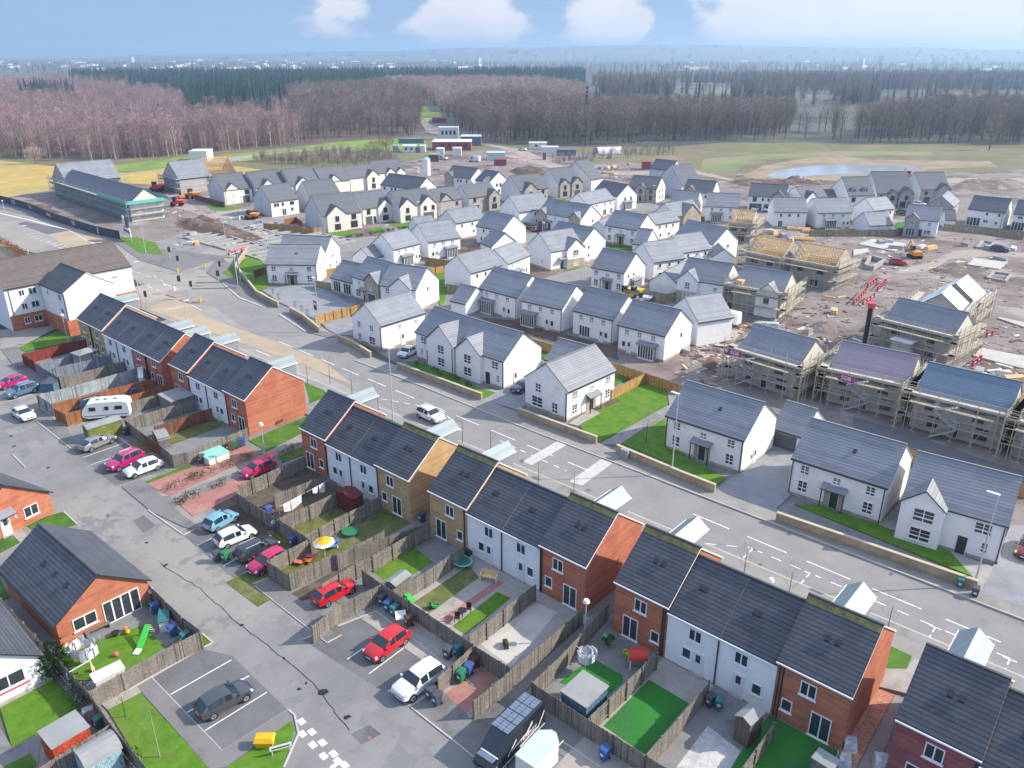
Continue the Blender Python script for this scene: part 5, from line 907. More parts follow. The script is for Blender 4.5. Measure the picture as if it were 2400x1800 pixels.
def bungalow(label, P2, PN, W, wall, feats, tile='slate_tile'):
 L = (PN - P2).length; d = (PN - P2).normalized(); u = Vector((d.y, -d.x))
 return house(label, None, 'x', L - .5, 2.5, wall, tile, feats, 'bungalows on the left of the street', 'bungalow', 'bungalow', corners=(P2 - u * W, P2), verge='dark_trim', plinth=None, ov=.3, vg=.25, pitch=math.tan(R(35)))
h1 = bungalow('orange brick bungalow with cluttered back garden and white patio doors', g('02', 335, 745, 2.4), g('02', 968, 440, 2.4), 11.5, 'red_brick', [('patio', 'E', .68, 3.1, 2.2, '4'), ('win', 'E', .28, .95, 1.9, 1.15, '2'), ('vents', .4, .6, .8)])
h2 = bungalow('orange brick bungalow with white door and porch at left edge', g('01', -240, 1805, 2.4), g('01', 330, 1530, 2.4), 12, 'red_brick', [('win', 'E', .74, .9, 1.5, 1.2), ('door', 'E', .42, 'door_white', 0, 1.8)])
h3 = bungalow('white rendered bungalow with red window sill at bottom left', g('02', -380, 1240, 2.4), g('02', 275, 925, 2.4), 12, 'white_render', [('win', 'E', .62, 1., 2.2, 1.2)])
place(h3, 'window_sill', MB().box(-1.3, -.12, -.1, 1.3, 0, .02, 'barrier_red').mesh('window_sill'), .62 * h3.L, .86, 'E', .03)
# ================================================================ HOUSES UNDER CONSTRUCTION
SG = 'houses under construction'; SCF = 'scaffolds round the unfinished houses'
def trusses(h, ridge):
 n = int((h.W if ridge == 'x' else h.L) / .6); half = (h.L if ridge == 'x' else h.W) / 2; rise = half * PITCH; b = MB(); t = .05; e = half + .3
 for sg in (-1, 1): b.hexa([(-t / 2, sg * e, -.3 * PITCH - .0), (t / 2, sg * e, -.3 * PITCH), (t / 2, 0, rise), (-t / 2, 0, rise)][::sg], [(-t / 2, sg * e, -.3 * PITCH + .16), (t / 2, sg * e, -.3 * PITCH + .16), (t / 2, 0, rise + .16), (-t / 2, 0, rise + .16)][::sg], 'raw_timber')
 b.box(-t / 2, -half, 0, t / 2, half, .12, 'raw_timber'); b.cyl((0, -half * .5, .05), (0, 0, rise), .04, n=4, m='raw_timber'); b.cyl((0, half * .5, .05), (0, 0, rise), .04, n=4, m='raw_timber')
 me = b.mesh('roof_truss'); ln = h.W if ridge == 'x' else h.L
 for i in range(n + 1):
  s = -ln / 2 + i * ln / n
  link('roof_truss', me, h.root, (s, 0, h.ez + .02) if ridge == 'x' else (0, s, h.ez + .02), 0 if ridge == 'x' else math.pi / 2)
 b = MB(); b.box(-ln / 2, -.03, h.ez + rise - .05, ln / 2, .03, h.ez + rise + .2, 'raw_timber')
 for sg in (-1, 1):
  for f_ in (.35, .7): y = sg * half * f_; b.box(-ln / 2, y - .03, h.ez + rise * (1 - f_) + .16, ln / 2, y + .03, h.ez + rise * (1 - f_) + .2, 'raw_timber')
 o = b.build('batten', h.root)
 if ridge == 'y': o.rotation_euler = (0, 0, math.pi / 2)
def scaffold(h, label, sides='SE', lifts=(1.9, 3.9), m='scaffold_tube', stairs=(), net=None, top=5.0):
 r = thing('scaffold', label, 'scaffold', (h.c.x, h.c.y, 0), h.rz, SCF); W, L = h.W / 2, h.L / 2
 pole = lambda z: cached(('pole', z, m), lambda: MB().cyl((0, 0, .05), (0, 0, z), .045, n=5, m=m).mesh('pole'))
 base = cached('soleplate', lambda: MB().box(-.3, -.12, .0, .3, .12, .06, 'scaffold_board').mesh('sole_board'))
 runs = {'S': ((-W - 1.5, -L), (W + 1.5, -L), (0, -1)), 'E': ((W, -L - 1.5), (W, L + 1.), (1, 0)), 'N': ((W + 1, L), (-W - 1, L), (0, 1)), 'W': ((-W, L + 1), (-W, -L - 1.5), (-1, 0))}
 for sd in sides:
  (xa, ya), (xb, yb), (nx, ny) = runs[sd]; a = Vector((xa, ya)); b_ = Vector((xb, yb)); ln = (b_ - a).length; n = max(3, round(ln / 2.3)); d = (b_ - a) / ln; nn = Vector((nx, ny))
  for i in range(n + 1):
   for off in (.35, 1.4):
    p = a + d * ln * i / n + nn * off; zt = (top + 1.2 + random.uniform(0, .7)) if off > 1 else top + .2
    link('pole', pole(round(zt, 1)), r, (p.x, p.y, 0))
    if off > 1: link('sole_board', base, r, (p.x, p.y, 0), random.uniform(-.3, .3))
  rb = MB()
  for z in list(lifts) + [top]:
   for off in (.35, 1.4): p = a + nn * off; q = b_ + nn * off; rb.cyl((p.x, p.y, z), (q.x, q.y, z), .03, n=4, m=m)
   for zz in (.55, 1.0): p = a + nn * 1.4; q = b_ + nn * 1.4; rb.cyl((p.x, p.y, z + zz), (q.x, q.y, z + zz), .03, n=4, m=m)
  for i in range(0, n, 2): p = a + d * ln * i / n + nn * 1.42; q = a + d * ln * (i + 1) / n + nn * 1.42; rb.cyl((p.x, p.y, .2), (q.x, q.y, top), .03, n=4, m=m)
  rb.build('guard_rail', r)
  for z in list(lifts) + [top]:
   pb = MB(); p = a + nn * .3; q = b_ + nn * .3; p2 = b_ + nn * 1.38; q2 = a + nn * 1.38
   P4 = ccw([tuple(p), tuple(q), tuple(p2), tuple(q2)]); pb.slab(P4, z + .04, z + .09, 'scaffold_board'); pb.face([(x, y, z + .04) for x, y in P4[::-1]], 'scaffold_board')
   p = a + nn * 1.36; q = b_ + nn * 1.36; z > lifts[-1] and pb.box(min(p.x, q.x), min(p.y, q.y) - .02, z + .09, max(p.x, q.x) + .02, max(p.y, q.y), z + .26, 'scaffold_board'); pb.build('platform', r)
 for s in stairs:
  sb = MB(); x = -W + s * 2 * W; y = -L - 1.9
  for (xa, za, xb, zb) in ((x - 1.6, 0.1, x + 1.4, 1.95), (x + 1.4, 1.95, x - 1.6, 3.95), (x - 1.6, 3.95, x + 1.2, top)):
   for yy in (y - .35, y + .35):
    sb.cyl((xa, yy, za), (xb, yy, zb), .04, n=4, m='galvanised'); sb.cyl((xa, yy, za + .9), (xb, yy, zb + .9), .025, n=4, m='galvanised')
   for i in range(1, 8): f = i / 8; sb.box(xa + (xb - xa) * f - .12, y - .35, za + (zb - za) * f - .02, xa + (xb - xa) * f + .12, y + .35, za + (zb - za) * f + .02, 'galvanised')
  sb.build('stair', r)
 if net:
  nb = MB()
  for (x0, y0, z0, x1, y1_, z1) in net: nb.box(x0, y0, z0, x1, y1_, z1, 'net_green')
  nb.build('debris_net', r)
 return r
def sign_text(body, size, m, name, parent=None, loc=(0, 0, 0), rot=(0, 0, 0), ext=.01):
 cu = bpy.data.curves.new(name, 'FONT'); cu.body = body; cu.size = size; cu.extrude = ext; cu.align_x = 'CENTER'; cu.align_y = 'CENTER'
 t = bpy.data.objects.new(name, cu); col.objects.link(t); dg = bpy.context.evaluated_depsgraph_get(); me = bpy.data.meshes.new_from_object(t.evaluated_get(dg)); bpy.data.objects.remove(t)
 me.materials.clear(); me.materials.append(MATS[m]); o = link(name, me, parent, loc); o.rotation_euler = rot; return o
def raw(label, spec, ridge='x', tile='grey_tile', feats=(), wall='block_wall', L=8.4, ez=4.5, east=None, **kw): return house(label, spec, ridge, L, ez, wall, tile, feats, SG, 'unfinished_house', 'house', fr='dark_trim', plinth=None, east=east, **kw)
UW = [('win', 'S', .2, 2.9, 1.3, 1.2, '2', 0, 'dark_trim', ), ('win', 'S', .72, 2.9, 1.3, 1.2), ('win', 'S', .25, .7, 1.2, 1.5), ('win', 'S', .78, .7, 1.5, 1.5), ('door', 'S', .5)]
def teal(h):
 for c in h.root.children:
  if c.name.startswith('window'):
   for q in c.children: q.data = pane_mesh(1.3, 1.2, 'glass_blue') if random.random() < .6 else q.data
a1 = raw('unfinished house with blue-grey roof, left of the scaffolded row', ('J', (430, 1012), (1200, 1240)), feats=UW, east='wrap'); teal(a1)
a2 = raw('unfinished house with mauve tiled roof in middle of scaffolded row', ('21', (955, 748), (1450, 856)), tile='mauve_tile', feats=UW, east='wrap'); teal(a2)
a3 = raw('unfinished house with bright blue tiled roof, right of scaffolded row', ('21', (1505, 902), (2102, 1048)), tile='blue_tile', feats=UW, east='wrap'); teal(a3)
a3b = raw('unfinished blue roofed house cut by right edge of scaffolded row', ('21', (2190, 1085), (2750, 1230)), tile='blue_tile', feats=UW)
a4 = raw('unfinished house with grey roof and projecting flat porch in second row', ('K', (390, 852), (1270, 1068)), feats=UW[:2] + [('win', 'S', .72, .7, 1.5, 1.5)], east='wrap'); teal(a4)
a5 = raw('unfinished house with small front gable wrapped in tall scaffold', ('J', (380, 185), (1005, 290)), feats=[('gab', .5, .95, .6, 'white_render'), ('win', 'S', .72, 2.6, 1., 1.1, '2', .6), ('patio', 'S', .72, 1.8, 2.1, '2')], east='wrap')
a6 = raw('unfinished house under white roof membrane, nearer of two', ('K', (800, 640), (1425, 745), (1590, 640)), 'y', 'underlay', ez=4.5)
a7 = raw('unfinished house under white roof membrane, farther of two', ('K', (985, 510), (1610, 618), (1760, 500)), 'y', 'underlay', ez=4.5)
NT = dict(tile='underlay')
def timber(label, spec, ridge='x', **kw):
 h = raw(label, spec, ridge, 'underlay', [('win', 'S', .25, 2.8, 1.4, 1.1), ('win', 'S', .7, 2.8, 1.4, 1.1), ('patio', 'S', .6, 1.8, 2.1, '2')], **kw)
 for c in list(h.root.children):
  if c.name.startswith(('roof', 'gutter')): bpy.data.objects.remove(c)
 trusses(h, ridge); return h
b1 = timber('unfinished house with bare timber roof, smallest one near white rears', ('D', (600, 1018), (890, 1045)), L=8)
b2 = timber('unfinished house with bare timber roof trusses, left of adjoining two', ('D', (820, 1402), (1270, 1490)))
b3 = timber('unfinished house with bare timber roof trusses, right of adjoining two', ('D', (1395, 1502), (1960, 1606)))
b4 = timber('unfinished house with orange rafters beside the straw field', ('A', (330, 345), (530, 398), (842, 362)), 'y', ez=5.)
c1 = raw('unfinished house with striped roof battens at straw field edge', ('A', (-100, 390), (110, 445), (520, 400)), 'y', 'grey_tile', ez=5.)
c2_ = raw('long unfinished terrace with dark roofs inside blue-grey scaffold', ('00', (380, 1182), (832, 1322)), 'x', 'charcoal_tile', [('side', 'S', ((.1, 3.), (.3, 3.), (.5, 3.), (.7, 3.), (.9, 3.)))], L=9.5, ez=5.2, wall='grey_stone', east='cream_render')
c3 = raw('unfinished grey roofed block behind the blue scaffolded terrace', ('00', (340, 1150), (430, 1178), (600, 1130)), 'y', 'grey_tile', ez=5.5)
SB = 'scaffold_blue'
scaffold(a1, 'tube scaffold with stair tower round left house of unfinished row', 'SEW', stairs=(.3,)); scaffold(a2, 'tube scaffold with stair tower round the mauve roofed house', 'SEW', stairs=(.45,)); scaffold(a3, 'tube scaffold with stair tower round bright blue roofed house', 'SEW', stairs=(.42,))
scaffold(a3b, 'tube scaffold at right edge beyond bright blue roofed house', 'SW'); scaffold(a4, 'dense tube scaffold round grey roofed house in second row', 'SEW'); scaffold(a5, 'tall boarded scaffold round house with small front gable', 'SEW')
scaffold(a6, 'scaffold on sunny side of nearer white membrane roof', 'EW'); scaffold(a7, 'scaffold on sunny side of farther white membrane roof', 'EN')
scaffold(b1, 'tangled scaffold under smallest timber roof', 'SE'); scaffold(b2, 'scaffold under left adjoining timber roof', 'SW'); scaffold(b3, 'scaffold with many poles at right adjoining timber roof', 'SE'); scaffold(b4, 'grey scaffold below orange rafters by straw field', 'SE', m=SB)
scaffold(c1, 'grey scaffold round house with striped roof battens', 'SW', m=SB, lifts=(1.9, 3.9)); W_, L_ = c2_.W / 2, c2_.L / 2
scaffold(c2_, 'long blue-grey scaffold with green nets along unfinished terrace', 'SEN', (1.8, 3.6), SB, net=[(W_ * .3, -L_ - 1.5, 5.2, W_ + 1.5, -L_ - 1.45, 6.2), (W_ + 1.45, -L_ - 1, 5.2, W_ + 1.5, L_, 6.1), (W_ * .2, L_ + 1.4, 5.2, W_ + 1.4, L_ + 1.45, 6.2)], top=5.2); scaffold(c3, 'blue-grey scaffold round block at back of unfinished terrace', 'SE', m=SB, top=5.4)
porch = MB(); porch.box(-1.9, -2.6, 2.7, 1.5, 0, 2.9, 'white_trim'); porch.box(-1.7, -2.4, 0, 1.3, 0, 2.7, 'block_wall'); place(a4, 'porch', porch.mesh('porch'), .42 * a4.W, 0, 'S')
def banner(k, x, y, z, sc_=1.):
 p = g(k, x, y, z); o = thing('scaffold_banner', 'purple banner with white letters tied to scaffold %s' % {'J': 'of left unfinished house', '21': 'below the mauve roof'}[k], 'banner', (p.x, p.y, z), R(-4), 'purple banners on the scaffolds')
 MB().box(-1.1, -.02, -.45, 1.1, .02, .45, 'banner_purple').build('panel', o); sign_text('SGB', .75, 'white_trim', 'lettering', o, (0, -.03, 0), (math.pi / 2, 0, 0))
banner('21', 1060, 793, 5.3); banner('J', 400, 1040, 5.3)
for k, x, y, lab in (('J', 2130, 930, 'dark rubbish chute with red hopper rising beside second-row scaffold'),):
 p = g('K', 145, 1160); o = thing('rubbish_chute', lab, 'chute', (p.x, p.y, 0), .3); MB().cyl((0, 0, 0), (0, 0, 6.6), .4, .5, 10, 'plastic_black').build('tube', o, 40); MB().cyl((0, 0, 6.6), (0, 0, 7.4), .55, .75, 10, 'barrier_red').build('hopper', o, 40)
p = g('I', 1720, 1080); o = thing('rubbish_chute', 'dark rubbish chute with timber hopper beside small gabled scaffold', 'chute', (p.x, p.y + 3, 0)); MB().cyl((0, 0, 0), (0, 0, 5.), .5, .5, 10, 'plastic_black').build('tube', o, 40); MB().cyl((0, 0, 5), (0, 0, 5.9), .6, .9, 4, 'raw_timber').build('hopper', o)
# ================================================================ WALLS AND FENCES
def wall_run(label, k, pts, z=0., hh=1.0, th=.3, m='stone_wall'):
 P_ = gs(k, pts, z); c = sum(P_, Vector((0, 0))) / len(P_); o = thing('garden_wall', label, 'wall', (c.x, c.y, 0), 0, 'low buff walls along the main road'); b = MB(); cp = MB()
 for q in dash(P_, th, 200, 1):
  q = ccw([tuple(Vector(p) - c) for p in q]); b.slab(q, 0, hh, m)
 for q in dash(P_, th + .1, 200, 1): cp.slab(ccw([tuple(Vector(p) - c) for p in q]), hh, hh + .08, 'stone_cap')
 b.build('masonry', o); cp.build('coping', o)
Z = 1.25
wall_run('curved low wall round the corner show house lawn', 'F', [(-110, 210), (-270, 440), (-220, 500), (0, 775), (150, 860), (285, 925)], Z, 1.2)
wall_run('low wall between paved sales yard and road, beside lamp post', 'F', [(440, 995), (600, 1080), (820, 1255)], Z, 1.2)
wall_run('low wall in front of pale roofed gable-end house', 'F', [(1060, 1355), (1280, 1450), (1485, 1575)], Z, 1.2)
wall_run('low wall in front of the matching pair of gabled houses', '11', [(362, 690), (910, 890)], Z, 1.2)
wall_run('low wall along the big corner lawn', '11', [(1147, 985), (1655, 1168)], Z, 1.2)
wall_run('low wall with grey cabinet left of canopy-door house', '11', [(1788, 1222), (2212, 1398), (2425, 1480)], Z, 1.2)
wall_run('long low wall in front of the right-hand houses to lamp post', '22', [(612, 0), (1200, 200), (1915, 445)], Z, 1.2)
wall_run('stone wall beside sales office behind the lamp post', 'F', [(770, 650), (985, 690)], 1.5, 1.5)
FG = {'fence_grey': 'weathered grey', 'fence_brown': 'dark brown', 'fence_red': 'red stained', 'fence_blue': 'blue-grey', 'fence_pale': 'pale blue', 'fence_new': 'new yellow', 'fence_olive': 'greenish', 'fence_orange': 'orange-brown'}
def fence(desc, k, pts, m='fence_grey', z=1.8, hh=1.8, side=1, gr=None, step=2.4):
 P_ = gs(k, pts, z); c = sum(P_, Vector((0, 0))) / len(P_)
 o = thing('timber_fence', desc, 'fence', (c.x, c.y, 0), 0, gr or 'timber fences of the back gardens'); pm = cached(('fpost', hh), lambda: MB().box(-.05, -.05, 0, .05, .05, hh + .04, 'post_timber').mesh('post'))
 last = None
 for a, e in zip(P_, P_[1:]):
  L = (e - a).length; d = (e - a) / L; n = Vector((-d.y, d.x)); b = MB(); ang = math.atan2(d.y, d.x); nb = max(2, int(L / .125)); w_ = L / nb
  for i in range(nb):
   x0 = i * w_ + .006; x1 = (i + 1) * w_ - .006; zt = hh + random.uniform(-.03, .03); oy = random.uniform(-.006, .006); u0 = random.random() * 9
   for (pts4) in (((x0, -.012 + oy, .06), (x1, -.012 + oy, .06), (x1, -.012 + oy, zt), (x0, -.012 + oy, zt)), ((x1, .012 + oy, .06), (x0, .012 + oy, .06), (x0, .012 + oy, zt), (x1, .012 + oy, zt)), ((x0, -.012 + oy, zt), (x1, -.012 + oy, zt), (x1, .012 + oy, zt), (x0, .012 + oy, zt))):
    b.face(pts4, m, [(u0 + .04, 0), (u0 + .06, 0), (u0 + .06, 1), (u0 + .04, 1)])
  for zz in (.35, hh - .35): b.box(0, min(.02 * side, .07 * side), zz, L, max(.02 * side, .07 * side), zz + .09, m)
  q = b.build('board_panel', o); q.location = (a.x - c.x, a.y - c.y, 0); q.rotation_euler = (0, 0, ang)
  n_ = max(1, round(L / step))
  for i in range(n_ + 1):
   if i == 0 and last is not None: continue
   p = a + d * L * i / n_ + n * side * .07 - c; link('post', pm, o, (p.x, p.y, 0), ang)
  last = e
fence('red stained fence at far left end of the back gardens', 'R', [(460, 275), (288, 168), (890, 15), (1115, -25)], 'fence_red')
fence('dark blue-grey fence facing street beside the red fence', 'R', [(445, 275), (590, 368), (1290, 212), (1430, 170)], 'fence_blue')
fence('blue-grey fence inside second garden near the pavilion', 'R', [(500, 288), (920, 185)], 'fence_blue')
fence('weathered fence behind blue box, running to the white house', 'R', [(600, 372), (762, 475), (1100, 390), (1600, 260)], 'fence_grey')
fence('pale blue painted long fence in sunlight', 'R', [(930, 585), (1640, 385), (1770, 345)], 'fence_pale')
fence('pale patchy fence stub facing the blue parked car', 'R', [(680, 820), (482, 692), (920, 590)], 'fence_pale')
fence('orange-brown fence along yard with hidden car', 'R', [(665, 812), (1110, 700), (1990, 478)], 'fence_orange')
fence('orange-brown fence beside the caravan', 'R', [(690, 868), (840, 945), (1050, 885), (1450, 770), (2160, 560)], 'fence_orange')
fence('dark weathered fence behind decked garden', 'R', [(1620, 812), (2212, 630), (2290, 605)], 'fence_grey')
fence('grey sunlit fence from green shed to the end terrace', '01', [(812, 1060), (1265, 925)])
fence('grey fence along street beside blue bin', '01', [(805, 1058), (922, 1150)])
fence('brown panel fence between grey street fences', '01', [(922, 1150), (1035, 1225)], 'fence_brown')
fence('grey corner fence round play garden to sunlit gable', '01', [(1035, 1225), (1112, 1290), (1212, 1272), (1602, 1115)])
fence('brown fence inside garden below white terrace', '01', [(1000, 1105), (1370, 985)], 'fence_brown')
fence('grey fence beside driveway of the crimson car', 'M', [(330, 480), (490, 412), (700, 322), (880, 240), (1180, 112)], side=-1)
fence('grey street fence behind the row of parked cars', 'M', [(330, 480), (305, 585), (620, 790), (840, 920), (1240, 1178)], side=-1)
fence('grey fence between decking garden and washing garden', 'M', [(785, 610), (1500, 330)])
fence('grey and brown fence below the washing line', 'M', [(860, 905), (1240, 745), (1560, 590), (1640, 560)], side=-1)
fence('grey fence along lawn with yellow parasol', 'M', [(1180, 1130), (1370, 1035), (1560, 925), (1760, 830), (2160, 622)], side=-1)
fence('grey fence corner sheltering the coral sun loungers', 'M', [(1240, 1180), (690, 1465), (975, 1645), (1530, 1385), (1600, 1390), (2212, 1072)])
fence('grey fence right of bark bed beside crimson garden car', '12', [(0, 258), (330, 150), (570, 65)])
fence('grey fence behind crimson garden car', '12', [(-130, 470), (90, 335), (200, 285), (570, 75)], side=-1)
fence('grey fence between crimson garden car and parking bay', '12', [(-190, 740), (0, 590), (258, 470)])
fence('long grey street fence above parking bay bins', '12', [(130, 372), (265, 470), (560, 660), (850, 855)])
fence('grey fence left of garden with bright green toys', '12', [(340, 505), (560, 380), (795, 218)])
fence('grey fence between lawn strip and gravel yard', '12', [(825, 805), (1050, 630), (1255, 470)], side=-1)
fence('grey fence behind red block drive with three bins', '12', [(855, 860), (1030, 970), (1105, 1015)])
fence('short grey fence between white car and red drive', '12', [(622, 1075), (720, 990), (852, 868)], side=-1)
fence('long grey fence along the footpath to glowing gable', '12', [(860, 1225), (1100, 1025), (1570, 625)])
fence('dark grey fence beside footpath at blue shed garden', '12', [(1240, 1105), (1450, 905), (1735, 590)])
fence('grey street fence in front of blue shed and turf garden', '12', [(1240, 1108), (1600, 1345), (1980, 1580), (2200, 1720)])
fence('grey fence between blue shed garden and artificial turf', '12', [(1610, 1325), (1850, 1100), (2045, 910)], side=-1)
fence('grey fence right of artificial turf garden', 'U', [(620, 1500), (1050, 1020), (1465, 530)])
fence('grey fence between gravel yard and dark lawn', 'U', [(1790, 1800), (1890, 1640), (2212, 1190), (2300, 1060)], side=-1)
fence('short grey fence by stacked bags at red gravel strip', '22', [(960, 1690), (1030, 1540)])
fence('long weathered fence between two bungalow gardens', '02', [(0, 560), (300, 880), (570, 1165), (715, 1375), (1000, 1720)])
fence('weathered fence round bungalow garden above parking bay', '02', [(572, 1165), (945, 955), (1300, 770)])
fence('fence with lamps behind bins along the street', '02', [(1300, 770), (1180, 680), (1075, 580), (960, 470)])
fence('grey fence between red shed and blue curved shed', '02', [(200, 1690), (720, 1370)])
EG = 'new fences on the estate'
fence('new yellow fence between sales yard and drive', 'F', [(760, 1125), (890, 1075), (1110, 1015), (1330, 960)], 'fence_new', side=-1, gr=EG)
fence('new yellow fence round lawn of the big corner house', '11', [(1752, 868), (1970, 758), (2205, 835)], 'fence_new', gr=EG)
fence('new yellow fence behind big corner house garage', '11', [(1750, 685), (1972, 760)], 'fence_new', gr=EG)
fence('new yellow fence behind matching pair of gabled houses', '11', [(980, 455), (1210, 530), (1372, 575)], 'fence_new', gr=EG)
fence('new yellow fence round small lawn by pale roofed pair', 'B', [(1000, 1635), (1330, 1560)], 'fence_new', side=-1, gr=EG)
fence('new yellow fence between pale roofed pair gardens', 'B', [(1080, 1450), (1430, 1500)], 'fence_new', gr=EG)
fence('new fence panel around dark green lawn mid estate', 'B', [(1510, 1350), (1810, 1335)], 'fence_new', side=-1, gr=EG)
fence('olive fence at foot of white pair facing lane', 'G', [(250, 690), (430, 720)], 'fence_olive', gr=EG)
fence('greenish fence bending round garage beside builders van', 'I', [(345, 770), (840, 835), (1050, 790)], 'fence_olive', gr=EG)
fence('long greenish site fence behind foundation slabs', 'E', [(-560, 1100), (0, 1100), (520, 1095), (660, 1060)], 'fence_olive', gr=EG)
fence('long greenish site fence at foot of far right houses', 'E', [(1180, 1020), (1800, 1075), (2212, 1140)], 'fence_olive', gr=EG)
fence('yellow fence behind right-hand houses under scaffold', 'V', [(-20, 980), (400, 1090), (900, 1230), (1600, 1430), (2300, 1640)], 'fence_new', gr=EG)
fence('brown fence beside small dark shed at back of estate', 'A', [(1480, 960), (1620, 930), (1700, 985)], 'fence_orange', gr=EG)
fence('pale brown fence by dark parked car near road', 'A', [(1200, 1010), (1450, 1030), (1850, 1075), (1960, 1060)], 'fence_new', gr=EG)
fence('dark timber fence behind orange dumper', 'A', [(300, 640), (500, 690), (690, 740)], 'fence_brown', gr=EG)
fence('yellow fence along side of low sales office garden', 'F', [(905, 500), (1110, 470)], 'fence_new', gr=EG)
fence('brown fence left of corner show house lawn', 'F', [(-30, 520), (150, 470)], 'fence_brown', gr=EG)
P_ = gs('00', [(-300, 1215), (0, 1270), (120, 1300), (200, 1325), (330, 1380), (470, 1425), (620, 1470), (770, 1500)], 2.2); c = sum(P_, Vector((0, 0))) / len(P_)
o = thing('site_hoarding', 'long dark hoarding with white lettering along the road at far left', 'hoarding', (c.x, c.y, 0)); b = MB()
for q in dash(P_, .12, 400, 1): b.slab(ccw([tuple(Vector(p) - c) for p in q]), 0, 2.4, 'hoarding')
b.build('panel', o)
for x, y, t in ((65, 1312, 'GO'), (165, 1345, 'FA'), (290, 1395, 'Barratt'), (465, 1448, 'FA'), (625, 1496, 'E')):
 p = g('00', x, y, 1.3); i = min(range(len(P_) - 1), key=lambda i: ((P_[i] + P_[i + 1]) / 2 - p).length); d = P_[i + 1] - P_[i]; dn = d.normalized(); nn = Vector((dn.y, -dn.x)); tt = (p - P_[i]).dot(dn); p2 = P_[i] + dn * tt + nn * .075
 sign_text(t if len(t) < 3 else 'HOMES', 1.9 if len(t) < 3 else 1.3, 'white_trim', 'lettering', o, (p2.x - c.x, p2.y - c.y, 1.25), (math.pi / 2, 0, math.atan2(dn.y, dn.x)))
def marquee(): pass
p = g('00', 835, 1560); o = thing('sales_board', 'dark roofed sales board structure with white panels at roadside grass', 'sign', (p.x, p.y, .2), R(-10))
b = MB(); b.box(-3.2, -.1, 1.2, 3.2, .1, 3.4, 'white_trim'); b.box(-3.2, -.13, 2.1, 3.2, -.1, 2.6, 'hoarding'); b.build('board', o); MB().box(-1.6, -.3, 3.4, 1.6, .3, 6.0, 'hoarding').build('panel', o); MB().hexa([(-1.1, -.5, 3.8), (1.1, -.5, 3.8), (1.1, -.35, 3.8), (-1.1, -.35, 3.8)], [(-.8, -.5, 6.3), (.8, -.5, 6.3), (.8, -.35, 6.3), (-.8, -.35, 6.3)], 'white_trim').build('emblem', o)
for x in (-2.8, 2.8): MB().cyl((x, 0, 0), (x, 0, 1.3), .1, m='steel').build('post', o)
# ================================================================ VEHICLES
def qz(x, y, z):
 v = Vector((x, y)); a = v.dot(FW); b2 = v.dot(RT); c2 = z - H; dep = a * math.cos(TH) - c2 * math.sin(TH); u = a * math.sin(TH) + c2 * math.cos(TH); return 1200 + F * b2 / dep, 900 - F * u / dep
PROF = {  # x fraction, underside, belt, top, kind (d = deck, r = roof)
 'hatch': [(0, .42, .74, .8, 'd'), (.02, .3, .9, .96, 'd'), (.13, .24, .95, 1.36, 'r'), (.25, .22, .95, 1.46, 'r'), (.42, .22, .94, 1.48, 'r'), (.445, .22, .94, 1.48, 'p'), (.58, .22, .92, 1.40, 'r'), (.74, .22, .93, .99, 'd'), (.88, .24, .84, .9, 'd'), (.97, .3, .66, .74, 'd'), (1, .4, .52, .58, 'd')],
 'suv': [(0, .5, .86, .95, 'd'), (.02, .36, 1.02, 1.1, 'd'), (.09, .3, 1.06, 1.5, 'r'), (.2, .28, 1.05, 1.62, 'r'), (.42, .28, 1.04, 1.64, 'r'), (.445, .28, 1.04, 1.64, 'p'), (.6, .28, 1.02, 1.56, 'r'), (.73, .28, 1.03, 1.1, 'd'), (.9, .3, .96, 1.02, 'd'), (.98, .36, .8, .88, 'd'), (1, .46, .6, .66, 'd')],
 'estate': [(0, .42, .78, .84, 'd'), (.02, .3, .92, .98, 'd'), (.1, .24, .95, 1.36, 'r'), (.2, .22, .95, 1.46, 'r'), (.44, .22, .93, 1.47, 'r'), (.465, .22, .93, 1.47, 'p'), (.6, .22, .91, 1.38, 'r'), (.74, .22, .92, .97, 'd'), (.9, .24, .82, .88, 'd'), (.98, .3, .64, .7, 'd'), (1, .4, .52, .56, 'd')],
 'coupe': [(0, .42, .82, .9, 'd'), (.03, .3, .94, 1.0, 'd'), (.22, .24, .95, 1.3, 'r'), (.32, .22, .94, 1.4, 'r'), (.44, .22, .93, 1.42, 'r'), (.465, .22, .93, 1.42, 'p'), (.58, .22, .91, 1.33, 'r'), (.73, .22, .92, .97, 'd'), (.9, .24, .82, .88, 'd'), (.98, .3, .64, .7, 'd'), (1, .4, .52, .56, 'd')],
 'van': [(0, .45, 1.1, 1.9, 'v'), (.01, .4, 1.2, 2.4, 'v'), (.04, .35, 1.2, 2.55, 'v'), (.3, .33, 1.2, 2.58, 'v'), (.6, .33, 1.2, 2.55, 'v'), (.68, .33, 1.2, 2.46, 'r'), (.86, .33, 1.2, 1.32, 'd'), (.96, .36, 1.0, 1.1, 'd'), (1, .45, .7, .8, 'd')]}
DIM = {'hatch': (4.1, 1.76), 'suv': (4.4, 1.84), 'estate': (4.5, 1.8), 'coupe': (4.5, 1.8), 'van': (5.9, 2.05)}
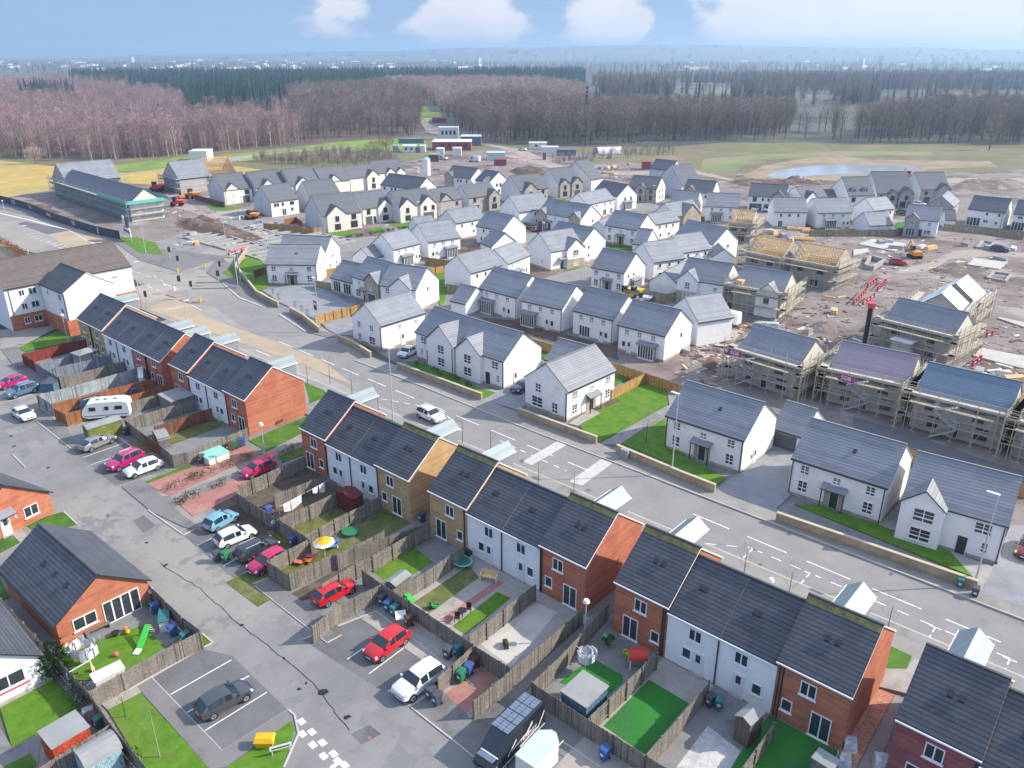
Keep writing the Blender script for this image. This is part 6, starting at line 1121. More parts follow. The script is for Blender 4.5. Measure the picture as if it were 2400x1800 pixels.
def car_proto(kind, pm, sc_=1.):
 L, W = DIM[kind]; L *= sc_; pr = PROF[kind]; b = MB(); gl = MB(); rows = []
 for x, zl, zb, zt, kd in pr:
  taper = 1 - .14 * max(0, (abs(x - .48) - .3) / .22) ** 2; w_ = W / 2 * taper; wt = w_ * (.76 if kd in 'rp' else .9 if kd == 'd' else .9)
  X = (x - .5) * L; half = [(w_ * .86, zl), (w_, zl + .14), (w_ * 1.0, (zl + zb) / 2 + .05), (w_ * .965, zb), (wt, zt - .05), (wt * .82, zt)]
  rows.append(([(X, y, z) for y, z in half] + [(X, -y, z) for y, z in half[::-1]], kd))
 n = len(rows[0][0])
 for i in range(len(rows) - 1):
  A, ka = rows[i]; B, kb = rows[i + 1]
  for j in range(n):
   j2 = (j + 1) % n; m = pm; t = b
   side = j in (3, 7); top = j in (4, 5, 6)
   if side and ka in 'rp' and kb in 'rp' and not (ka == 'p' and 0) and not (ka == 'r' and kb == 'p'): m = 'car_glass'
   if top and ((ka == 'd' and kb in 'r') or (ka in 'rp' and kb == 'd')): m = 'car_glass'
   if side and ((ka == 'd' and kb == 'r') or (ka in 'rp' and kb == 'd')): m = pm if kind != 'van' else 'car_glass'
   if kind == 'van' and side and ka == 'v' and kb == 'r': m = 'car_glass'
   if j == n - 1 or j in (0, 10): m = m if j != n - 1 else 'plastic_black'
   q = [A[j], B[j], B[j2], A[j2]]; (gl if m == 'car_glass' else b).face(q[::-1], m)
 b.face(rows[0][0], pm); b.face(rows[-1][0][::-1], pm)
 root = link('car_root', None); body = b.build('body', root, 38); g_ = gl.build('windows', root, 38)
 r = .315 if kind not in ('suv', 'van') else .35; wy = W / 2 - .1
 wm = cached(('whl', r), lambda: MB().cyl((0, -.1, 0), (0, .1, 0), r, n=18, m='tyre').mesh('wheel', 30)); rm = cached(('rimm', r), lambda: (lambda q: [q.box(-.035, -.012, .05, .035, .012, r * .62, 'rim') for _ in (0,)] and q)(MB().cyl((0, -.008, 0), (0, .01, 0), r * .66, n=16, m='rim').cyl((0, .01, 0), (0, .02, 0), .07, n=8, m='plastic_black')).mesh('rim'))
 ar = cached(('arch', r), lambda: MB().cyl((0, -.09, 0), (0, .095, 0), r + .06, n=18, m='plastic_black').mesh('wheel_arch', 30))
 for sx in (-.305, .315):
  for sy in (-1, 1):
   q = link('wheel', wm, root, (sx * L, sy * wy, r)); link('rim', rm, q, (0, .1 * sy, 0)).rotation_euler = (0, 0, 0 if sy > 0 else math.pi)
   link('wheel_arch', ar, root, (sx * L, sy * (wy - .005), r + .02))
 zf = {'hatch': .68, 'suv': .86, 'estate': .66, 'coupe': .66, 'van': .95}[kind]
 for sy in (-1, 1):
  MB().hexa([(L * .435, sy * W * .42 - .11, zf - .06), (L * .478, sy * W * .36 - .13, zf - .1), (L * .478, sy * W * .36 + .13, zf - .1), (L * .435, sy * W * .42 + .11, zf - .06)], [(L * .425, sy * W * .42 - .09, zf + .12), (L * .47, sy * W * .36 - .12, zf + .03), (L * .47, sy * W * .36 + .12, zf + .03), (L * .425, sy * W * .42 + .09, zf + .12)], 'lamp_glass').build('headlight', root)
  zr = pr[1][2] - .12; MB().box(-L * .5 + .005, sy * W * .37 - .12, zr - .1, -L * .5 + .12, sy * W * .37 + .12, zr + .14, 'lamp_red').build('tail_light', root)
  MB().box(L * .19, sy * (W / 2 + .07) - .09, pr[4][2] + .02, L * .19 + .12, sy * (W / 2 + .07) + .09, pr[4][2] + .17, pm).build('mirror', root)
 MB().box(-L * .5 - .015, -.26, .52, -L * .5 + .03, .26, .63, 'plate').build('number_plate', root); MB().box(L * .5 - .03, -.26, .42, L * .5 + .012, .26, .53, 'plastic_white').build('number_plate', root)
 MB().box(L * .5 - .06, -.5, .54, L * .5 + .004, .5, .64, 'plastic_black').build('grille', root)
 if kind in ('suv', 'estate'):
  for sy in (-1, 1): MB().cyl((-L * .33, sy * W * .32, pr[3][3] + .02), (L * .04, sy * W * .32, pr[4][3] + .02), .025, n=5, m='steel').build('roof_rail', root)
 return root
CG = 'cars parked on the estate streets'
def car(kind, paint_, label, k, rear, front, side='R', sc_=1., zg=.03, cat='car', name='parked_car', heading=None, gr=CG):
 a = g(k, *rear, zg); b = g(k, *front, zg) if heading is None else a + Vector(heading)
 d = (b - a).normalized(); rt = Vector((d.y, -d.x)); mid = (a + b) / 2 if heading is None else a; w_ = DIM[kind][1] / 2 - .06
 c = mid + (rt * -w_ if side == 'R' else rt * w_ if side == 'L' else Vector((0, 0)))
 r = car_proto(kind, 'car_' + paint_, sc_); r.name = name; tag(r, label, cat, gr); r.location = (c.x, c.y, zg); r.rotation_euler = (0, 0, math.atan2(d.y, d.x)); return r
car('hatch', 'grey', 'dark grey hatchback alone in bay beside bungalow fence', '02', (1385, 1348), (1597, 1228), 'R')
car('hatch', 'sky', 'light blue hatchback at left of the street bay', 'M', (45, 1100), (305, 950), 'R', .88)
car('hatch', 'white', 'white hatchback parked between blue car and dark grey car', 'M', (180, 1312), (500, 1180), 'R', .98)
car('estate', 'charcoal', 'dark grey estate parked between white hatchback and fence-side red car', 'M', (470, 1490), (800, 1330), 'R', .97)
car('hatch', 'crimson', 'crimson hatchback half hidden by grey garden fence, nose to street', 'M', (920, 1500), (650, 1650), 'L')
car('hatch', 'red', 'crimson car inside fenced garden drive beside parking bay', '12', (-130, 640), (110, 510), 'R')
car('hatch', 'red', 'bright red hatchback parked nose out in open bay', '12', (425, 852), (258, 978), 'L')
car('suv', 'white', 'white people carrier beside two black bins', '12', (640, 1105), (465, 1232), 'L', .98)
car('coupe', 'silver', 'silver coupe in front of green shed', 'R', (1180, 1440), (1470, 1318), 'R', .98)
car('suv', 'magenta', 'magenta crossover parked left of white coupe-like hatchback', '01', (925, 1330), (760, 1405), 'L')
car('hatch', 'white', 'white hatchback right of magenta crossover', '01', (1030, 1385), (875, 1442), 'L', 1.04)
car('coupe', 'white', 'white coupe driving down the street past dark fence', 'R', (165, 975), (285, 1052), 'R', 1., .03, 'car', 'moving_car')
car('suv', 'blue', 'blue crossover parked nose out at far left', 'R', (475, 662), (190, 750), 'L')
car('hatch', 'magenta', 'magenta hatchback behind the blue crossover', 'R', (340, 545), (40, 640), 'L', 1.03)
rc = car('hatch', 'crimson', 'crimson car with raised boot on red block driveway', 'M', (760, 300), (505, 405), 'L')
L0 = DIM['hatch'][0]; MB().hexa([(-L0 * .5 - .35, -.65, 1.75), (-L0 * .36, -.65, 1.5), (-L0 * .36, .65, 1.5), (-L0 * .5 - .35, .65, 1.75)], [(-L0 * .5 - .35, -.65, 1.82), (-L0 * .36, -.65, 1.57), (-L0 * .36, .65, 1.57), (-L0 * .5 - .35, .65, 1.82)], 'car_crimson').build('boot_lid', rc)
car('suv', 'white', 'white crossover driving along the main road', 'L', (1000, 440), (1180, 522), 'R', 1., .13, 'car', 'moving_car')
car('hatch', 'white', 'white car approaching the junction beside flats', 'T', (1590, 690), (1650, 733), 'R', 1.02, .13, 'car', 'moving_car', None)
car('hatch', 'white', 'white city car parked beside pale gable-end house', '11', (478, 640), (432, 664), 'L', .85, .25)
car('estate', 'navy', 'dark blue car in narrow drive left of corner lawn house', '11', (1180, 865), None, 'C', 1., .25, heading=(0, -1))
car('estate', 'black', 'black car parked by pale brown fence near cream house', 'A', (1720, 1120), None, 'C', 1., .1, heading=(-.9, -.5))
car('suv', 'charcoal', 'dark car left of two outside stone-gabled pair', 'C', (210, 1085), None, 'C', 1., .1, heading=(1, .05)); car('hatch', 'maroon', 'dark red-brown car right of two outside stone-gabled pair', 'C', (330, 1115), None, 'C', 1., .1, heading=(0, 1))
car('estate', 'white', 'white car outside stone fronted houses by pond', 'E', (850, 785), None, 'C', 1., .1, heading=(1, .1)); car('suv', 'black', 'black car at white house corner near green lawn', 'E', (650, 905), None, 'C', 1., .1, heading=(1, .1))
car('hatch', 'white', 'white car left outside big blue garage', 'D', (950, 850), None, 'C', 1., .1, heading=(0, -1)); car('hatch', 'white', 'white car right outside big blue garage', 'D', (1105, 858), None, 'C', 1., .1, heading=(0, -1))
car('estate', 'black', 'dark cars row outside far stone gable house with garage', 'C', (880, 635), None, 'C', 1., .1, heading=(1, .1)); car('suv', 'white', 'white pickup beside dark hut at distant yard', 'B', (1320, 190), None, 'C', 1., .1, heading=(1, .2)); car('van', 'white', 'white minibus in distant yard by railings', 'B', (1730, 215), None, 'C', .9, .1, heading=(-1, -.2))
car('suv', 'white', 'white car parked beyond distant yard gates', 'C', (140, 72), None, 'C', 1., .1, heading=(1, .1)); car('hatch', 'maroon', 'maroon car at right edge beside grey drive', '22', (2230, 260), None, 'C', 1., .25, heading=(0, -1))
car('van', 'white', 'white builders van beside scaffolded gable house', 'I', (1655, 1205), None, 'C', .9, .12, 'van', 'builders_van', (-1, .0)); car('hatch', 'red', 'red car among rubble by concrete foundations', 'K', (580, 110), None, 'C', 1., .12, heading=(1, .2)); car('estate', 'navy', 'dark car behind orange fence in caravan yard', 'R', (1230, 830), None, 'C', 1., .08, heading=(0, 1))
car('estate', 'navy', 'dark blue car parked on far right of site road', 'E', (1900, 1375), None, 'C', 1., .12, heading=(1, 0))
p0, p1 = g('N', 1075, 720, 2.55), g('N', 640, 1150, 2.5); d = (p1 - p0).normalized(); c = p0 + d * 2.9
v = car_proto('van', 'car_black'); v.name = 'camper_van'; tag(v, 'black camper van with solar roof and white swoosh graphics', 'van'); v.location = (c.x, c.y, .03); v.rotation_euler = (0, 0, math.atan2(d.y, d.x))
b = MB()
for i in range(4):
 for j in range(3): b.box(-2.6 + i * .95, -.72 + j * .5, 2.6, -1.72 + i * .95, -.28 + j * .5, 2.64, 'cab_blue')
for i in range(13): b.box(-2.62 + i * .29, -.75, 2.645, -2.6 + i * .29, .75, 2.65, 'steel')
b.build('solar_panel', v)
for sy in (-1, 1):
 gr_ = MB(); y = sy * 1.035
 for (xa, za, xb, zb, t) in ((-2.6, 2.1, -1.9, 1.15, .16), (-1.9, 1.15, .2, .95, .12), (-1.2, 2.2, -.5, 1.6, .25), (-.5, 1.6, 1.2, 1.3, .12), (.6, 2., 1.5, 1.2, .16), (-2.7, .8, 2.2, .62, .07)): gr_.hexa([(xa, y - .012, za - t), (xb, y - .012, zb - t), (xb, y + .012, zb - t), (xa, y + .012, za - t)], [(xa, y - .012, za), (xb, y - .012, zb), (xb, y + .012, zb), (xa, y + .012, za)], 'cloth_white')
 gr_.build('graphics', v); sign_text('V.T. ENERGY', .42, 'cloth_white', 'lettering', v, (-.5, sy * 1.045, 1.35), (math.pi / 2, 0, 0 if sy < 0 else math.pi))
bb = MB(); bb.box(2.3, -.7, 1.34, 2.75, .7, 1.36, 'cab_blue'); bb.box(2.2, -.75, 1.33, 2.28, .75, 1.37, 'cloth_white'); bb.build('bonnet_panel', v)
q = gs('N', [(1060, 1659), (1430, 1270), (1205, 1105), (818, 1490)], 2.3); c = sum(q, Vector((0, 0))) / 4; d = (q[1] - q[0]).normalized(); W_ = (q[0] - q[3]).length; L_ = (q[1] - q[0]).length
o = thing('box_trailer', 'white box trailer with pale roof beside black camper van', 'trailer', (c.x, c.y, 0), math.atan2(d.y, d.x)); L2, W2 = L_ / 2, W_ / 2
b = MB(); b.slab([(-L2, -W2), (L2 - .5, -W2), (L2, -W2 + .6), (L2, W2 - .6), (L2 - .5, W2), (-L2, W2)], .55, 2.28, 'box_white', 'box_white'); b.build('body', o); MB().slab([(-L2 - .04, -W2 - .04), (L2 - .5, -W2 - .04), (L2 + .04, -W2 + .6), (L2 + .04, W2 - .6), (L2 - .5, W2 + .04), (-L2 - .04, W2 + .04)], 2.28, 2.34, 'box_mint', 'box_white').build('roof', o)
for sy in (-1, 1): link('wheel', CACHE[('whl', .315)], o, (0, sy * W2, .315)); MB().box(-.45, sy * W2 - .05 * 0 - .02, .6, .45, sy * W2 + .02, .7, 'steel').build('mudguard', o)
MB().cyl((L2, 0, .5), (L2 + 1.2, 0, .5), .05, m='steel').build('drawbar', o)
pa, pb = g('R', 1090, 1050), g('R', 1690, 1000); c = (pa + pb) / 2; d = (pb - pa).normalized(); L2 = (pb - pa).length / 2; n = Vector((-d.y, d.x)); c = c + n * 1.1
o = thing('caravan', 'white touring caravan between orange fence and green shed', 'caravan', (c.x, c.y, 0), math.atan2(d.y, d.x)); b = MB(); prof = [(-L2, .7), (-L2 - .1, 1.1), (-L2 + .15, 1.8), (-L2 + .7, 2.45), (-L2 + 1.6, 2.6), (L2 - .8, 2.6), (L2 - .1, 2.35), (L2, 1.8), (L2 + .05, 1.), (L2, .45), (-L2 + .5, .45)]
for i in range(len(prof)): (xa, za), (xb, zb) = prof[i], prof[(i + 1) % len(prof)]; b.face([(xa, -1.1, za), (xa, 1.1, za), (xb, 1.1, zb), (xb, -1.1, zb)], 'cab_white')
b.face([(x, -1.1, z) for x, z in prof][::-1], 'cab_white'); b.face([(x, 1.1, z) for x, z in prof], 'cab_white'); b.build('body', o, 30)
for x, w_ in ((-L2 + 1.3, .8), (.2, .5), (L2 - 1.2, .9)): MB().box(x - w_ / 2, -1.13, 1.5, x + w_ / 2, -1.1, 2.0, 'car_glass').build('window', o)
for x in (-1., 0, 1.2): MB().box(x - .2, -.2, 2.6, x + .2, .2, 2.68, 'cab_blue').build('roof_light', o)
MB().box(-L2 + .2, -1.12, .75, L2 - .2, -1.1, .85, 'cab_blue').build('stripe', o); link('wheel', CACHE[('whl', .315)], o, (.1, -1.02, .315)); link('wheel', CACHE[('whl', .315)], o, (.1, 1.02, .315)); MB().cyl((-L2, 0, .5), (-L2 - 1.1, 0, .5), .05, m='steel').build('drawbar', o)
# ================================================================ STREET FURNITURE
def height_at(k, top, base, zb=.2):
 p = g(k, *base, zb); ty = px(k, *top)[1]; return p, min((abs(qz(p.x, p.y, z / 10)[1] - ty), z / 10) for z in range(10, 140))[1]
def lamp(label, k, top, base, head=1, az_=None, hh=None):
 p, h_ = height_at(k, top, base); h_ = hh or h_; o = thing('street_lamp', label, 'street lamp', (p.x, p.y, .1), az_ or 0, 'street lamps'); MB().cyl((0, 0, 0), (0, 0, h_ - .1), .09, .05, 8, 'galvanised').build('pole', o, 40)
 MB().cyl((0, 0, 0), (0, 0, 1.2), .12, n=8, m='galvanised').build('base', o, 40)
 if head == 1: b = MB(); b.box(-.16, -.1, h_ - .2, .16, .95, h_ - .06, 'galvanised', 'plastic_white'); b.build('lamp_head', o)
 else: b = MB(); b.cyl((0, 0, h_ - .2), (0, 0, h_ + .05), .3, .2, 10, 'plastic_white'); b.build('lamp_head', o, 40)
 return o
lamp('tall street lamp behind white crossover on near pavement', '11', (310, 600), (335, 1065)); lamp('tall street lamp with two bins at its foot, right', '22', (2010, -110), (1890, 475), az_=1.5); lamp('tall street lamp by grey cabinet and low wall', '11', (2160, 895), (2140, 1415), az_=1.5)
lamp('tall street lamp beside sales yard and yellow fence', 'F', (750, 615), (825, 1305), az_=1.5); lamp('tall street lamp behind the end of buff terrace at junction', '01', (866, 42), (918, 330)); lamp('short street lamp on path beside sunlit red end gable', '01', (1688, 1090), (1722, 1325), 2)
lamp('short street lamp at corner of the flats lawn', 'T', (795, 985), (885, 1345), 2); lamp('short lamp post on footpath by glowing red gable', '12', (1572, 578), (1577, 820), 2); lamp('short white lamp on pavement behind nearest white terrace', '22', (580, 440), (560, 535), 2)
lamp('street lamp at grassy corner of the building site', '00', (905, 1375), (945, 1640)); lamp('street lamp rising from concrete foundation strips', '00', (1445, 1440), (1475, 1655)); lamp('lamp post left of the show house roof', 'A', (1225, 1155), (1240, 1345)); lamp('lamp post beside the navy sales flags', 'A', (810, 1275), (870, 1800))
lamp('white lamp post on lawned row, left', 'B', (575, 1040), (580, 1165)); lamp('white lamp post on lawned row, by garage house', 'B', (985, 735), (995, 1070)); lamp('white lamp post on small green by dumper house', 'A', (828, 640), (835, 820)); lamp('white lamp post by two dark cars', 'C', (390, 1010), (395, 1140)); lamp('white lamp post outside grey stone house', 'C', (1828, 530), (1818, 740)); lamp('short lamp beside the long dark hoarding', '00', (15, 1300), (28, 1362), 2); lamp('pale lamp post on the far-left road', '00', (145, 1465), (185, 1650), 1); lamp('lamp post by cleared ground and silo', 'B', (1285, 400), (1290, 525)); lamp('lamp post nearest buff surfacing behind terrace', '01', (1190, 290), (1218, 455))
def lights(label, k, base, top):
 p, h_ = height_at(k, top, base); h_ = min(h_, 4.2); o = thing('traffic_light', label, 'traffic light', (p.x, p.y, .15), random.uniform(-.3, .3), 'traffic lights at the junction'); MB().cyl((0, 0, 0), (0, 0, h_), .06, n=6, m='galvanised').build('pole', o)
 b = MB(); b.box(-.2, -.2, h_ - .9, .2, .15, h_ + .15, 'plastic_black'); b.build('signal_head', o); b = MB(); b.box(-.3, .15, h_ - 1., .3, .18, h_ + .25, 'plastic_black'); b.build('backing_board', o)
 b = MB(); b.cyl((0, -.2, h_), (0, -.26, h_), .1, n=8, m='lamp_red'); b.build('lens', o)
for i, (k, ba, to, lab) in enumerate((('01', (1172, 240), (1150, 140), 'traffic light on farther oval traffic island'), ('01', (1250, 278), (1240, 172), 'traffic light on nearer oval traffic island'), ('01', (955, 330), (950, 238), 'traffic light on pavement behind buff terrace'), ('T', (1055, 245), (1035, 118), 'left traffic light beyond roof of flats'), ('T', (1172, 280), (1168, 190), 'right traffic light beyond roof of flats'),
       ('01', (1420, 190), (1415, 105), 'traffic light at corner below navy flags'), ('01', (1432, 130), (1435, 45), 'traffic light at estate road mouth'), ('01', (1162, 95), (1146, 10), 'traffic light by site grass corner'), ('00', (1105, 1690), (1100, 1610), 'traffic light at edge of foundation strips'))): lights(lab, k, ba, to)
def bollard(label, k, x, y):
 p = g(k, x, y, .25); o = thing('keep_left_bollard', label, 'bollard', (p.x, p.y, .25), 0, 'yellow bollards on traffic islands'); MB().box(-.22, -.12, 0, .22, .12, 1.05, 'plastic_yellow').build('body', o); MB().cyl((0, -.13, .7), (0, -.1, .7), .15, n=10, m='plastic_white').build('sign_face', o)
bollard('yellow bollard on the nearer oval island', '01', 1298, 300); bollard('yellow bollard left at estate road mouth', '01', 1152, 110); bollard('yellow bollard right at estate road mouth', '01', 1328, 78)
p = g('01', 1132, 225, .25); o = thing('post_box', 'small white marker post on farther oval island', 'post', (p.x, p.y, .25)); MB().box(-.15, -.15, 0, .15, .15, .8, 'plastic_white').cyl((0, 0, .8), (0, 0, .95), .15, .08, 8, 'plastic_white').build('body', o)
for i, (x, y, t) in enumerate(((352, 690, 'nearer'), (408, 560, 'farther'))):
 p = g('P', 520 + x / 9.217, 600 + y / 9.217, .25); o = thing('sales_flag', '%s navy feather flag on corner lawn by show house' % t, 'flag', (p.x, p.y, .25), R(-20), 'navy sales flags'); MB().cyl((0, 0, 0), (0, 0, 6.2), .06, n=6, m='steel').build('pole', o); b = MB(); b.hexa([(-1.1, -.02, 1.), (-.02, -.02, .8), (-.02, .02, .8), (-1.1, .02, 1.)], [(-1.2, -.02, 5.8), (-.02, -.02, 6.1), (-.02, .02, 6.1), (-1.2, .02, 5.8)], 'flag_navy'); b.build('banner', o)
 MB().box(-.9, -.04, 3.2, -.25, .04, 4.6, 'plastic_grey').build('emblem', o)
p = g('F', 778, 1110, .3); o = thing('sales_sign', 'navy and white sign board beside sales yard lamp', 'sign', (p.x, p.y, .3), R(-5)); MB().box(-.5, -.03, 1.2, .5, .03, 2.9, 'flag_navy').build('board', o); MB().box(-.35, -.05, 2.1, .35, -.03, 2.6, 'plastic_white').build('emblem', o); MB().cyl((0, 0.05, 0), (0, .05, 1.3), .05, m='steel').build('post', o)
p = g('11', 1835, 1310, .25); o = thing('utility_cabinet', 'grey street cabinet against low wall by tall lamp', 'cabinet', (p.x, p.y, .25)); MB().box(-.5, -.2, 0, .5, .2, 1.1, 'plastic_grey').build('body', o); MB().box(-.54, -.24, 1.1, .54, .24, 1.16, 'plastic_grey').build('lid', o); MB().box(-.01, -.215, .1, .01, -.2, 1., 'plastic_black').build('door', o)
p = g('02', 1720, 1510, .13); o = thing('grit_bin', 'bright yellow grit bin on grass corner', 'grit bin', (p.x, p.y, .13), R(42)); MB().hexa([(-.55, -.3, 0), (.55, -.3, 0), (.55, .3, 0), (-.55, .3, 0)], [(-.66, -.38, .55), (.66, -.38, .55), (.66, .38, .65), (-.66, .38, .65)], 'plastic_yellow').build('body', o); MB().hexa([(-.7, -.42, .55), (.7, -.42, .55), (.7, .42, .66), (-.7, .42, .66)], [(-.6, -.2, .8), (.6, -.2, .8), (.6, .3, .85), (-.6, .3, .85)], 'plastic_yellow').build('lid', o)
p = g('02', 1825, 1565, .13); o = thing('street_name_plate', 'slanting white street name plate on grass corner', 'sign', (p.x, p.y, .13), R(62)); MB().box(-.75, -.02, .45, .75, .02, .8, 'plastic_white').build('plate', o); MB().box(-.6, -.03, .56, .6, -.021, .66, 'plastic_black').build('lettering', o)
for x in (-.6, .6): MB().box(x - .03, .02, 0, x + .03, .06, .8, 'plastic_white').build('post', o)
def person(label, p, rz, top, legs_, z=.24):
 o = thing('person', label, 'person', (p.x, p.y, z), rz); V = [(0, 0, .92), (0, .01, 1.12), (0, .01, 1.36), (0, .02, 1.5), (0, .04, 1.6), (0, .05, 1.7), (.09, 0, .86), (.1, .12, .48), (.1, .08, .08), (.1, .22, .04), (-.09, 0, .86), (-.1, -.06, .48), (-.1, -.22, .1), (-.1, -.1, .05), (.19, .01, 1.4), (.25, -.06, 1.13), (.24, .04, .9), (-.19, .01, 1.4), (-.25, .05, 1.13), (-.24, .17, .93)]
 Ed = [(0, 1), (1, 2), (2, 3), (3, 4), (4, 5), (0, 6), (6, 7), (7, 8), (8, 9), (0, 10), (10, 11), (11, 12), (12, 13), (2, 14), (14, 15), (15, 16), (2, 17), (17, 18), (18, 19)]; rad = [.14, .13, .15, .06, .085, .09, .095, .065, .045, .045, .095, .065, .045, .045, .07, .05, .04, .07, .05, .04]
 me = bpy.data.meshes.new('body'); me.from_pydata(V, Ed, []); q = link('body', me, o); m_ = q.modifiers.new('s', 'SKIN')
 for i, r_ in enumerate(rad): me.skin_vertices[0].data[i].radius = (r_, r_ * (.8 if i in (1, 2, 0) else 1))
 me.skin_vertices[0].data[0].use_root = True; s_ = q.modifiers.new('d', 'SUBSURF'); s_.levels = s_.render_levels = 2
 dg = bpy.context.evaluated_depsgraph_get(); nm = bpy.data.meshes.new_from_object(q.evaluated_get(dg)); q.modifiers.clear(); q.data = nm
 for m in (top, legs_, 'skin', 'hair'): nm.materials.append(MATS[m])
 for f in nm.polygons: z_ = f.center.z; x_ = abs(f.center.x); f.material_index = 3 if z_ > 1.66 or (z_ > 1.55 and f.center.y < .0) else 2 if z_ > 1.45 else 1 if z_ < .9 and x_ < .18 else 2 if z_ < .95 and x_ > .18 else 0
 nm.shade_smooth()
person('person in red jacket walking beyond dormer of red end terrace', g('11', 1778, 1655, .24), R(-70), 'jacket_red', 'trousers')
# ================================================================ BINS, SHEDS, GARDEN THINGS
BG = 'wheelie bins'
def bin_(c, label, k, x, y, rz=None, z=.1):
 p = g(k, x, y, z); o = thing('wheelie_bin', label, 'bin', (p.x, p.y, z), random.uniform(-.3, .3) + (rz or 0), BG); m = 'plastic_' + c
 MB().hexa([(-.22, -.26, .06), (.22, -.26, .06), (.22, .22, .06), (-.22, .22, .06)], [(-.28, -.34, .98), (.28, -.34, .98), (.28, .34, .98), (-.28, .34, .98)], m).build('body', o); MB().hexa([(-.3, -.38, .98), (.3, -.38, .98), (.3, .38, .98), (-.3, .38, .98)], [(-.27, -.3, 1.06), (.27, -.3, 1.06), (.27, .36, 1.09), (-.27, .36, 1.09)], m).build('lid', o)
 wl = cached('binw', lambda: MB().cyl((-.03, 0, 0), (.03, 0, 0), .1, n=10, m='tyre').mesh('wheel'))
 for sx in (-.25, .25): link('wheel', wl, o, (sx, .24, .1))
 MB().cyl((-.24, .41, 1.02), (.24, .41, 1.02), .02, n=5, m=m).build('handle', o); MB().box(-.12, -.345, .5, .12, -.31, .68, 'plastic_white').build('number_sticker', o)
for a in (('green', 'green wheelie bin on red drive by short fence', '12', 775, 1095), ('blue', 'purple-blue wheelie bin beside green one on red drive', '12', 825, 1055), ('brown', 'dark brown wheelie bin, farthest of three on red drive', '12', 862, 1005), ('slate', 'slate bin behind white people carrier, left of two', '12', 578, 1205), ('slate', 'black bin at kerb right of its slate twin', '12', 622, 1245),
   ('slate', 'slate bin at long fence, left of teal bin', '12', 690, 945), ('teal', 'teal bin at long fence right of slate bin', '12', 757, 930), ('slate', 'slate bin leftmost of fence corner group', '12', 268, 600), ('blue', 'blue bin in fence corner group', '12', 305, 640), ('teal', 'teal bin in fence corner group', '12', 345, 672), ('brown', 'brown bin at right end of fence corner group', '12', 440, 735),
   ('blue', 'purple-blue bin in street by turf garden fence', '12', 1705, 1600), ('slate', 'dark bin behind white hatchback beside green bin', '02', 1408, 315), ('green', 'bright green bin behind white hatchback', '02', 1465, 315), ('blue', 'blue-lidded bin first in bungalow garden row', '02', 1010, 655), ('teal', 'teal bin in bungalow garden row beside white box', '02', 1075, 750), ('blue', 'blue bin with white lid in bungalow garden row', '02', 1125, 800), ('teal', 'teal bin at near end of bungalow garden row', '02', 1205, 850),
   ('brown', 'red-brown bin first of four at grey corner fence', '01', 1490, 1262), ('green', 'green bin second of four at grey corner fence', '01', 1518, 1248), ('slate', 'black bin third of four at grey corner fence', '01', 1545, 1238), ('blue', 'blue bin last of four at grey corner fence', '01', 1570, 1228), ('slate', 'black bin left of white storage chest by corner fence', '01', 1308, 1340), ('slate', 'dark blue bin against street fence by silver coupe', 'R', 1640, 1215),
   ('teal', 'teal bin on pavement by right-hand lamp post', '22', 1790, 490), ('slate', 'black bin at foot of right-hand lamp post', '22', 1888, 550), ('slate', 'black bin beside white terrace back door', 'U', 1460, 850), ('teal', 'teal bin beside white terrace back door', 'U', 1575, 890), ('grey', 'grey bin by red shed and bungalow fence, farthest', 'X', 1460, 880), ('brown', 'brownish bin between grey and teal bins by red shed', 'X', 1560, 950), ('teal', 'teal-lidded bin in corner of red shed garden', 'X', 1630, 1010),
   ('blue', 'blue bin behind crimson hatchback at garden fence', 'M', 1040, 1265), ('blue', 'blue bin in washing line garden', 'M', 720, 870), ('purple', 'purple bin at back of far-left white terrace', '01', 800, 740), ('blue', 'blue bin in garden right of caravan', 'R', 1740, 700), ('slate', 'black bin by buff brick back wall', '12', 525, 60)): bin_(*a)
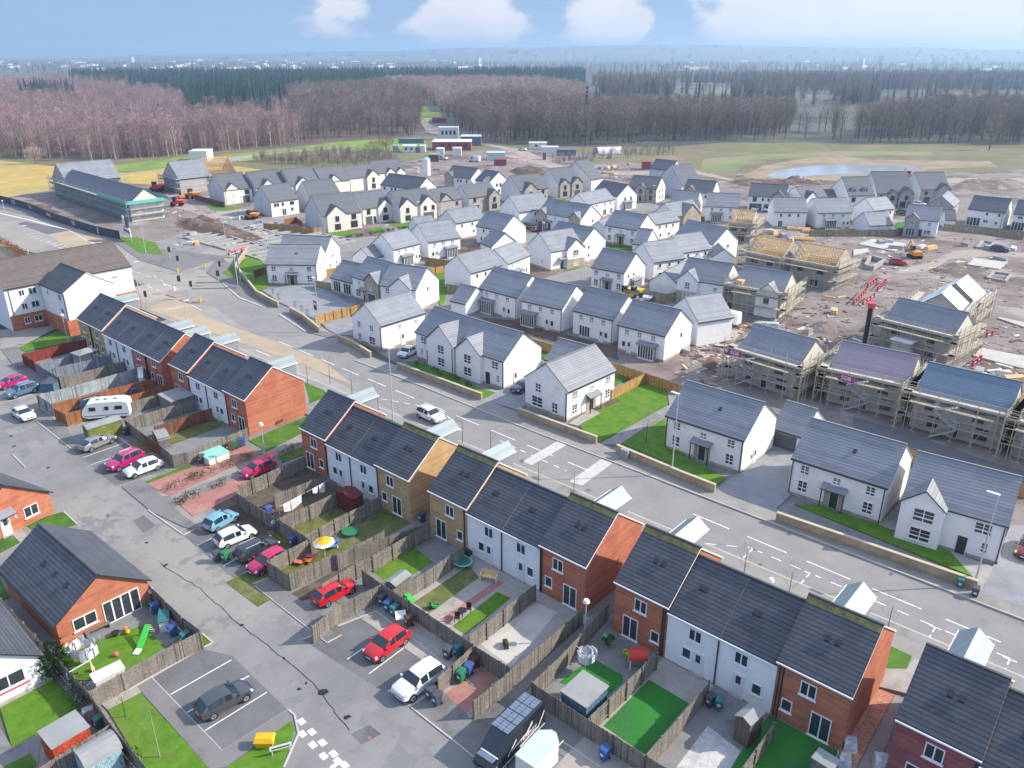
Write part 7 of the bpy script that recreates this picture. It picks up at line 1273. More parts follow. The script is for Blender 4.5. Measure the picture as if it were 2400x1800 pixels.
def shed(label, k, pts, z, wallm, roofm, style='gable', name='shed', z0=.06, hroof=.5, cat='shed', open_=0):
 q = gs(k, pts, z); c = sum(q, Vector((0, 0))) / 4; d = (q[1] - q[0]).normalized(); n = Vector((-d.y, d.x)); L2 = (q[1] - q[0]).length / 2; W2 = abs((q[3] - q[0]).dot(n)) / 2
 o = thing(name, label, cat, (c.x, c.y, z0), math.atan2(d.y, d.x)); e = .08
 if open_:
  for x in (-L2 + .15, L2 - .15):
   for y in (-W2 + .15, W2 - .15): MB().box(x - .06, y - .06, 0, x + .06, y + .06, z, wallm).build('post', o)
 else:
  b = MB(); b.box(-L2 + e, -W2 + e, 0, L2 - e, W2 - e, z - .02, wallm)
  if style == 'gable':
   for sx in (-1, 1): q_ = [(sx * (L2 - e), -W2 + e, z - .02), (sx * (L2 - e), W2 - e, z - .02), (sx * (L2 - e), 0, z + hroof - .03)]; b.face(q_ if sx > 0 else q_[::-1], wallm)
  b.build('wall', o)
  MB().box(L2 - e - .001, -.35, .05, L2 - e + .03, .35, min(1.8, z - .2), wallm).build('door', o)
 b = MB()
 if style == 'gable':
  for sy in (-1, 1): q_ = [(-L2, sy * W2, z), (L2, sy * W2, z), (L2, 0, z + hroof), (-L2, 0, z + hroof)]; q2 = [(x, y, zz - .06) for x, y, zz in q_]; b.hexa(q2 if sy < 0 else [q2[1], q2[0], q2[3], q2[2]], q_ if sy < 0 else [q_[1], q_[0], q_[3], q_[2]], roofm)
 elif style == 'flat': b.hexa([(-L2, -W2, z - .06), (L2, -W2, z - .06), (L2, W2, z - .06), (-L2, W2, z - .06)], [(-L2, -W2, z), (L2, -W2, z), (L2, W2, z + .12), (-L2, W2, z + .12)], roofm)
 elif style == 'hip': b.face([(-L2, -W2, z), (L2, -W2, z), (0, 0, z + hroof)], roofm); b.face([(L2, -W2, z), (L2, W2, z), (0, 0, z + hroof)], roofm); b.face([(L2, W2, z), (-L2, W2, z), (0, 0, z + hroof)], roofm); b.face([(-L2, W2, z), (-L2, -W2, z), (0, 0, z + hroof)], roofm)
 elif style == 'arch':
  n_ = 7; P2 = [(-W2 * math.cos(math.pi * i / n_), z - .3 + (hroof + .3) * math.sin(math.pi * i / n_)) for i in range(n_ + 1)]
  for i in range(n_): (ya, za), (yb, zb) = P2[i], P2[i + 1]; b.face([(-L2, ya, za), (L2, ya, za), (L2, yb, zb), (-L2, yb, zb)], roofm)
  b.face([(L2 - e, y, zz) for y, zz in P2], wallm); b.face([(-L2 + e, y, zz) for y, zz in P2[::-1]], wallm)
 b.build('roof', o); return o
shed('green shed with pale felt roof beside the caravan', 'R', [(1130, 1145), (1590, 1010), (1520, 965), (1030, 1085)], 2.0, 'shed_green', 'felt', 'gable', hroof=.25); shed('dark flat roofed shed in garden below white terrace', '01', [(1105, 950), (1262, 900), (1160, 860), (1040, 895)], 2., 'shed_grey', 'felt', 'flat'); shed('open pavilion with grey hipped roof in far-left garden', '01', [(505, 652), (640, 612), (590, 590), (455, 628)], 2.4, 'post_timber', 'felt', 'hip', 'pavilion', hroof=.5, cat='pavilion', open_=1)
shed('oxblood red shed in corner of washing garden', 'M', [(1745, 700), (1895, 620), (1800, 470), (1610, 545)], 2., 'shed_oxblood', 'shed_oxblood', 'gable', hroof=.35); shed('blue shed with wide pale flat roof in dark turf garden', 'N', [(1742, 895), (2035, 605), (1690, 405), (1400, 680)], 1.9, 'shed_blue', 'felt', 'flat'); shed('red shed with flat grey felt roof in bungalow garden', 'X', [(810, 1385), (1445, 1005), (1255, 725), (620, 1090)], 2.0, 'shed_red', 'felt', 'flat')
shed('light blue shed with curved grey roof at bottom left', 'X', [(1380, 1659), (1990, 1290), (1790, 1020), (1110, 1420)], 2.0, 'shed_lightblue', 'felt', 'arch', hroof=.45); shed('tall brown shed with felt roof against white terrace', 'U', [(1995, 1130), (2190, 950), (1960, 800), (1775, 990)], 2.2, 'shed_brown', 'felt', 'gable', hroof=.35); shed('grey shed with dark felt roof at bottom right garden', '22', [(845, 1600), (985, 1690), (1010, 1620), (870, 1525)], 2., 'shed_grey', 'felt', 'flat')
shed('small pale-roofed shed on lawn of narrow garden', '12', [(345, 490), (450, 410), (395, 375), (280, 450)], 1.3, 'shed_grey', 'felt', 'gable', hroof=.25); shed('white ridged metal store on bungalow lawn', 'O', [(1240, 1670), (1640, 1475), (1525, 1375), (1170, 1580)], 1.4, 'box_white', 'white_trim', 'flat', 'storage_box', cat='storage box'); shed('white storage chest with green lid by corner fence', '01', [(1330, 1330), (1470, 1275), (1440, 1235), (1310, 1275)], .9, 'box_white', 'plastic_mint', 'flat', 'storage_chest', cat='storage box', z0=.08)
shed('grey water butt crate in fence corner group', '12', [(355, 700), (425, 690), (410, 650), (350, 650)], .8, 'plastic_grey', 'plastic_white', 'flat', 'storage_box', cat='storage box'); shed('tall white storage box in bungalow bin row', 'O', [(2050, 900), (2200, 870), (2200, 700), (2040, 750)], 1.1, 'plastic_white', 'plastic_teal', 'flat', 'storage_box', cat='storage box', z0=.08); shed('blue lean-to covered box outside far-left garden fence', 'R', [(600, 560), (770, 560), (730, 470), (550, 470)], 1.4, 'shed_blue', 'plastic_slate', 'flat', 'storage_box', cat='storage box')
shed('toy barn-like shed with pale roof in play garden', '01', [(1020, 1190), (1100, 1170), (1060, 1120), (980, 1130)], 1.4, 'shed_grey', 'felt', 'arch', hroof=.3); shed('white glass porch on red brick rear by pale fence', 'R', [(1790, 480), (1860, 470), (1850, 350), (1780, 350)], 2.1, 'box_white', 'box_white', 'flat', 'porch', cat='porch')
p = g('M', 1450, 1400, .06); o = thing('parasol', 'yellow and white parasol on worn lawn', 'parasol', (p.x, p.y, .06)); MB().cyl((0, 0, 0), (0, 0, 1.9), .025, m='plastic_white').build('pole', o); b = MB()
for i in range(8):
 a0, a1 = i * math.pi / 4, (i + 1) * math.pi / 4; P1 = lambda a, r_, z_: (r_ * math.cos(a), r_ * math.sin(a), z_)
 b.face([P1(a0, .8, 1.75), P1(a1, .8, 1.75), (0, 0, 2.05)], 'plastic_yellow'); b.face([P1(a0, 1.1, 1.55), P1(a1, 1.1, 1.55), P1(a1, .8, 1.75), P1(a0, .8, 1.75)], 'plastic_white')
b.build('canopy', o)
for x, y, c, lab, rz in ((1150, 1510, 'coral', 'coral sun lounger nearest the grey fence corner', .5), (1260, 1490, 'orange', 'orange sun lounger between coral and pink ones', .6), (1290, 1430, 'pink', 'pink sun lounger under fence beside parasol', .6)):
 p = g('M', x, y, .06); o = thing('sun_lounger', lab, 'sun lounger', (p.x, p.y, .06), rz, 'bright sun loungers'); MB().box(-.7, -.28, .28, .2, .28, .33, 'plastic_' + c).build('seat', o); MB().hexa([(.2, -.28, .28), (.25, -.28, .33), (.25, .28, .33), (.2, .28, .28)], [(.65, -.28, .68), (.68, -.28, .73), (.68, .28, .73), (.65, .28, .68)], 'plastic_' + c).build('backrest', o)
 for sx in (-.6, .15):
  for sy in (-.25, .25): MB().box(sx - .02, sy - .02, 0, sx + .02, sy + .02, .28, 'steel').build('leg', o)
def toy(name, label, cat, k, x, y, parts, z=.07, rz=0.):
 p = g(k, x, y, z); o = thing(name, label, cat, (p.x, p.y, z), rz)
 for nm, fn in parts: b = MB(); fn(b); b.build(nm, o, 40)
 return o
toy('sand_pit', 'round green sand pit on worn lawn', 'sand pit', 'M', 1775, 1110, [('basin', lambda b: b.cyl((0, 0, 0), (0, 0, .3), .75, .8, 12, 'plastic_teal')), ('rim', lambda b: b.cyl((0, 0, .3), (0, 0, .34), .86, .86, 12, 'plastic_green'))])
toy('paddling_toy', 'blue and white water play table behind parasol', 'toy', 'M', 1555, 1290, [('tray', lambda b: b.box(-.5, -.4, .4, .5, .4, .6, 'plastic_sky')), ('leg', lambda b: b.box(-.4, -.3, 0, -.3, -.2, .4, 'plastic_white')), ('leg', lambda b: b.box(.3, .2, 0, .4, .3, .4, 'plastic_white')), ('cover', lambda b: b.ball((.1, .2, .75), .5, .5, .3, 'plastic_blue'))])
toy('slide', 'bright green and white slide on bungalow lawn', 'slide', 'O', 1900, 1120, [('chute', lambda b: b.hexa([(-1.1, -.25, .1), (.6, -.25, 1.15), (.6, .25, 1.15), (-1.1, .25, .1)], [(-1.1, -.25, .18), (.6, -.25, 1.25), (.6, .25, 1.25), (-1.1, .25, .18)], 'plastic_bright_green')), ('runout', lambda b: b.hexa([(-1.7, -.25, .05), (-1.1, -.25, .1), (-1.1, .25, .1), (-1.7, .25, .05)], [(-1.7, -.25, .12), (-1.1, -.25, .19), (-1.1, .25, .19), (-1.7, .25, .12)], 'plastic_white')), ('ladder', lambda b: [b.box(.62 + .12 * i, -.25, 1. - .3 * i, .7 + .12 * i, .25, 1.06 - .3 * i, 'plastic_white') for i in range(4)]), ('ladder_rail', lambda b: b.cyl((.62, .25, 1.2), (1.1, .25, 0), .03, m='plastic_red')), ('ladder_rail', lambda b: b.cyl((.62, -.25, 1.2), (1.1, -.25, 0), .03, m='plastic_red'))], rz=R(125))
toy('goal', 'white football goal frame on bungalow lawn', 'goal', 'O', 1060, 1640, [('frame', lambda b: (b.cyl((-.9, 0, 0), (-.9, 0, 1.4), .04, m='plastic_white'), b.cyl((.9, 0, 0), (.9, 0, 1.4), .04, m='plastic_white'), b.cyl((-.9, 0, 1.4), (.9, 0, 1.4), .04, m='plastic_white'))), ('back_bar', lambda b: (b.cyl((-.9, 0, 1.4), (-.9, -.8, 0), .03, m='plastic_white'), b.cyl((.9, 0, 1.4), (.9, -.8, 0), .03, m='plastic_white'), b.cyl((-.9, -.8, .03), (.9, -.8, .03), .03, m='plastic_white')))], rz=R(95))
def airer(label, k, x, y, z=.07, s=1.4, hh=1.7):
 def cloth(b):
  for i in range(26):
   a = i * .483; r_ = s * random.uniform(.35, 1.); xx, yy = r_ * math.cos(a), r_ * math.sin(a); dx, dy = -math.sin(a) * .2, math.cos(a) * .2; hl = random.uniform(.5, 1.)
   b.hexa([(xx - dx, yy - dy, hh - hl), (xx + dx, yy + dy, hh - hl), (xx + dx + .03, yy + dy + .03, hh - hl), (xx - dx + .03, yy - dy + .03, hh - hl)], [(xx - dx, yy - dy, hh), (xx + dx, yy + dy, hh), (xx + dx + .03, yy + dy + .03, hh), (xx - dx + .03, yy - dy + .03, hh)], 'cloth_white' if i % 3 else 'cloth_grey')
 return toy('rotary_airer', label, 'clothes airer', k, x, y, [('pole', lambda b: b.cyl((0, 0, 0), (0, 0, hh), .03, m='steel')), ('arm', lambda b: [b.cyl((0, 0, hh - .3), (s * math.cos(a), s * math.sin(a), hh + .05), .02, n=4, m='steel') for a in (0, 1.57, 3.14, 4.71)]), ('washing', cloth)], z)
airer('rotary airer heavy with white washing on bungalow lawn', 'O', 1130, 1380); airer('rotary airer with grey washing beside blue shed', 'N', 1720, 400, s=.9, hh=1.9)
pa, pb = g('M', 905, 740, 1.9), g('M', 1450, 450, 1.9); c = (pa + pb) / 2; o = thing('washing_line', 'washing line with torn-looking white sheets between grey fences', 'washing line', (c.x, c.y, .06), math.atan2((pb - pa).y, (pb - pa).x)); hl = (pb - pa).length / 2; b = MB()
MB().cyl((-hl - .6, 0, 1.9), (hl + .6, 0, 1.95), .012, n=4, m='plastic_white').build('line', o)
for x in (-hl - .6, hl + .6): MB().cyl((x, 0, 0), (x, 0, 2.), .04, m='post_timber').build('post', o)
for (x0, x1, a0, a1) in ((-hl, -hl + .9, .9, 1.2), (-hl + 1., -hl + 2.4, 1.2, .9), (hl - 1.8, hl - 1.1, .5, .9), (hl - .9, hl - .1, .9, 1.2)): MB().hexa([(x0, -.02, 1.9 - a0), (x1, .05, 1.9 - a1), (x1, .08, 1.9 - a1), (x0, .01, 1.9 - a0)], [(x0, -.02, 1.9), (x1, -.02, 1.92), (x1, .01, 1.92), (x0, .01, 1.9)], 'cloth_white').build('sheet', o)
toy('playhouse', 'small toy playhouse with curved red roof by fence', 'playhouse', 'U', 510, 340, [('frame', lambda b: [b.box(x - .05, y - .05, 0, x + .05, y + .05, 1.1, 'plastic_white') for x in (-.6, .6) for y in (-.5, .5)]), ('roof', lambda b: [b.face([(-.75, -.65 * math.cos(math.pi * i / 6), 1.1 + .55 * math.sin(math.pi * i / 6)), (.75, -.65 * math.cos(math.pi * i / 6), 1.1 + .55 * math.sin(math.pi * i / 6)), (.75, -.65 * math.cos(math.pi * (i + 1) / 6), 1.1 + .55 * math.sin(math.pi * (i + 1) / 6)), (-.75, -.65 * math.cos(math.pi * (i + 1) / 6), 1.1 + .55 * math.sin(math.pi * (i + 1) / 6))], 'plastic_red') for i in range(6)]), ('panel', lambda b: b.box(-.55, -.02, 0, .55, .02, .6, 'plastic_grey'))], rz=R(40))
toy('potted_plant', 'leafy green plant by french doors of red house', 'plant', 'U', 140, 60, [('pot', lambda b: b.cyl((0, 0, 0), (0, 0, .4), .18, .24, 8, 'plastic_brown')), ('foliage', lambda b: [b.ball((random.uniform(-.35, .35), random.uniform(-.35, .35), random.uniform(.5, .9)), .22, .22, .16, 'plastic_bright_green' if i % 4 == 0 else 'shrub', 6, 4, .4) for i in range(12)])]); toy('potted_plant', 'small lime shrub beside red toy playhouse', 'plant', 'U', 375, 230, [('pot', lambda b: b.cyl((0, 0, 0), (0, 0, .35), .14, .18, 8, 'plastic_lime')), ('foliage', lambda b: [b.ball((random.uniform(-.2, .2), random.uniform(-.2, .2), random.uniform(.45, .7)), .16, m='plastic_lime', n=6, k=4, jit=.4) for i in range(7)])])
toy('ride_on_toy', 'bright green ride-on toy on dark lawn', 'toy', '12', 435, 575, [('body', lambda b: b.box(-.6, -.25, .15, .6, .25, .4, 'plastic_bright_green')), ('seat', lambda b: b.box(-.3, -.2, .4, .1, .2, .62, 'plastic_bright_green')), ('wheel', lambda b: b.cyl((-.4, -.3, .15), (-.4, .3, .15), .15, m='plastic_black')), ('wheel', lambda b: b.cyl((.4, -.3, .15), (.4, .3, .15), .15, m='plastic_black'))], .12); toy('ride_on_toy', 'scattered green toy tractor near red path', 'toy', '12', 600, 620, [('body', lambda b: b.box(-.45, -.2, .15, .45, .2, .35, 'plastic_bright_green')), ('wheel', lambda b: b.cyl((-.3, -.28, .2), (-.3, .28, .2), .2, m='plastic_black')), ('bonnet', lambda b: b.box(.1, -.15, .35, .45, .15, .5, 'plastic_green'))], .12, .9)
toy('garden_bench', 'brown wooden bench with white arms by white terrace', 'bench', '12', 955, 440, [('seat', lambda b: b.box(-.8, -.25, .4, .8, .25, .46, 'raw_timber')), ('backrest', lambda b: b.box(-.8, .2, .46, .8, .27, .95, 'raw_timber')), ('leg', lambda b: b.box(-.8, -.25, 0, -.72, .25, .65, 'plastic_white')), ('leg', lambda b: b.box(.72, -.25, 0, .8, .25, .65, 'plastic_white'))], .12, R(25)); toy('bistro_table', 'small dark garden table beside red path', 'table', '12', 785, 680, [('table_top', lambda b: b.cyl((0, 0, .7), (0, 0, .74), .4, n=12, m='plastic_black')), ('leg', lambda b: b.cyl((0, 0, 0), (0, 0, .7), .04, m='plastic_black'))], .12)
for x, y, t in ((750, 710, 'left'), (825, 650, 'right')): toy('garden_chair', 'dark metal garden chair %s of small dark table' % t, 'chair', '12', x, y, [('seat', lambda b: b.box(-.22, -.22, .42, .22, .22, .46, 'plastic_black')), ('backrest', lambda b: b.box(-.22, .18, .46, .22, .22, .9, 'plastic_black'))] + [('leg', lambda b, sx=sx, sy=sy: b.box(sx - .02, sy - .02, 0, sx + .02, sy + .02, .42, 'plastic_black')) for sx in (-.2, .2) for sy in (-.2, .2)], .12, .6)
toy('planter', 'brown planter of withered shrubs on gravel yard', 'planter', '12', 1065, 865, [('box', lambda b: b.box(-.45, -.2, 0, .45, .2, .3, 'plastic_brown')), ('plants', lambda b: [b.ball((random.uniform(-.4, .4), random.uniform(-.12, .12), .36), .16, m='shrub', n=6, k=4, jit=.4) for i in range(8)])], .12, R(-40)); toy('trampoline', 'small green trampoline by white terrace wall', 'trampoline', '12', 790, 345, [('bed', lambda b: b.cyl((0, 0, .45), (0, 0, .5), .75, n=14, m='plastic_teal')), ('rim', lambda b: b.cyl((0, 0, .42), (0, 0, .47), .9, n=14, m='plastic_mint'))] + [('leg', lambda b, a=a: b.cyl((.75 * math.cos(a), .75 * math.sin(a), 0), (.75 * math.cos(a), .75 * math.sin(a), .42), .03, m='steel')) for a in (0, 2.1, 4.2)], .08); toy('barbecue', 'black covered barbecue beside white terrace', 'barbecue', '12', 820, 300, [('body', lambda b: b.box(-.4, -.25, .5, .4, .25, .9, 'plastic_black')), ('lid', lambda b: b.ball((0, 0, .9), .38, .25, .22, 'plastic_black')), ('leg', lambda b: b.box(-.35, -.2, 0, .35, .2, .06, 'plastic_black')), ('leg', lambda b: b.box(-.04, -.2, 0, .04, .2, .5, 'plastic_black'))])
for i, (x, y, c, lab) in enumerate(((1505, 1290, 'pink', 'pink ball on bungalow lawn'), (1195, 1480, 'yellow', 'yellow ball near white goal'), (1625, 960, 'orange', 'orange ball on bungalow patio edge'), (1655, 1000, 'yellow', 'yellow ball touching orange ball'))): p = g('O', x, y, .3); tag(link('play_ball', MB().ball((0, 0, 0), .2, m='plastic_' + c, n=12, k=8).mesh('ball', 60), None, (p.x, p.y, .3)), lab, 'ball', 'play balls')
toy('pallet_bench', 'slatted timber bench under bungalow window', 'bench', 'O', 1270, 990, [('seat', lambda b: [b.box(-1., -.3 + .16 * i, .4, 1., -.18 + .16 * i, .45, 'post_timber') for i in range(4)]), ('backrest', lambda b: [b.box(-1., .33, .5 + .16 * i, 1., .36, .62 + .16 * i, 'post_timber') for i in range(3)]), ('leg', lambda b: b.box(-.95, -.3, 0, -.85, .3, .4, 'post_timber')), ('leg', lambda b: b.box(.85, -.3, 0, .95, .3, .4, 'post_timber'))], .08, R(88)); toy('toy_kitchen', 'pale timber toy kitchen at bungalow wall', 'toy', 'O', 1010, 1060, [('cabinet', lambda b: b.box(-.5, -.25, 0, .5, .25, .6, 'raw_timber')), ('worktop', lambda b: b.box(-.54, -.28, .6, .54, .28, .64, 'raw_timber'))], .08, R(88)); toy('fire_pit', 'round black fire pit on bungalow patio', 'fire pit', 'O', 1500, 1050, [('bowl', lambda b: b.cyl((0, 0, .15), (0, 0, .35), .2, .36, 12, 'plastic_black')), ('leg', lambda b: b.cyl((0, 0, 0), (0, 0, .15), .2, n=4, m='plastic_black'))], .08); toy('toy_bike_stack', 'heap of toys and scooters in bungalow corner', 'toys', 'O', 1880, 640, [('balloon', lambda b: b.ball((0, .3, 1.0), .28, m='plastic_lime', n=8, k=6)), ('scooter', lambda b: (b.cyl((-.4, 0, .1), (.3, 0, .1), .05, m='plastic_purple'), b.cyl((.3, 0, .1), (.35, 0, .9), .03, m='plastic_purple'))), ('bucket', lambda b: b.cyl((.5, .2, 0), (.5, .2, .5), .25, .3, 8, 'plastic_green')), ('racket', lambda b: b.cyl((.2, .6, 1.), (.2, .62, 1.4), .22, m='plastic_white')), ('box', lambda b: b.box(-.3, -.5, 0, .2, -.1, .4, 'plastic_red'))], .08); toy('trike', 'purple and white toy trike hung at street fence', 'toy', 'M', 790, 1090, [('frame', lambda b: b.cyl((0, 0, .2), (0, 0, 1.), .09, m='plastic_purple')), ('seat', lambda b: b.box(-.2, -.12, .5, .2, .12, .62, 'plastic_purple')), ('wheel', lambda b: b.cyl((-.04, 0, 1.15), (.04, 0, 1.15), .24, n=12, m='plastic_white')), ('wheel', lambda b: b.cyl((-.25, .1, .15), (-.2, .1, .15), .15, n=10, m='plastic_purple'))], .08)
for i, (k, x, y, lab) in enumerate((('22', 1080, 1530, 'wrapped stack of paving beside red gravel, upper'), ('22', 1040, 1640, 'wrapped stack of paving beside red gravel, lower'), ('22', 1280, 1640, 'wrapped bale by plum brick corner'))): toy('paving_stack', lab, 'stack', k, x, y, [('pallet', lambda b: b.box(-.5, -.5, 0, .5, .5, .12, 'raw_timber')), ('load', lambda b: b.hexa([(-.45, -.45, .12), (.45, -.45, .12), (.45, .45, .12), (-.45, .45, .12)], [(-.4, -.42, .75), (.42, -.4, .7), (.4, .42, .8), (-.42, .4, .72)], 'cloth_grey'))], .1, .4)
# ================================================================ SITE MACHINES, CABINS
def dumper(name, label, k, x, y, rz, m='machine_orange', kind='dumper', sc_=1., cat='digger'):
 p = g(k, x, y, .1); o = thing(name, label, cat, (p.x, p.y, .08), rz); s = sc_
 if kind == 'dumper':
  MB().box(-1.6 * s, -.7 * s, .6 * s, .2 * s, .7 * s, 1.2 * s, m).build('chassis', o); MB().hexa([(.2 * s, -.8 * s, .8 * s), (1.5 * s, -.8 * s, .8 * s), (1.5 * s, .8 * s, .8 * s), (.2 * s, .8 * s, .8 * s)], [(0, -1.1 * s, 1.7 * s), (2.2 * s, -1.1 * s, 1.6 * s), (2.2 * s, 1.1 * s, 1.6 * s), (0, 1.1 * s, 1.7 * s)], m).build('skip', o); MB().box(-1. * s, -.5 * s, 1.2 * s, -.2 * s, .5 * s, 2.4 * s, 'car_glass').build('cab', o)
  for sx in (-1.1, 1.):
   for sy in (-1, 1): MB().cyl((sx * s, (sy * .75 - .15) * s, .5 * s), (sx * s, (sy * .75 + .15) * s, .5 * s), .5 * s, n=12, m='tyre').build('wheel', o)
 else:
  for sy in (-1, 1): MB().slab([(-1.5 * s, (sy * .9 - .25) * s), (1.5 * s, (sy * .9 - .25) * s), (1.5 * s, (sy * .9 + .25) * s), (-1.5 * s, (sy * .9 + .25) * s)], 0, .7 * s, 'tyre').build('track', o)
  MB().box(-1.6 * s, -1. * s, .8 * s, 1. * s, 1. * s, 1.7 * s, m).build('body', o); MB().box(.0, .1 * s, 1.7 * s, 1. * s, .95 * s, 2.8 * s, 'car_glass').build('cab', o); MB().cyl((.9 * s, -.3 * s, 1.5 * s), (3. * s, -.3 * s, 3.6 * s), .22 * s, .16 * s, 6, m).build('boom', o); MB().cyl((3. * s, -.3 * s, 3.6 * s), (4. * s, -.3 * s, 1.4 * s), .15 * s, .12 * s, 6, m).build('arm', o); MB().box(3.6 * s, -.7 * s, .5 * s, 4.3 * s, .1 * s, 1.4 * s, 'lead_grey').build('bucket', o)
dumper('dumper', 'orange dumper parked by dark timber fence at far left', 'A', 285, 690, .2, sc_=1.3); dumper('dumper', 'orange tracked machine left of the orange dumper', 'A', 150, 700, 2.8, kind='digger', sc_=.8); dumper('telehandler', 'red telehandler between scaffolds at straw field', '00', 1020, 1240, .5, 'barrier_red', sc_=1.4, cat='telehandler'); dumper('excavator', 'orange excavator on site track below stone gabled house', 'E', 790, 1460, 2.4, kind='digger'); dumper('excavator', 'orange digger by the pond behind rooftops', 'E', 740, 430, 2.8, kind='digger'); dumper('dumper', 'yellow-orange loader behind white row of backs', 'I', 380, 860, 1.2, 'machine_yellow'); dumper('dumper', 'second yellow-orange loader behind row of backs', 'I', 490, 870, 1.5, 'machine_yellow'); dumper('dumper', 'orange loader amid rubble below porch house', 'A', 1050, 960, .6, sc_=1.1); dumper('dumper', 'dark red loader by scaffold netting', 'A', 90, 790, .8, 'barrier_red', sc_=1.2); dumper('tractor', 'small white roofed loader by fence corner', 'I', 590, 930, .4, 'cab_white', sc_=.8, cat='tractor')
def cabin(label, k, pts, z, m='cab_white', rm=None, name='site_cabin', cat='cabin', style='flat', hroof=.6): return shed(label, k, pts, z, m, rm or m, style, name, .08, hroof, cat)
def cab2(label, k, x0, x1, yb, dp, z, m, rm=None, **kw):
 a, b_ = g(k, x0, yb), g(k, x1, yb); d = (b_ - a).normalized(); n = Vector((-d.y, d.x)); q = [a, b_, b_ + n * dp, a + n * dp]; c = sum(q, Vector((0, 0))) / 4; L2 = (b_ - a).length / 2; W2 = dp / 2
 o = thing(kw.get('name', 'site_cabin'), label, kw.get('cat', 'cabin'), (c.x, c.y, .06), math.atan2(d.y, d.x), kw.get('group')); MB().box(-L2, -W2, 0, L2, W2, z, m).build('wall', o); MB().hexa([(-L2 - .15, -W2 - .15, z), (L2 + .15, -W2 - .15, z), (L2 + .15, W2 + .15, z), (-L2 - .15, W2 + .15, z)], [(-L2 - .15, -W2 - .15, z + .12), (L2 + .15, -W2 - .15, z + .12), (L2 + .1, W2 + .15, z + .3), (-L2 - .1, W2 + .15, z + .3)], rm or m).build('roof', o)
 for s in kw.get('win', ()): x = -L2 + s * 2 * L2; MB().box(x - .6, -W2 - .03, z * .4, x + .6, -W2, z * .75, 'car_glass').build('window', o)
 return o
CBG = 'site cabins and containers beyond the houses'
cab2('white steel barn standing on bright green field edge', 'A', 250, 478, 208, 8, 4.2, 'cab_white', name='field_barn', cat='barn'); cab2('white cabin with grey roof, left of red office building', 'B', 790, 960, 98, 5, 3., 'cab_white', win=(.3, .7), group=CBG); cab2('small white container next to dark hut, left of red building', 'B', 1020, 1088, 92, 4, 2.8, 'cab_white', group=CBG); cab2('dark container between white cabin and small white one', 'B', 965, 1020, 98, 3, 2.4, 'cab_blue', group=CBG); cab2('grey gabled hut left of white cabin with grey roof', 'B', 668, 738, 98, 5, 3., 'plastic_grey', group=CBG); cab2('dark brown hut with wide black door beside white pickup', 'B', 1135, 1262, 218, 5, 3., 'shed_brown', 'felt', win=(.7,), group=CBG); cab2('white square tank cabin left in distant yard', 'B', 1235, 1330, 152, 4, 3.5, 'cab_white', group=CBG); cab2('white square tank cabin right in distant yard', 'B', 1445, 1555, 145, 4, 3.5, 'cab_white', group=CBG)
cab2('long white cabin at distant yard under the trees', 'C', 222, 450, 55, 4, 3., 'cab_white', 'cab_white', win=(.4,), group=CBG); cab2('low white cabin behind parked white car', 'C', 380, 600, 108, 4, 2.8, 'cab_white', group=CBG); cab2('blue-grey container row right of white cabins', 'C', 580, 830, 140, 3, 2.6, 'cab_blue', group=CBG); cab2('maroon box container at distant site road', 'C', 400, 440, 195, 2.5, 3., 'wall_maroon', group=CBG); cab2('magenta container beyond grey stone house', 'C', 1690, 1800, 320, 3, 3., 'wall_maroon', group=CBG); cab2('pale green roofed canopy by red barriers', 'B', 1890, 2120, 200, 5, 3.2, 'box_mint', group=CBG); cab2('maroon container under pale green canopy', 'B', 1980, 2140, 270, 3, 2.5, 'wall_maroon', group=CBG)
o = cab2('red walled office building with white wing roofs, left part', '10', 590, 840, 975, 12, 4., 'wall_maroon', 'cab_white', name='site_office_building', cat='building', win=(.25, .45, .65, .85)); o = cab2('white canopy wing of red office building with dark wall', '10', 775, 905, 945, 10, 4.6, 'cab_blue', 'cab_white', name='office_wing', cat='building'); cab2('raised clerestory roof along the red office building', '10', 630, 760, 905, 4, 6.5, 'cab_white', 'cab_white', name='office_wing', cat='building', win=(.2, .4, .6, .8)); cab2('small maroon gatehouse on access road in trees', '10', 590, 680, 795, 6, 3., 'wall_maroon', name='gatehouse', cat='building'); cab2('dark screen fence left of red office building', '10', 370, 535, 930, 1, 2.2, 'cab_blue', name='screen_fence', cat='fence')
p0, p1 = g('C', 1095, 108), g('C', 1405, 100); d = (p1 - p0).normalized(); c = (p0 + p1) / 2; o = thing('polytunnel', 'white polytunnel on rough ground below bare trees', 'polytunnel', (c.x, c.y, 0), math.atan2(d.y, d.x)); b = MB(); L2 = (p1 - p0).length / 2
for i in range(8): a0, a1 = math.pi * i / 8, math.pi * (i + 1) / 8; b.face([(-L2, -3 * math.cos(a0), 3 * math.sin(a0)), (L2, -3 * math.cos(a0), 3 * math.sin(a0)), (L2, -3 * math.cos(a1), 3 * math.sin(a1)), (-L2, -3 * math.cos(a1), 3 * math.sin(a1))], 'cab_white')
b.build('cover', o, 50); eb = MB()
for x in (-L2, L2): eb.face([(x, -3 * math.cos(math.pi * i / 8), 3 * math.sin(math.pi * i / 8)) for i in range(9)], 'plastic_grey')
eb.build('end_panel', o)
p = g('B', 1110, 440); o = thing('silo', 'tall white mortar silo behind dark roofs', 'silo', (p.x, p.y, 0)); MB().cyl((0, 0, 1.4), (0, 0, 7.5), 1.5, n=12, m='cab_white').cyl((0, 0, 7.5), (0, 0, 8.3), 1.5, .5, 12, 'plastic_mint').build('tank', o, 40); [MB().cyl((x, y, 0), (x * .8, y * .8, 1.5), .12, m='steel').build('leg', o) for x in (-1, 1) for y in (-1, 1)]
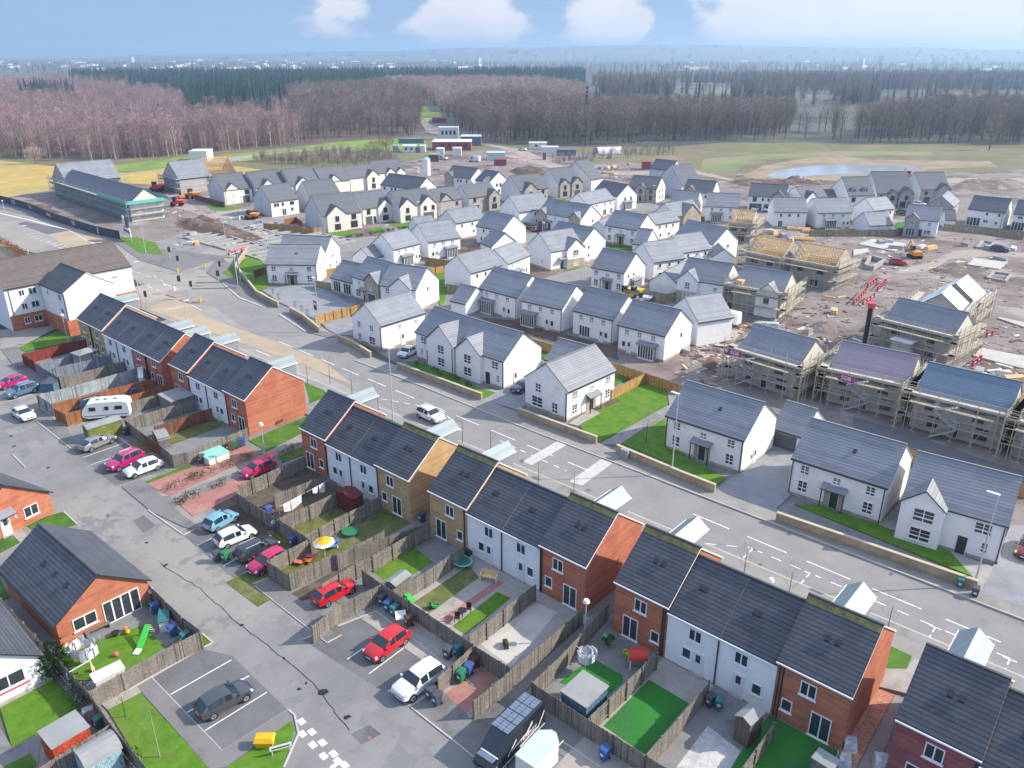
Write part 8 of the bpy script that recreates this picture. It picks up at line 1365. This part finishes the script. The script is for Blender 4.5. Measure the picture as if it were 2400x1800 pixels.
def barrier(label, k, a, b_, hh=1.1, m='barrier_red', gr='red site barriers'):
 pa, pb = g(k, *a), g(k, *b_); L = (pb - pa).length; d = (pb - pa) / L; c = (pa + pb) / 2; o = thing('safety_barrier', label, 'barrier', (c.x, c.y, .08), math.atan2(d.y, d.x), gr)
 n = max(1, round(L / 2.2))
 for i in range(n): x = -L / 2 + L * i / n; MB().box(x, -.03, hh - .22, x + L / n - .1, .03, hh, m).box(x, -.03, .3, x + L / n - .1, .03, .4, 'plastic_white').build('rail', o)
 for i in range(n + 1): x = -L / 2 + L * i / n; MB().box(x - .04, -.2, 0, x + .04, .2, .9, m).build('foot', o)
barrier('red and white barriers left of the site lane to far scaffold', 'K', (0, 640), (150, 480)); barrier('red barriers further up left of site lane', 'K', (180, 420), (290, 340)); barrier('red barriers right of the site lane', 'K', (120, 650), (260, 540)); barrier('red barriers far right of site lane', 'K', (310, 460), (410, 350)); barrier('red water barriers by pale green canopy', 'C', (0, 225), (200, 215), 1.6); barrier('red barriers at foot of concrete foundation strips', 'A', (760, 1440), (1000, 1370)); barrier('pink mesh barriers on track near rightmost back', 'I', (1450, 1370), (1610, 1430)); barrier('red barrier by second-row scaffold right', 'K', (1720, 1060), (1790, 1040)); barrier('red barriers at edge of white slab', 'K', (1540, 1440), (1640, 1360))
random.seed(21)
PK = 'pallets and packs of building materials'
pk = []
for i, (k, x, y) in enumerate([('D', 1100, 1130), ('D', 1180, 1150), ('D', 1300, 1190), ('D', 1000, 1180), ('D', 1400, 1250), ('D', 1560, 1210), ('D', 1240, 1050), ('J', 1680, 520), ('J', 1340, 790), ('J', 700, 700), ('J', 850, 700), ('K', 1620, 1530), ('K', 1950, 1560), ('K', 2080, 1620), ('K', 1900, 60), ('E', 350, 1280), ('E', 450, 1270), ('E', 540, 1350), ('E', 880, 1340), ('E', 1000, 1350), ('E', 1440, 1310), ('E', 1760, 1350), ('E', 2070, 1360), ('A', 280, 1170), ('A', 260, 1290), ('A', 340, 1290), ('A', 1150, 1010), ('A', 1060, 1080), ('A', 900, 960), ('C', 1150, 310), ('C', 1230, 300), ('C', 1320, 290), ('C', 1520, 260), ('C', 1200, 370), ('C', 1350, 440), ('D', 740, 410), ('D', 1500, 450), ('D', 1650, 470), ('B', 1230, 330), ('B', 980, 310), ('B', 1000, 370), ('I', 1540, 1060), ('I', 1430, 1040), ('I', 1300, 1400), ('I', 1150, 1560), ('J', 960, 840), ('R', 2040, 1450)][:46]):
 p = g(k, x, y, .1); m = ['cab_white', 'raw_timber', 'plastic_grey', 'block_wall', 'cloth_grey', 'concrete'][i % 6]; o = thing('material_pack', 'pallet-sized pack of building materials lying on the churned site', 'materials', (p.x, p.y, .08), random.uniform(0, 3), PK); w_ = random.uniform(.8, 1.6); MB().box(-w_, -.6, 0, w_, .6, .14, 'raw_timber').build('pallet', o); MB().hexa([(-w_, -.58, .14), (w_, -.58, .14), (w_, .58, .14), (-w_, .58, .14)], [(-w_ * .95, -.55, random.uniform(.5, 1.2)), (w_ * .97, -.55, .9), (w_ * .95, .55, .95), (-w_ * .97, .55, .8)], m).build('load', o)
for i, (k, x, y, lab, rz) in enumerate((('D', 1500, 1100, 'long stack of pale scaffold boards by pond-side rears', .35), ('D', 1700, 1140, 'yellow pyramid-like roof trusses stacked before site fence', .1), ('C', 1250, 370, 'stack of yellow timber on cleared ground', .1), ('D', 1550, 1230, 'stack of boards near timber frames', .4))):
 toy('timber_stack', lab, 'timber', k, x, y, [('bundle', lambda b: [b.box(-3, -.9 + .45 * j, .05, 3, -.5 + .45 * j, .5 + .2 * (j % 2), 'raw_timber') for j in range(4)])], .08, rz)
bb_ = MB()
for i in range(1500):                                 # rubble and offcuts strewn over the churned ground
 k, x, y = random.choice((('D', random.uniform(900, 2100), random.uniform(1100, 1500)), ('E', random.uniform(0, 2100), random.uniform(1200, 1640)), ('K', random.uniform(0, 2200), random.uniform(0, 700)), ('J', random.uniform(500, 2000), random.uniform(300, 900)), ('A', random.uniform(0, 1300), random.uniform(830, 1350)), ('C', random.uniform(1000, 1500), random.uniform(260, 480)), ('K', random.uniform(1500, 2212), random.uniform(900, 1650)), ('I', random.uniform(1100, 1900), random.uniform(1250, 1659)), ('21', random.uniform(0, 300), random.uniform(500, 900))))
 p = g(k, x, y, .06); s = random.uniform(.06, .26); a = random.uniform(0, 3); l = s * random.choice((1, 1, 2.5, 5)); dx, dy = math.cos(a), math.sin(a); q = [(p.x + dx * u - dy * v_, p.y + dy * u + dx * v_) for u, v_ in ((-l, -s), (l, -s), (l, s), (-l, s))]; bb_.slab(q, .02, .06 + s * .5, random.choice(('concrete', 'cab_white', 'raw_timber', 'block_wall', 'peat', 'peat', 'concrete', 'mud', 'mud', 'plastic_brown')))
tag(bb_.build('rubble'), 'rubble, offcuts and debris strewn over the churned building site', None, None, 'stuff')
# ================================================================ TREES, FAR COUNTRY, AIR
rn = random.Random(5)
def twigs(b, n, zlo, zhi, rfun, ln, wd, m, up=.5):
 for i in range(n):
  t = rn.random(); z = zlo + (zhi - zlo) * t; r_ = rfun(t) * rn.random() ** .5; a = rn.uniform(0, 6.283); x, y = r_ * math.cos(a), r_ * math.sin(a)
  d = Vector((math.cos(a) * rn.uniform(.2, 1), math.sin(a) * rn.uniform(.2, 1), up + rn.uniform(-.3, .8))).normalized() * ln * rn.uniform(.5, 1.3); s = Vector((rn.uniform(-1, 1), rn.uniform(-1, 1), rn.uniform(-.4, .4))).normalized() * wd
  p = Vector((x, y, z)); b.face([p - s, p + s, p + d], m, [(0, 0), (1, 0), (0, 1)])
def birch(hh, seed):
 rn.seed(seed); t = MB(); t.cyl((0, 0, 0), (rn.uniform(-.5, .5), rn.uniform(-.5, .5), hh * .85), .16, .04, 5, 'birch_bark', False)
 for i in range(5): a = rn.uniform(0, 6.3); z = hh * rn.uniform(.35, .7); t.cyl((0, 0, z), (1.6 * math.cos(a), 1.6 * math.sin(a), z + 2.6), .06, .02, 4, 'birch_bark', False)
 c = MB(); twigs(c, 560, hh * .1, hh, lambda q: 3.1 * math.sqrt(max(.03, 1 - (1.6 * q - .75) ** 2)), 1.5, .055, 'birch_twig'); return t, c
def broad(hh, seed, m='bare_twig', wide=1.):
 rn.seed(seed); t = MB(); t.cyl((0, 0, 0), (0, 0, hh * .45), .32, .2, 6, 'oak_bark', False)
 for i in range(9): a = i * .7 + rn.uniform(-.3, .3); e = rn.uniform(1.5, 3.6) * wide; z = hh * rn.uniform(.3, .5); t.cyl((0, 0, z), (e * math.cos(a), e * math.sin(a), z + hh * rn.uniform(.25, .42)), .13, .03, 4, 'oak_bark', False)
 c = MB(); twigs(c, 680, hh * .22, hh, lambda q: wide * (4.6 * math.sqrt(max(.02, 1 - (2 * q - 1.05) ** 2))), 1.8, .06, m); return t, c
def conifer(hh, seed, wide=1.):
 rn.seed(seed); t = MB(); t.cyl((0, 0, 0), (0, 0, hh * .9), .25, .04, 5, 'conifer_trunk', False); c = MB(); n = 13
 for i in range(n):
  q = i / n; z = hh * (.12 + .86 * q); r_ = wide * (3.1 * (1 - q) + .35)
  for k in range(11):
   a = k * .571 + i * .35 + rn.uniform(-.15, .15); rr = r_ * rn.uniform(.65, 1.1); w_ = .3 + rr * .17; e = Vector((math.cos(a), math.sin(a), 0)); s = Vector((-e.y, e.x, 0)) * w_
   p = Vector((0, 0, z + hh * .05)); tip = e * rr + Vector((0, 0, z - rr * .38)); m_ = (p + tip) * .5; c.face([p, m_ - s, tip, m_ + s], 'conifer')
 return t, c
def proto(nm, label, cat, group, tc):
 o = thing(nm, label, cat, (0, 0, 0), 0, group); tc[0].build('trunk', o); tc[1].build('crown', o); return o
def merged(tc): b = MB(); [(b.v.extend(q.v), b.m.extend(b.mi(q.mats[i]) for i in q.m), b.uv.extend(q.uv), b.f.extend(tuple(i + n0 for i in f) for f in q.f)) for q, n0 in ((tc[0], 0), (tc[1], len(tc[0].v)))]; return b
def sample(polypx, n, seed=0, front=False):
 r_ = random.Random(seed); P_ = gs('P', polypx); xs = [p.x for p in P_]; ys = [p.y for p in P_]; out = []; tries = 0
 while len(out) < n and tries < n * 200:
  tries += 1; x, y = r_.uniform(min(xs), max(xs)), r_.uniform(min(ys), max(ys)); c = False
  for a, b in zip(P_, P_[1:] + P_[:1]):
   if (a.y > y) != (b.y > y) and x < (b.x - a.x) * (y - a.y) / (b.y - a.y) + a.x: c = not c
  if c: out.append((x, y))
 return out
def scatter(protos, pts, s0, s1, seed):
 r_ = random.Random(seed); first = set()
 for x, y in pts:
  o = r_.choice(protos)
  if o.name not in first: first.add(o.name)
  else: o = copy_tree(o)
  s = r_.uniform(s0, s1); o.location = (x, y, 0); o.rotation_euler = (0, 0, r_.uniform(0, 6.28)); o.scale = (s * r_.uniform(.85, 1.15), s * r_.uniform(.85, 1.15), s)
def mass(name, label, pts, srcs, s0, s1, seed):
 me = bpy.data.meshes.new(name); me.from_pydata([(x, y, 0) for x, y in pts], [], []); o = link(name, me); tag(o, label, None, None, 'stuff')
 ng = bpy.data.node_groups.new(name, 'GeometryNodeTree'); ng.interface.new_socket('Geometry', in_out='INPUT', socket_type='NodeSocketGeometry'); ng.interface.new_socket('Geometry', in_out='OUTPUT', socket_type='NodeSocketGeometry')
 nd, lk = ng.nodes, ng.links; gi = nd.new('NodeGroupInput'); go = nd.new('NodeGroupOutput'); ip = nd.new('GeometryNodeInstanceOnPoints'); jn = nd.new('GeometryNodeJoinGeometry')
 for s in srcs: oi = nd.new('GeometryNodeObjectInfo'); oi.inputs['Object'].default_value = s; oi.inputs['As Instance'].default_value = True; lk.new(oi.outputs['Geometry'], jn.inputs[0])
 ri = nd.new('FunctionNodeRandomValue'); ri.data_type = 'INT'; ri.inputs[4].default_value = 0; ri.inputs[5].default_value = len(srcs) - 1; ri.inputs['Seed'].default_value = seed
 rr = nd.new('FunctionNodeRandomValue'); rr.data_type = 'FLOAT_VECTOR'; rr.inputs[0].default_value = (0, 0, 0); rr.inputs[1].default_value = (.06, .06, 6.28); rr.inputs['Seed'].default_value = seed + 1
 rs = nd.new('FunctionNodeRandomValue'); rs.data_type = 'FLOAT'; rs.inputs[2].default_value = s0; rs.inputs[3].default_value = s1; rs.inputs['Seed'].default_value = seed + 2
 ip.inputs['Pick Instance'].default_value = True; lk.new(gi.outputs[0], ip.inputs['Points']); lk.new(jn.outputs[0], ip.inputs['Instance']); lk.new(ri.outputs[2], ip.inputs['Instance Index']); lk.new(rr.outputs[0], ip.inputs['Rotation']); lk.new(rs.outputs[1], ip.inputs['Scale']); lk.new(ip.outputs[0], go.inputs[0])
 o.modifiers.new('scatter', 'NODES').node_group = ng; return o
LB = ('leafless purple-twigged birch with pale trunk at edge of the wood', 'tree', 'birches at the edge of the wood'); LO = ('tall bare broadleaf tree in the belt beyond the site', 'tree', 'bare trees of the belt beyond the site'); LC = ('dark green conifer in the plantation beyond the birch wood', 'tree', 'conifers of the plantation')
B_ = [proto('birch_tree', *LB, birch(h_, i)) for i, h_ in enumerate((15., 16.5, 13.5))]; O_ = [proto('bare_tree', *LO, broad(h_, 20 + i)) for i, h_ in enumerate((21., 19., 22.))]; C_ = [proto('conifer_tree', *LC, conifer(h_, 40 + i)) for i, h_ in enumerate((20., 22., 18.))]
def solo(nm, label, cat, group, tc, p): return tag(link(nm, merged(tc).mesh(nm), None, (p.x, p.y, 0)), label, cat, group)
SB_ = [solo('birch_tree', *LB, birch(14., 60), g('P', 300, 362)), solo('birch_tree', *LB, birch(16., 61), g('P', 450, 352)), solo('birch_tree', *LB, birch(15., 62), g('P', 120, 360))]; SO_ = [solo('bare_tree', *LO, broad(20., 63), g('P', 1500, 325)), solo('bare_tree', *LO, broad(21., 64), g('P', 1700, 320))]; SP_ = [solo('bare_tree', *LO, broad(15., 65, 'bare_twig_pink'), g('P', 1075, 232)), solo('bare_tree', *LO, broad(17., 66, 'bare_twig_pink'), g('P', 960, 240))]; SC_ = [solo('conifer_tree', *LC, conifer(20., 67), g('P', 500, 262)), solo('conifer_tree', *LC, conifer(22., 68), g('P', 600, 262))]
edge = [(-120, 368), (0, 368), (137, 374), (235, 378), (416, 366), (500, 358), (608, 346), (700, 338), (700, 322), (600, 330), (500, 341), (400, 348), (235, 358), (137, 354), (0, 348), (-120, 346)]
scatter(B_, sample(edge, 270, 1), .8, 1.12, 1)
scatter(O_[:2], sample([(1120, 338), (1250, 338), (1379, 342), (1600, 332), (1850, 327), (1850, 312), (1600, 316), (1379, 322), (1250, 318), (1140, 318)], 130, 3), .8, 1.08, 3); scatter([O_[2]], sample([(2030, 338), (2160, 337), (2287, 338), (2460, 345), (2460, 322), (2280, 316), (2100, 318), (2000, 322)], 90, 4), .8, 1.05, 4)
scatter([copy_tree(O_[0])], sample([(1850, 330), (1960, 330), (2010, 326), (1990, 306), (1860, 306)], 9, 6), .8, 1., 6); scatter([copy_tree(O_[1])], sample([(700, 338), (755, 332), (852, 326), (983, 317), (990, 300), (850, 306), (720, 318)], 60, 5), .62, .85, 5)
scatter(C_, sample([(430, 250), (500, 244), (660, 246), (665, 272), (600, 280), (480, 278)], 150, 7), .85, 1.15, 7)
mass('birch_wood', 'purple-brown leafless birch wood massed beyond the straw fields', sample([(-300, 346), (0, 348), (137, 354), (235, 358), (400, 348), (500, 341), (600, 330), (700, 322), (760, 300), (760, 262), (600, 285), (450, 282), (420, 235), (160, 214), (-300, 230)], 3300, 11) + sample([(-500, 230), (160, 214), (300, 218), (300, 196), (-500, 205)], 900, 12), SB_, .6, 1.12, 11)
mass('broadleaf_wood', 'grey-brown bare broadleaf wood around the access road', sample([(700, 322), (850, 308), (985, 300), (985, 240), (900, 222), (680, 245)], 1000, 13) + sample([(1120, 320), (1250, 320), (1379, 322), (1600, 316), (1850, 312), (1850, 292), (1600, 290), (1379, 282), (1180, 262), (1060, 285), (1080, 305)], 720, 14) + sample([(2000, 322), (2100, 318), (2280, 316), (2500, 322), (2500, 285), (2280, 280), (2060, 296)], 420, 15), SO_, .6, 1.04, 13)
mass('pinkish_wood', 'pale pinkish bare wood between conifers and access road', sample([(900, 228), (1000, 236), (1060, 283), (1180, 262), (1379, 280), (1370, 225), (1250, 205), (900, 205)], 1700, 16), SP_, .75, 1.1, 16)
mass('conifer_forest', 'dark conifer plantation along the skyline of the wood', sample([(165, 186), (560, 183), (905, 181), (905, 212), (640, 236), (450, 232), (300, 212), (165, 200)], 3200, 17) + sample([(900, 181), (1360, 178), (1375, 198), (1200, 204), (900, 206)], 1900, 18) + sample([(50, 238), (180, 236), (185, 250), (60, 254)], 60, 19), SC_, .8, 1.12, 17)
mass('scrub', 'brown leafless scrub between field track and far roofs', sample([(590, 378), (700, 366), (800, 358), (930, 372), (945, 384), (850, 392), (690, 392)], 330, 20) + sample([(1290, 372), (1560, 352), (1590, 366), (1300, 388)], 90, 22), SO_ + SP_, .14, .26, 20)
mass('far_woods', 'hazy belts of far woodland across the plain', sample([(1560, 192), (2500, 186), (2600, 214), (1900, 212), (1750, 200)], 2600, 23) + sample([(1390, 196), (1560, 196), (1560, 204), (1390, 204)], 120, 24) + sample([(1390, 216), (1580, 213), (1580, 224), (1420, 226)], 160, 25) + sample([(1710, 222), (1860, 220), (1860, 232), (1715, 234)], 130, 26) + sample([(1950, 234), (2060, 230), (2060, 244), (1960, 246)], 110, 27) + sample([(-600, 150), (3000, 150), (3200, 185), (1400, 182), (-600, 176)], 2600, 28) + sample([(1380, 185), (2500, 180), (2500, 240), (1400, 262)], 500, 29), SO_ + SC_, .6, 1., 23)
solo('spruce_tree', 'single tall dark spruce standing above the bare belt', 'tree', None, conifer(30., 70, 1.35), g('P', 1372, 332)); wl = solo('willow_tree', 'pale golden bare willow left of right-hand belt', 'tree', None, broad(17., 71, 'willow', 1.1), g('P', 2318, 352))
for i, (x, y) in enumerate(((50, 360), (85, 385), (880, 370), (905, 352))): solo('bare_bush', ('round brown bare bush by left green patch', 'round pinkish bush at corner of straw field', 'bare shrub above the far dark roofs', 'bare shrub near dark screen fence')[i], 'bush', None, broad(7., 80 + i, 'scrub' if i != 1 else 'bare_twig_pink', .9), g('P', x, y))
def sapling(label, k, x, y, hh, z=.25, m='bare_twig', bark='oak_bark'):
 p = g(k, x, y, z); rn.seed(int(x)); t = MB(); t.cyl((0, 0, 0), (.05, 0, hh * .8), .05, .02, 6, bark); c = MB(); twigs(c, 70, hh * .35, hh, lambda q: .75 * math.sqrt(max(.05, 1 - (2 * q - 1) ** 2)), .6, .012, m, .9)
 o = thing('sapling', label, 'young tree', (p.x, p.y, z), 0, 'young street trees'); t.build('trunk', o); c.build('crown', o); return o
for k, x, y, lab in (('22', 390, 440, 'bare sapling on pavement left of short white lamp'), ('22', 680, 575, 'bare sapling on pavement right of short white lamp'), ('22', 1315, 805, 'bare sapling at end of mossy roofed red house'), ('11', 240, 1000, 'bare sapling behind tall lamp and white house roof'), ('11', 785, 1210, 'bare sapling in front of bay with white crossover'), ('11', 968, 1275, 'bare sapling between two zinc dormers'), ('11', 1275, 1500, 'bare sapling opposite the crossing strips'), ('11', 1505, 1560, 'bare sapling at foot of second crossing strip'), ('11', 70, 900, 'bare sapling beside the left zinc dormer'), ('01', 1995, 830, 'bare sapling on verge behind red end gable'), ('01', 2140, 830, 'bare sapling at kerb beyond red end gable'), ('11', 1975, 1210, 'staked sapling on lawn right of path')): sapling(lab, k, x, y, 4.)
sapling('slender pale sapling on grass beside parking bays', '02', 1035, 1585, 5.2, .13, 'sapling_bark', 'sapling_bark'); sapling('short young tree with dry leaves near slab path', '02', 815, 1325, 2.4, .13, 'shrub_dry')
def shrubs(label, k, pts, n, r_, m, hh, z=.1, name='shrub', wd=.5):
 P_ = gs(k, pts, z); c = sum(P_, Vector((0, 0))) / len(P_); b = MB(); rn.seed(n)
 for i in range(n):
  j = rn.randrange(len(P_) - 1); p = P_[j].lerp(P_[j + 1], rn.random()) - c; x, y = p.x + rn.uniform(-wd, wd), p.y + rn.uniform(-wd, wd)
  for q in range(26): v = Vector((rn.uniform(-1, 1), rn.uniform(-1, 1), rn.uniform(.0, 1))) * r_; s = Vector((rn.uniform(-1, 1), rn.uniform(-1, 1), rn.uniform(-1, 1))).normalized() * r_ * .3; s2 = s.orthogonal().normalized() * r_ * .22; pp = Vector((x, y, hh * .2)) + Vector((v.x, v.y, v.z * hh / max(r_, .1))); b.face([pp - s, pp + s2, pp + s], m, [(0, 0), (1, 0), (0, 1)])
 return tag(link(name, b.mesh(name), None, (c.x, c.y, z)), label, 'hedge' if name == 'hedge' else 'shrub')
shrubs('dry straggly hedge between the two red drives and path', '01', [(1050, 1550), (1300, 1430), (1680, 1290)], 34, .45, 'shrub_dry', .7, name='hedge'); shrubs('low straggly hedge beside crimson car driveway', '01', [(1130, 1610), (1350, 1520), (1560, 1430)], 22, .4, 'shrub_dry', .6, name='hedge'); shrubs('dry shrubs beside footpath at red end gable', '01', [(1810, 1300), (1960, 1230)], 12, .4, 'shrub_dry', .6); shrubs('large dark evergreen bush between bungalow and long fence', '02', [(320, 1000), (360, 1060), (400, 1130)], 22, .8, 'ever_green', 2.0, wd=.6); shrubs('untidy bushes at foot of long bungalow fence', '02', [(450, 1150), (520, 1230), (560, 1290)], 16, .5, 'shrub', 1.1)
shrubs('clipped copper hedge beside white building at far left', 'T', [(-200, -20), (0, 60), (150, 150), (300, 240)], 60, .7, 'copper_hedge', 1.5, name='hedge'); shrubs('green hedge along lawned row of cream fronted houses', 'B', [(30, 1220), (380, 1170), (700, 1110), (1000, 1085)], 60, .5, 'shrub', .8, name='hedge'); shrubs('low shrub border in front of matching gabled pair', '11', [(480, 700), (660, 770), (850, 850)], 26, .35, 'shrub', .5, .26); shrubs('small bush at bottom left blue shed corner', 'X', [(2050, 1500), (2100, 1600)], 6, .4, 'shrub', 1.)
for i, (k, x, y) in enumerate((('F', 220, 840), ('F', 292, 905), ('F', 505, 1010), ('F', 590, 1060), ('F', 665, 1115), ('F', 385, 720), ('F', 220, 710))): shrubs(('clipped topiary left of sales yard wall end', 'tall topiary at curved wall end', 'topiary first along sales yard wall', 'topiary second along sales yard wall', 'topiary third along sales yard wall', 'topiary in pot by show house door', 'topiary at left corner of show house')[i], k, [(x, y), (x + 1, y)], 4, .25, 'ever_green', 1.2, .3, wd=.05)
def far_pt(x, d): a = math.atan2((x - 1200), F / math.cos(TH)); v = FW * math.cos(a) + RT * math.sin(a); return v * d
hp = [(300, 128), (560, 126), (760, 121), (940, 119), (1080, 113), (1250, 112), (1330, 109), (1450, 108), (1560, 106), (1680, 107), (1760, 110), (1900, 112), (2050, 114), (2160, 112), (2300, 119), (2450, 117), (2700, 116), (3000, 122)]
b = MB(); rows = []; rn.seed(3)
for i in range(len(hp) - 1):
 for j in range(10):
  t = j / 10; x = hp[i][0] + (hp[i + 1][0] - hp[i][0]) * t; y = hp[i][1] + (hp[i + 1][1] - hp[i][1]) * t; zt = 45 + (125 - y) / (F / math.cos(TH)) * 8600 + rn.uniform(-1, 1)
  rows.append([(*far_pt(x, 6000), -2), (*far_pt(x, 6900), max(2, zt * .38 + rn.uniform(-1.5, 1.5))), (*far_pt(x, 7700), max(4, zt * .72 + rn.uniform(-1.5, 1.5))), (*far_pt(x, 8600), max(6, zt)), (*far_pt(x, 9800), -2)])
for A, B in zip(rows, rows[1:]):
 for j in range(4): b.face([A[j], B[j], B[j + 1], A[j + 1]], 'far_hill')
tag(b.build('hills', None, 80), None, None, None, 'structure')
rn.seed(9)
for i in range(110):
 x = rn.uniform(-40, 1150) if i < 80 else rn.uniform(1600, 2400); d = rn.uniform(2600, 6500); p = far_pt(x, d); w_, hh = rn.uniform(10, 40), rn.uniform(4, 8)
 if i % 40 == 5: w_, hh = 9, 26
 bb2 = MB(); bb2.box(-w_, -9, 0, w_, 9, hh, 'cab_white', 'cab_white' if i % 3 else 'plastic_grey'); bb2.box(-w_ * .6, -5, hh, w_ * .2, 5, hh * 1.15, 'plastic_grey'); tag(link('distant_building', bb2.mesh('building'), None, (p.x, p.y, 0), rn.uniform(0, 3)), 'tiny pale building in the hazy distant town on the plain', 'building', 'buildings of the distant town')
for i, (x, y0) in enumerate(((1783, 166), (2070, 170), (2200, 168), (2218, 166), (2265, 164), (1515, 172))):
 p = far_pt(x, 1900 + 160 * i); o = tag(link('pylon', None, None, (p.x, p.y, 0)), 'slim lattice electricity pylon on the hazy plain', 'pylon', 'pylons on the plain'); b = MB()
 for sx in (-1, 1):
  for sy in (-1, 1): b.cyl((sx * 4, sy * 4, 0), (sx * .6, sy * .6, 40), .35, .2, 4, 'steel')
 b.build('tower', o); q = MB(); [q.box(-7, -.3, z, 7, .3, z + .5, 'steel') for z in (26, 32, 38)]; q.build('cross_arm', o)
hz = bpy.data.materials.new('haze'); hz.use_nodes = True; t = hz.node_tree; t.nodes.clear(); vo = t.nodes.new('ShaderNodeVolumePrincipled'); vo.inputs['Color'].default_value = (.55, .76, 1., 1); vo.inputs['Density'].default_value = .0002; vo.inputs['Anisotropy'].default_value = .4; om = t.nodes.new('ShaderNodeOutputMaterial'); t.links.new(vo.outputs[0], om.inputs['Volume']); MATS['haze'] = hz
tag(MB().box(-16100, -3100, -3.2, 9100, 16100, 152, 'haze').build('haze'), None, None, None, 'stuff')
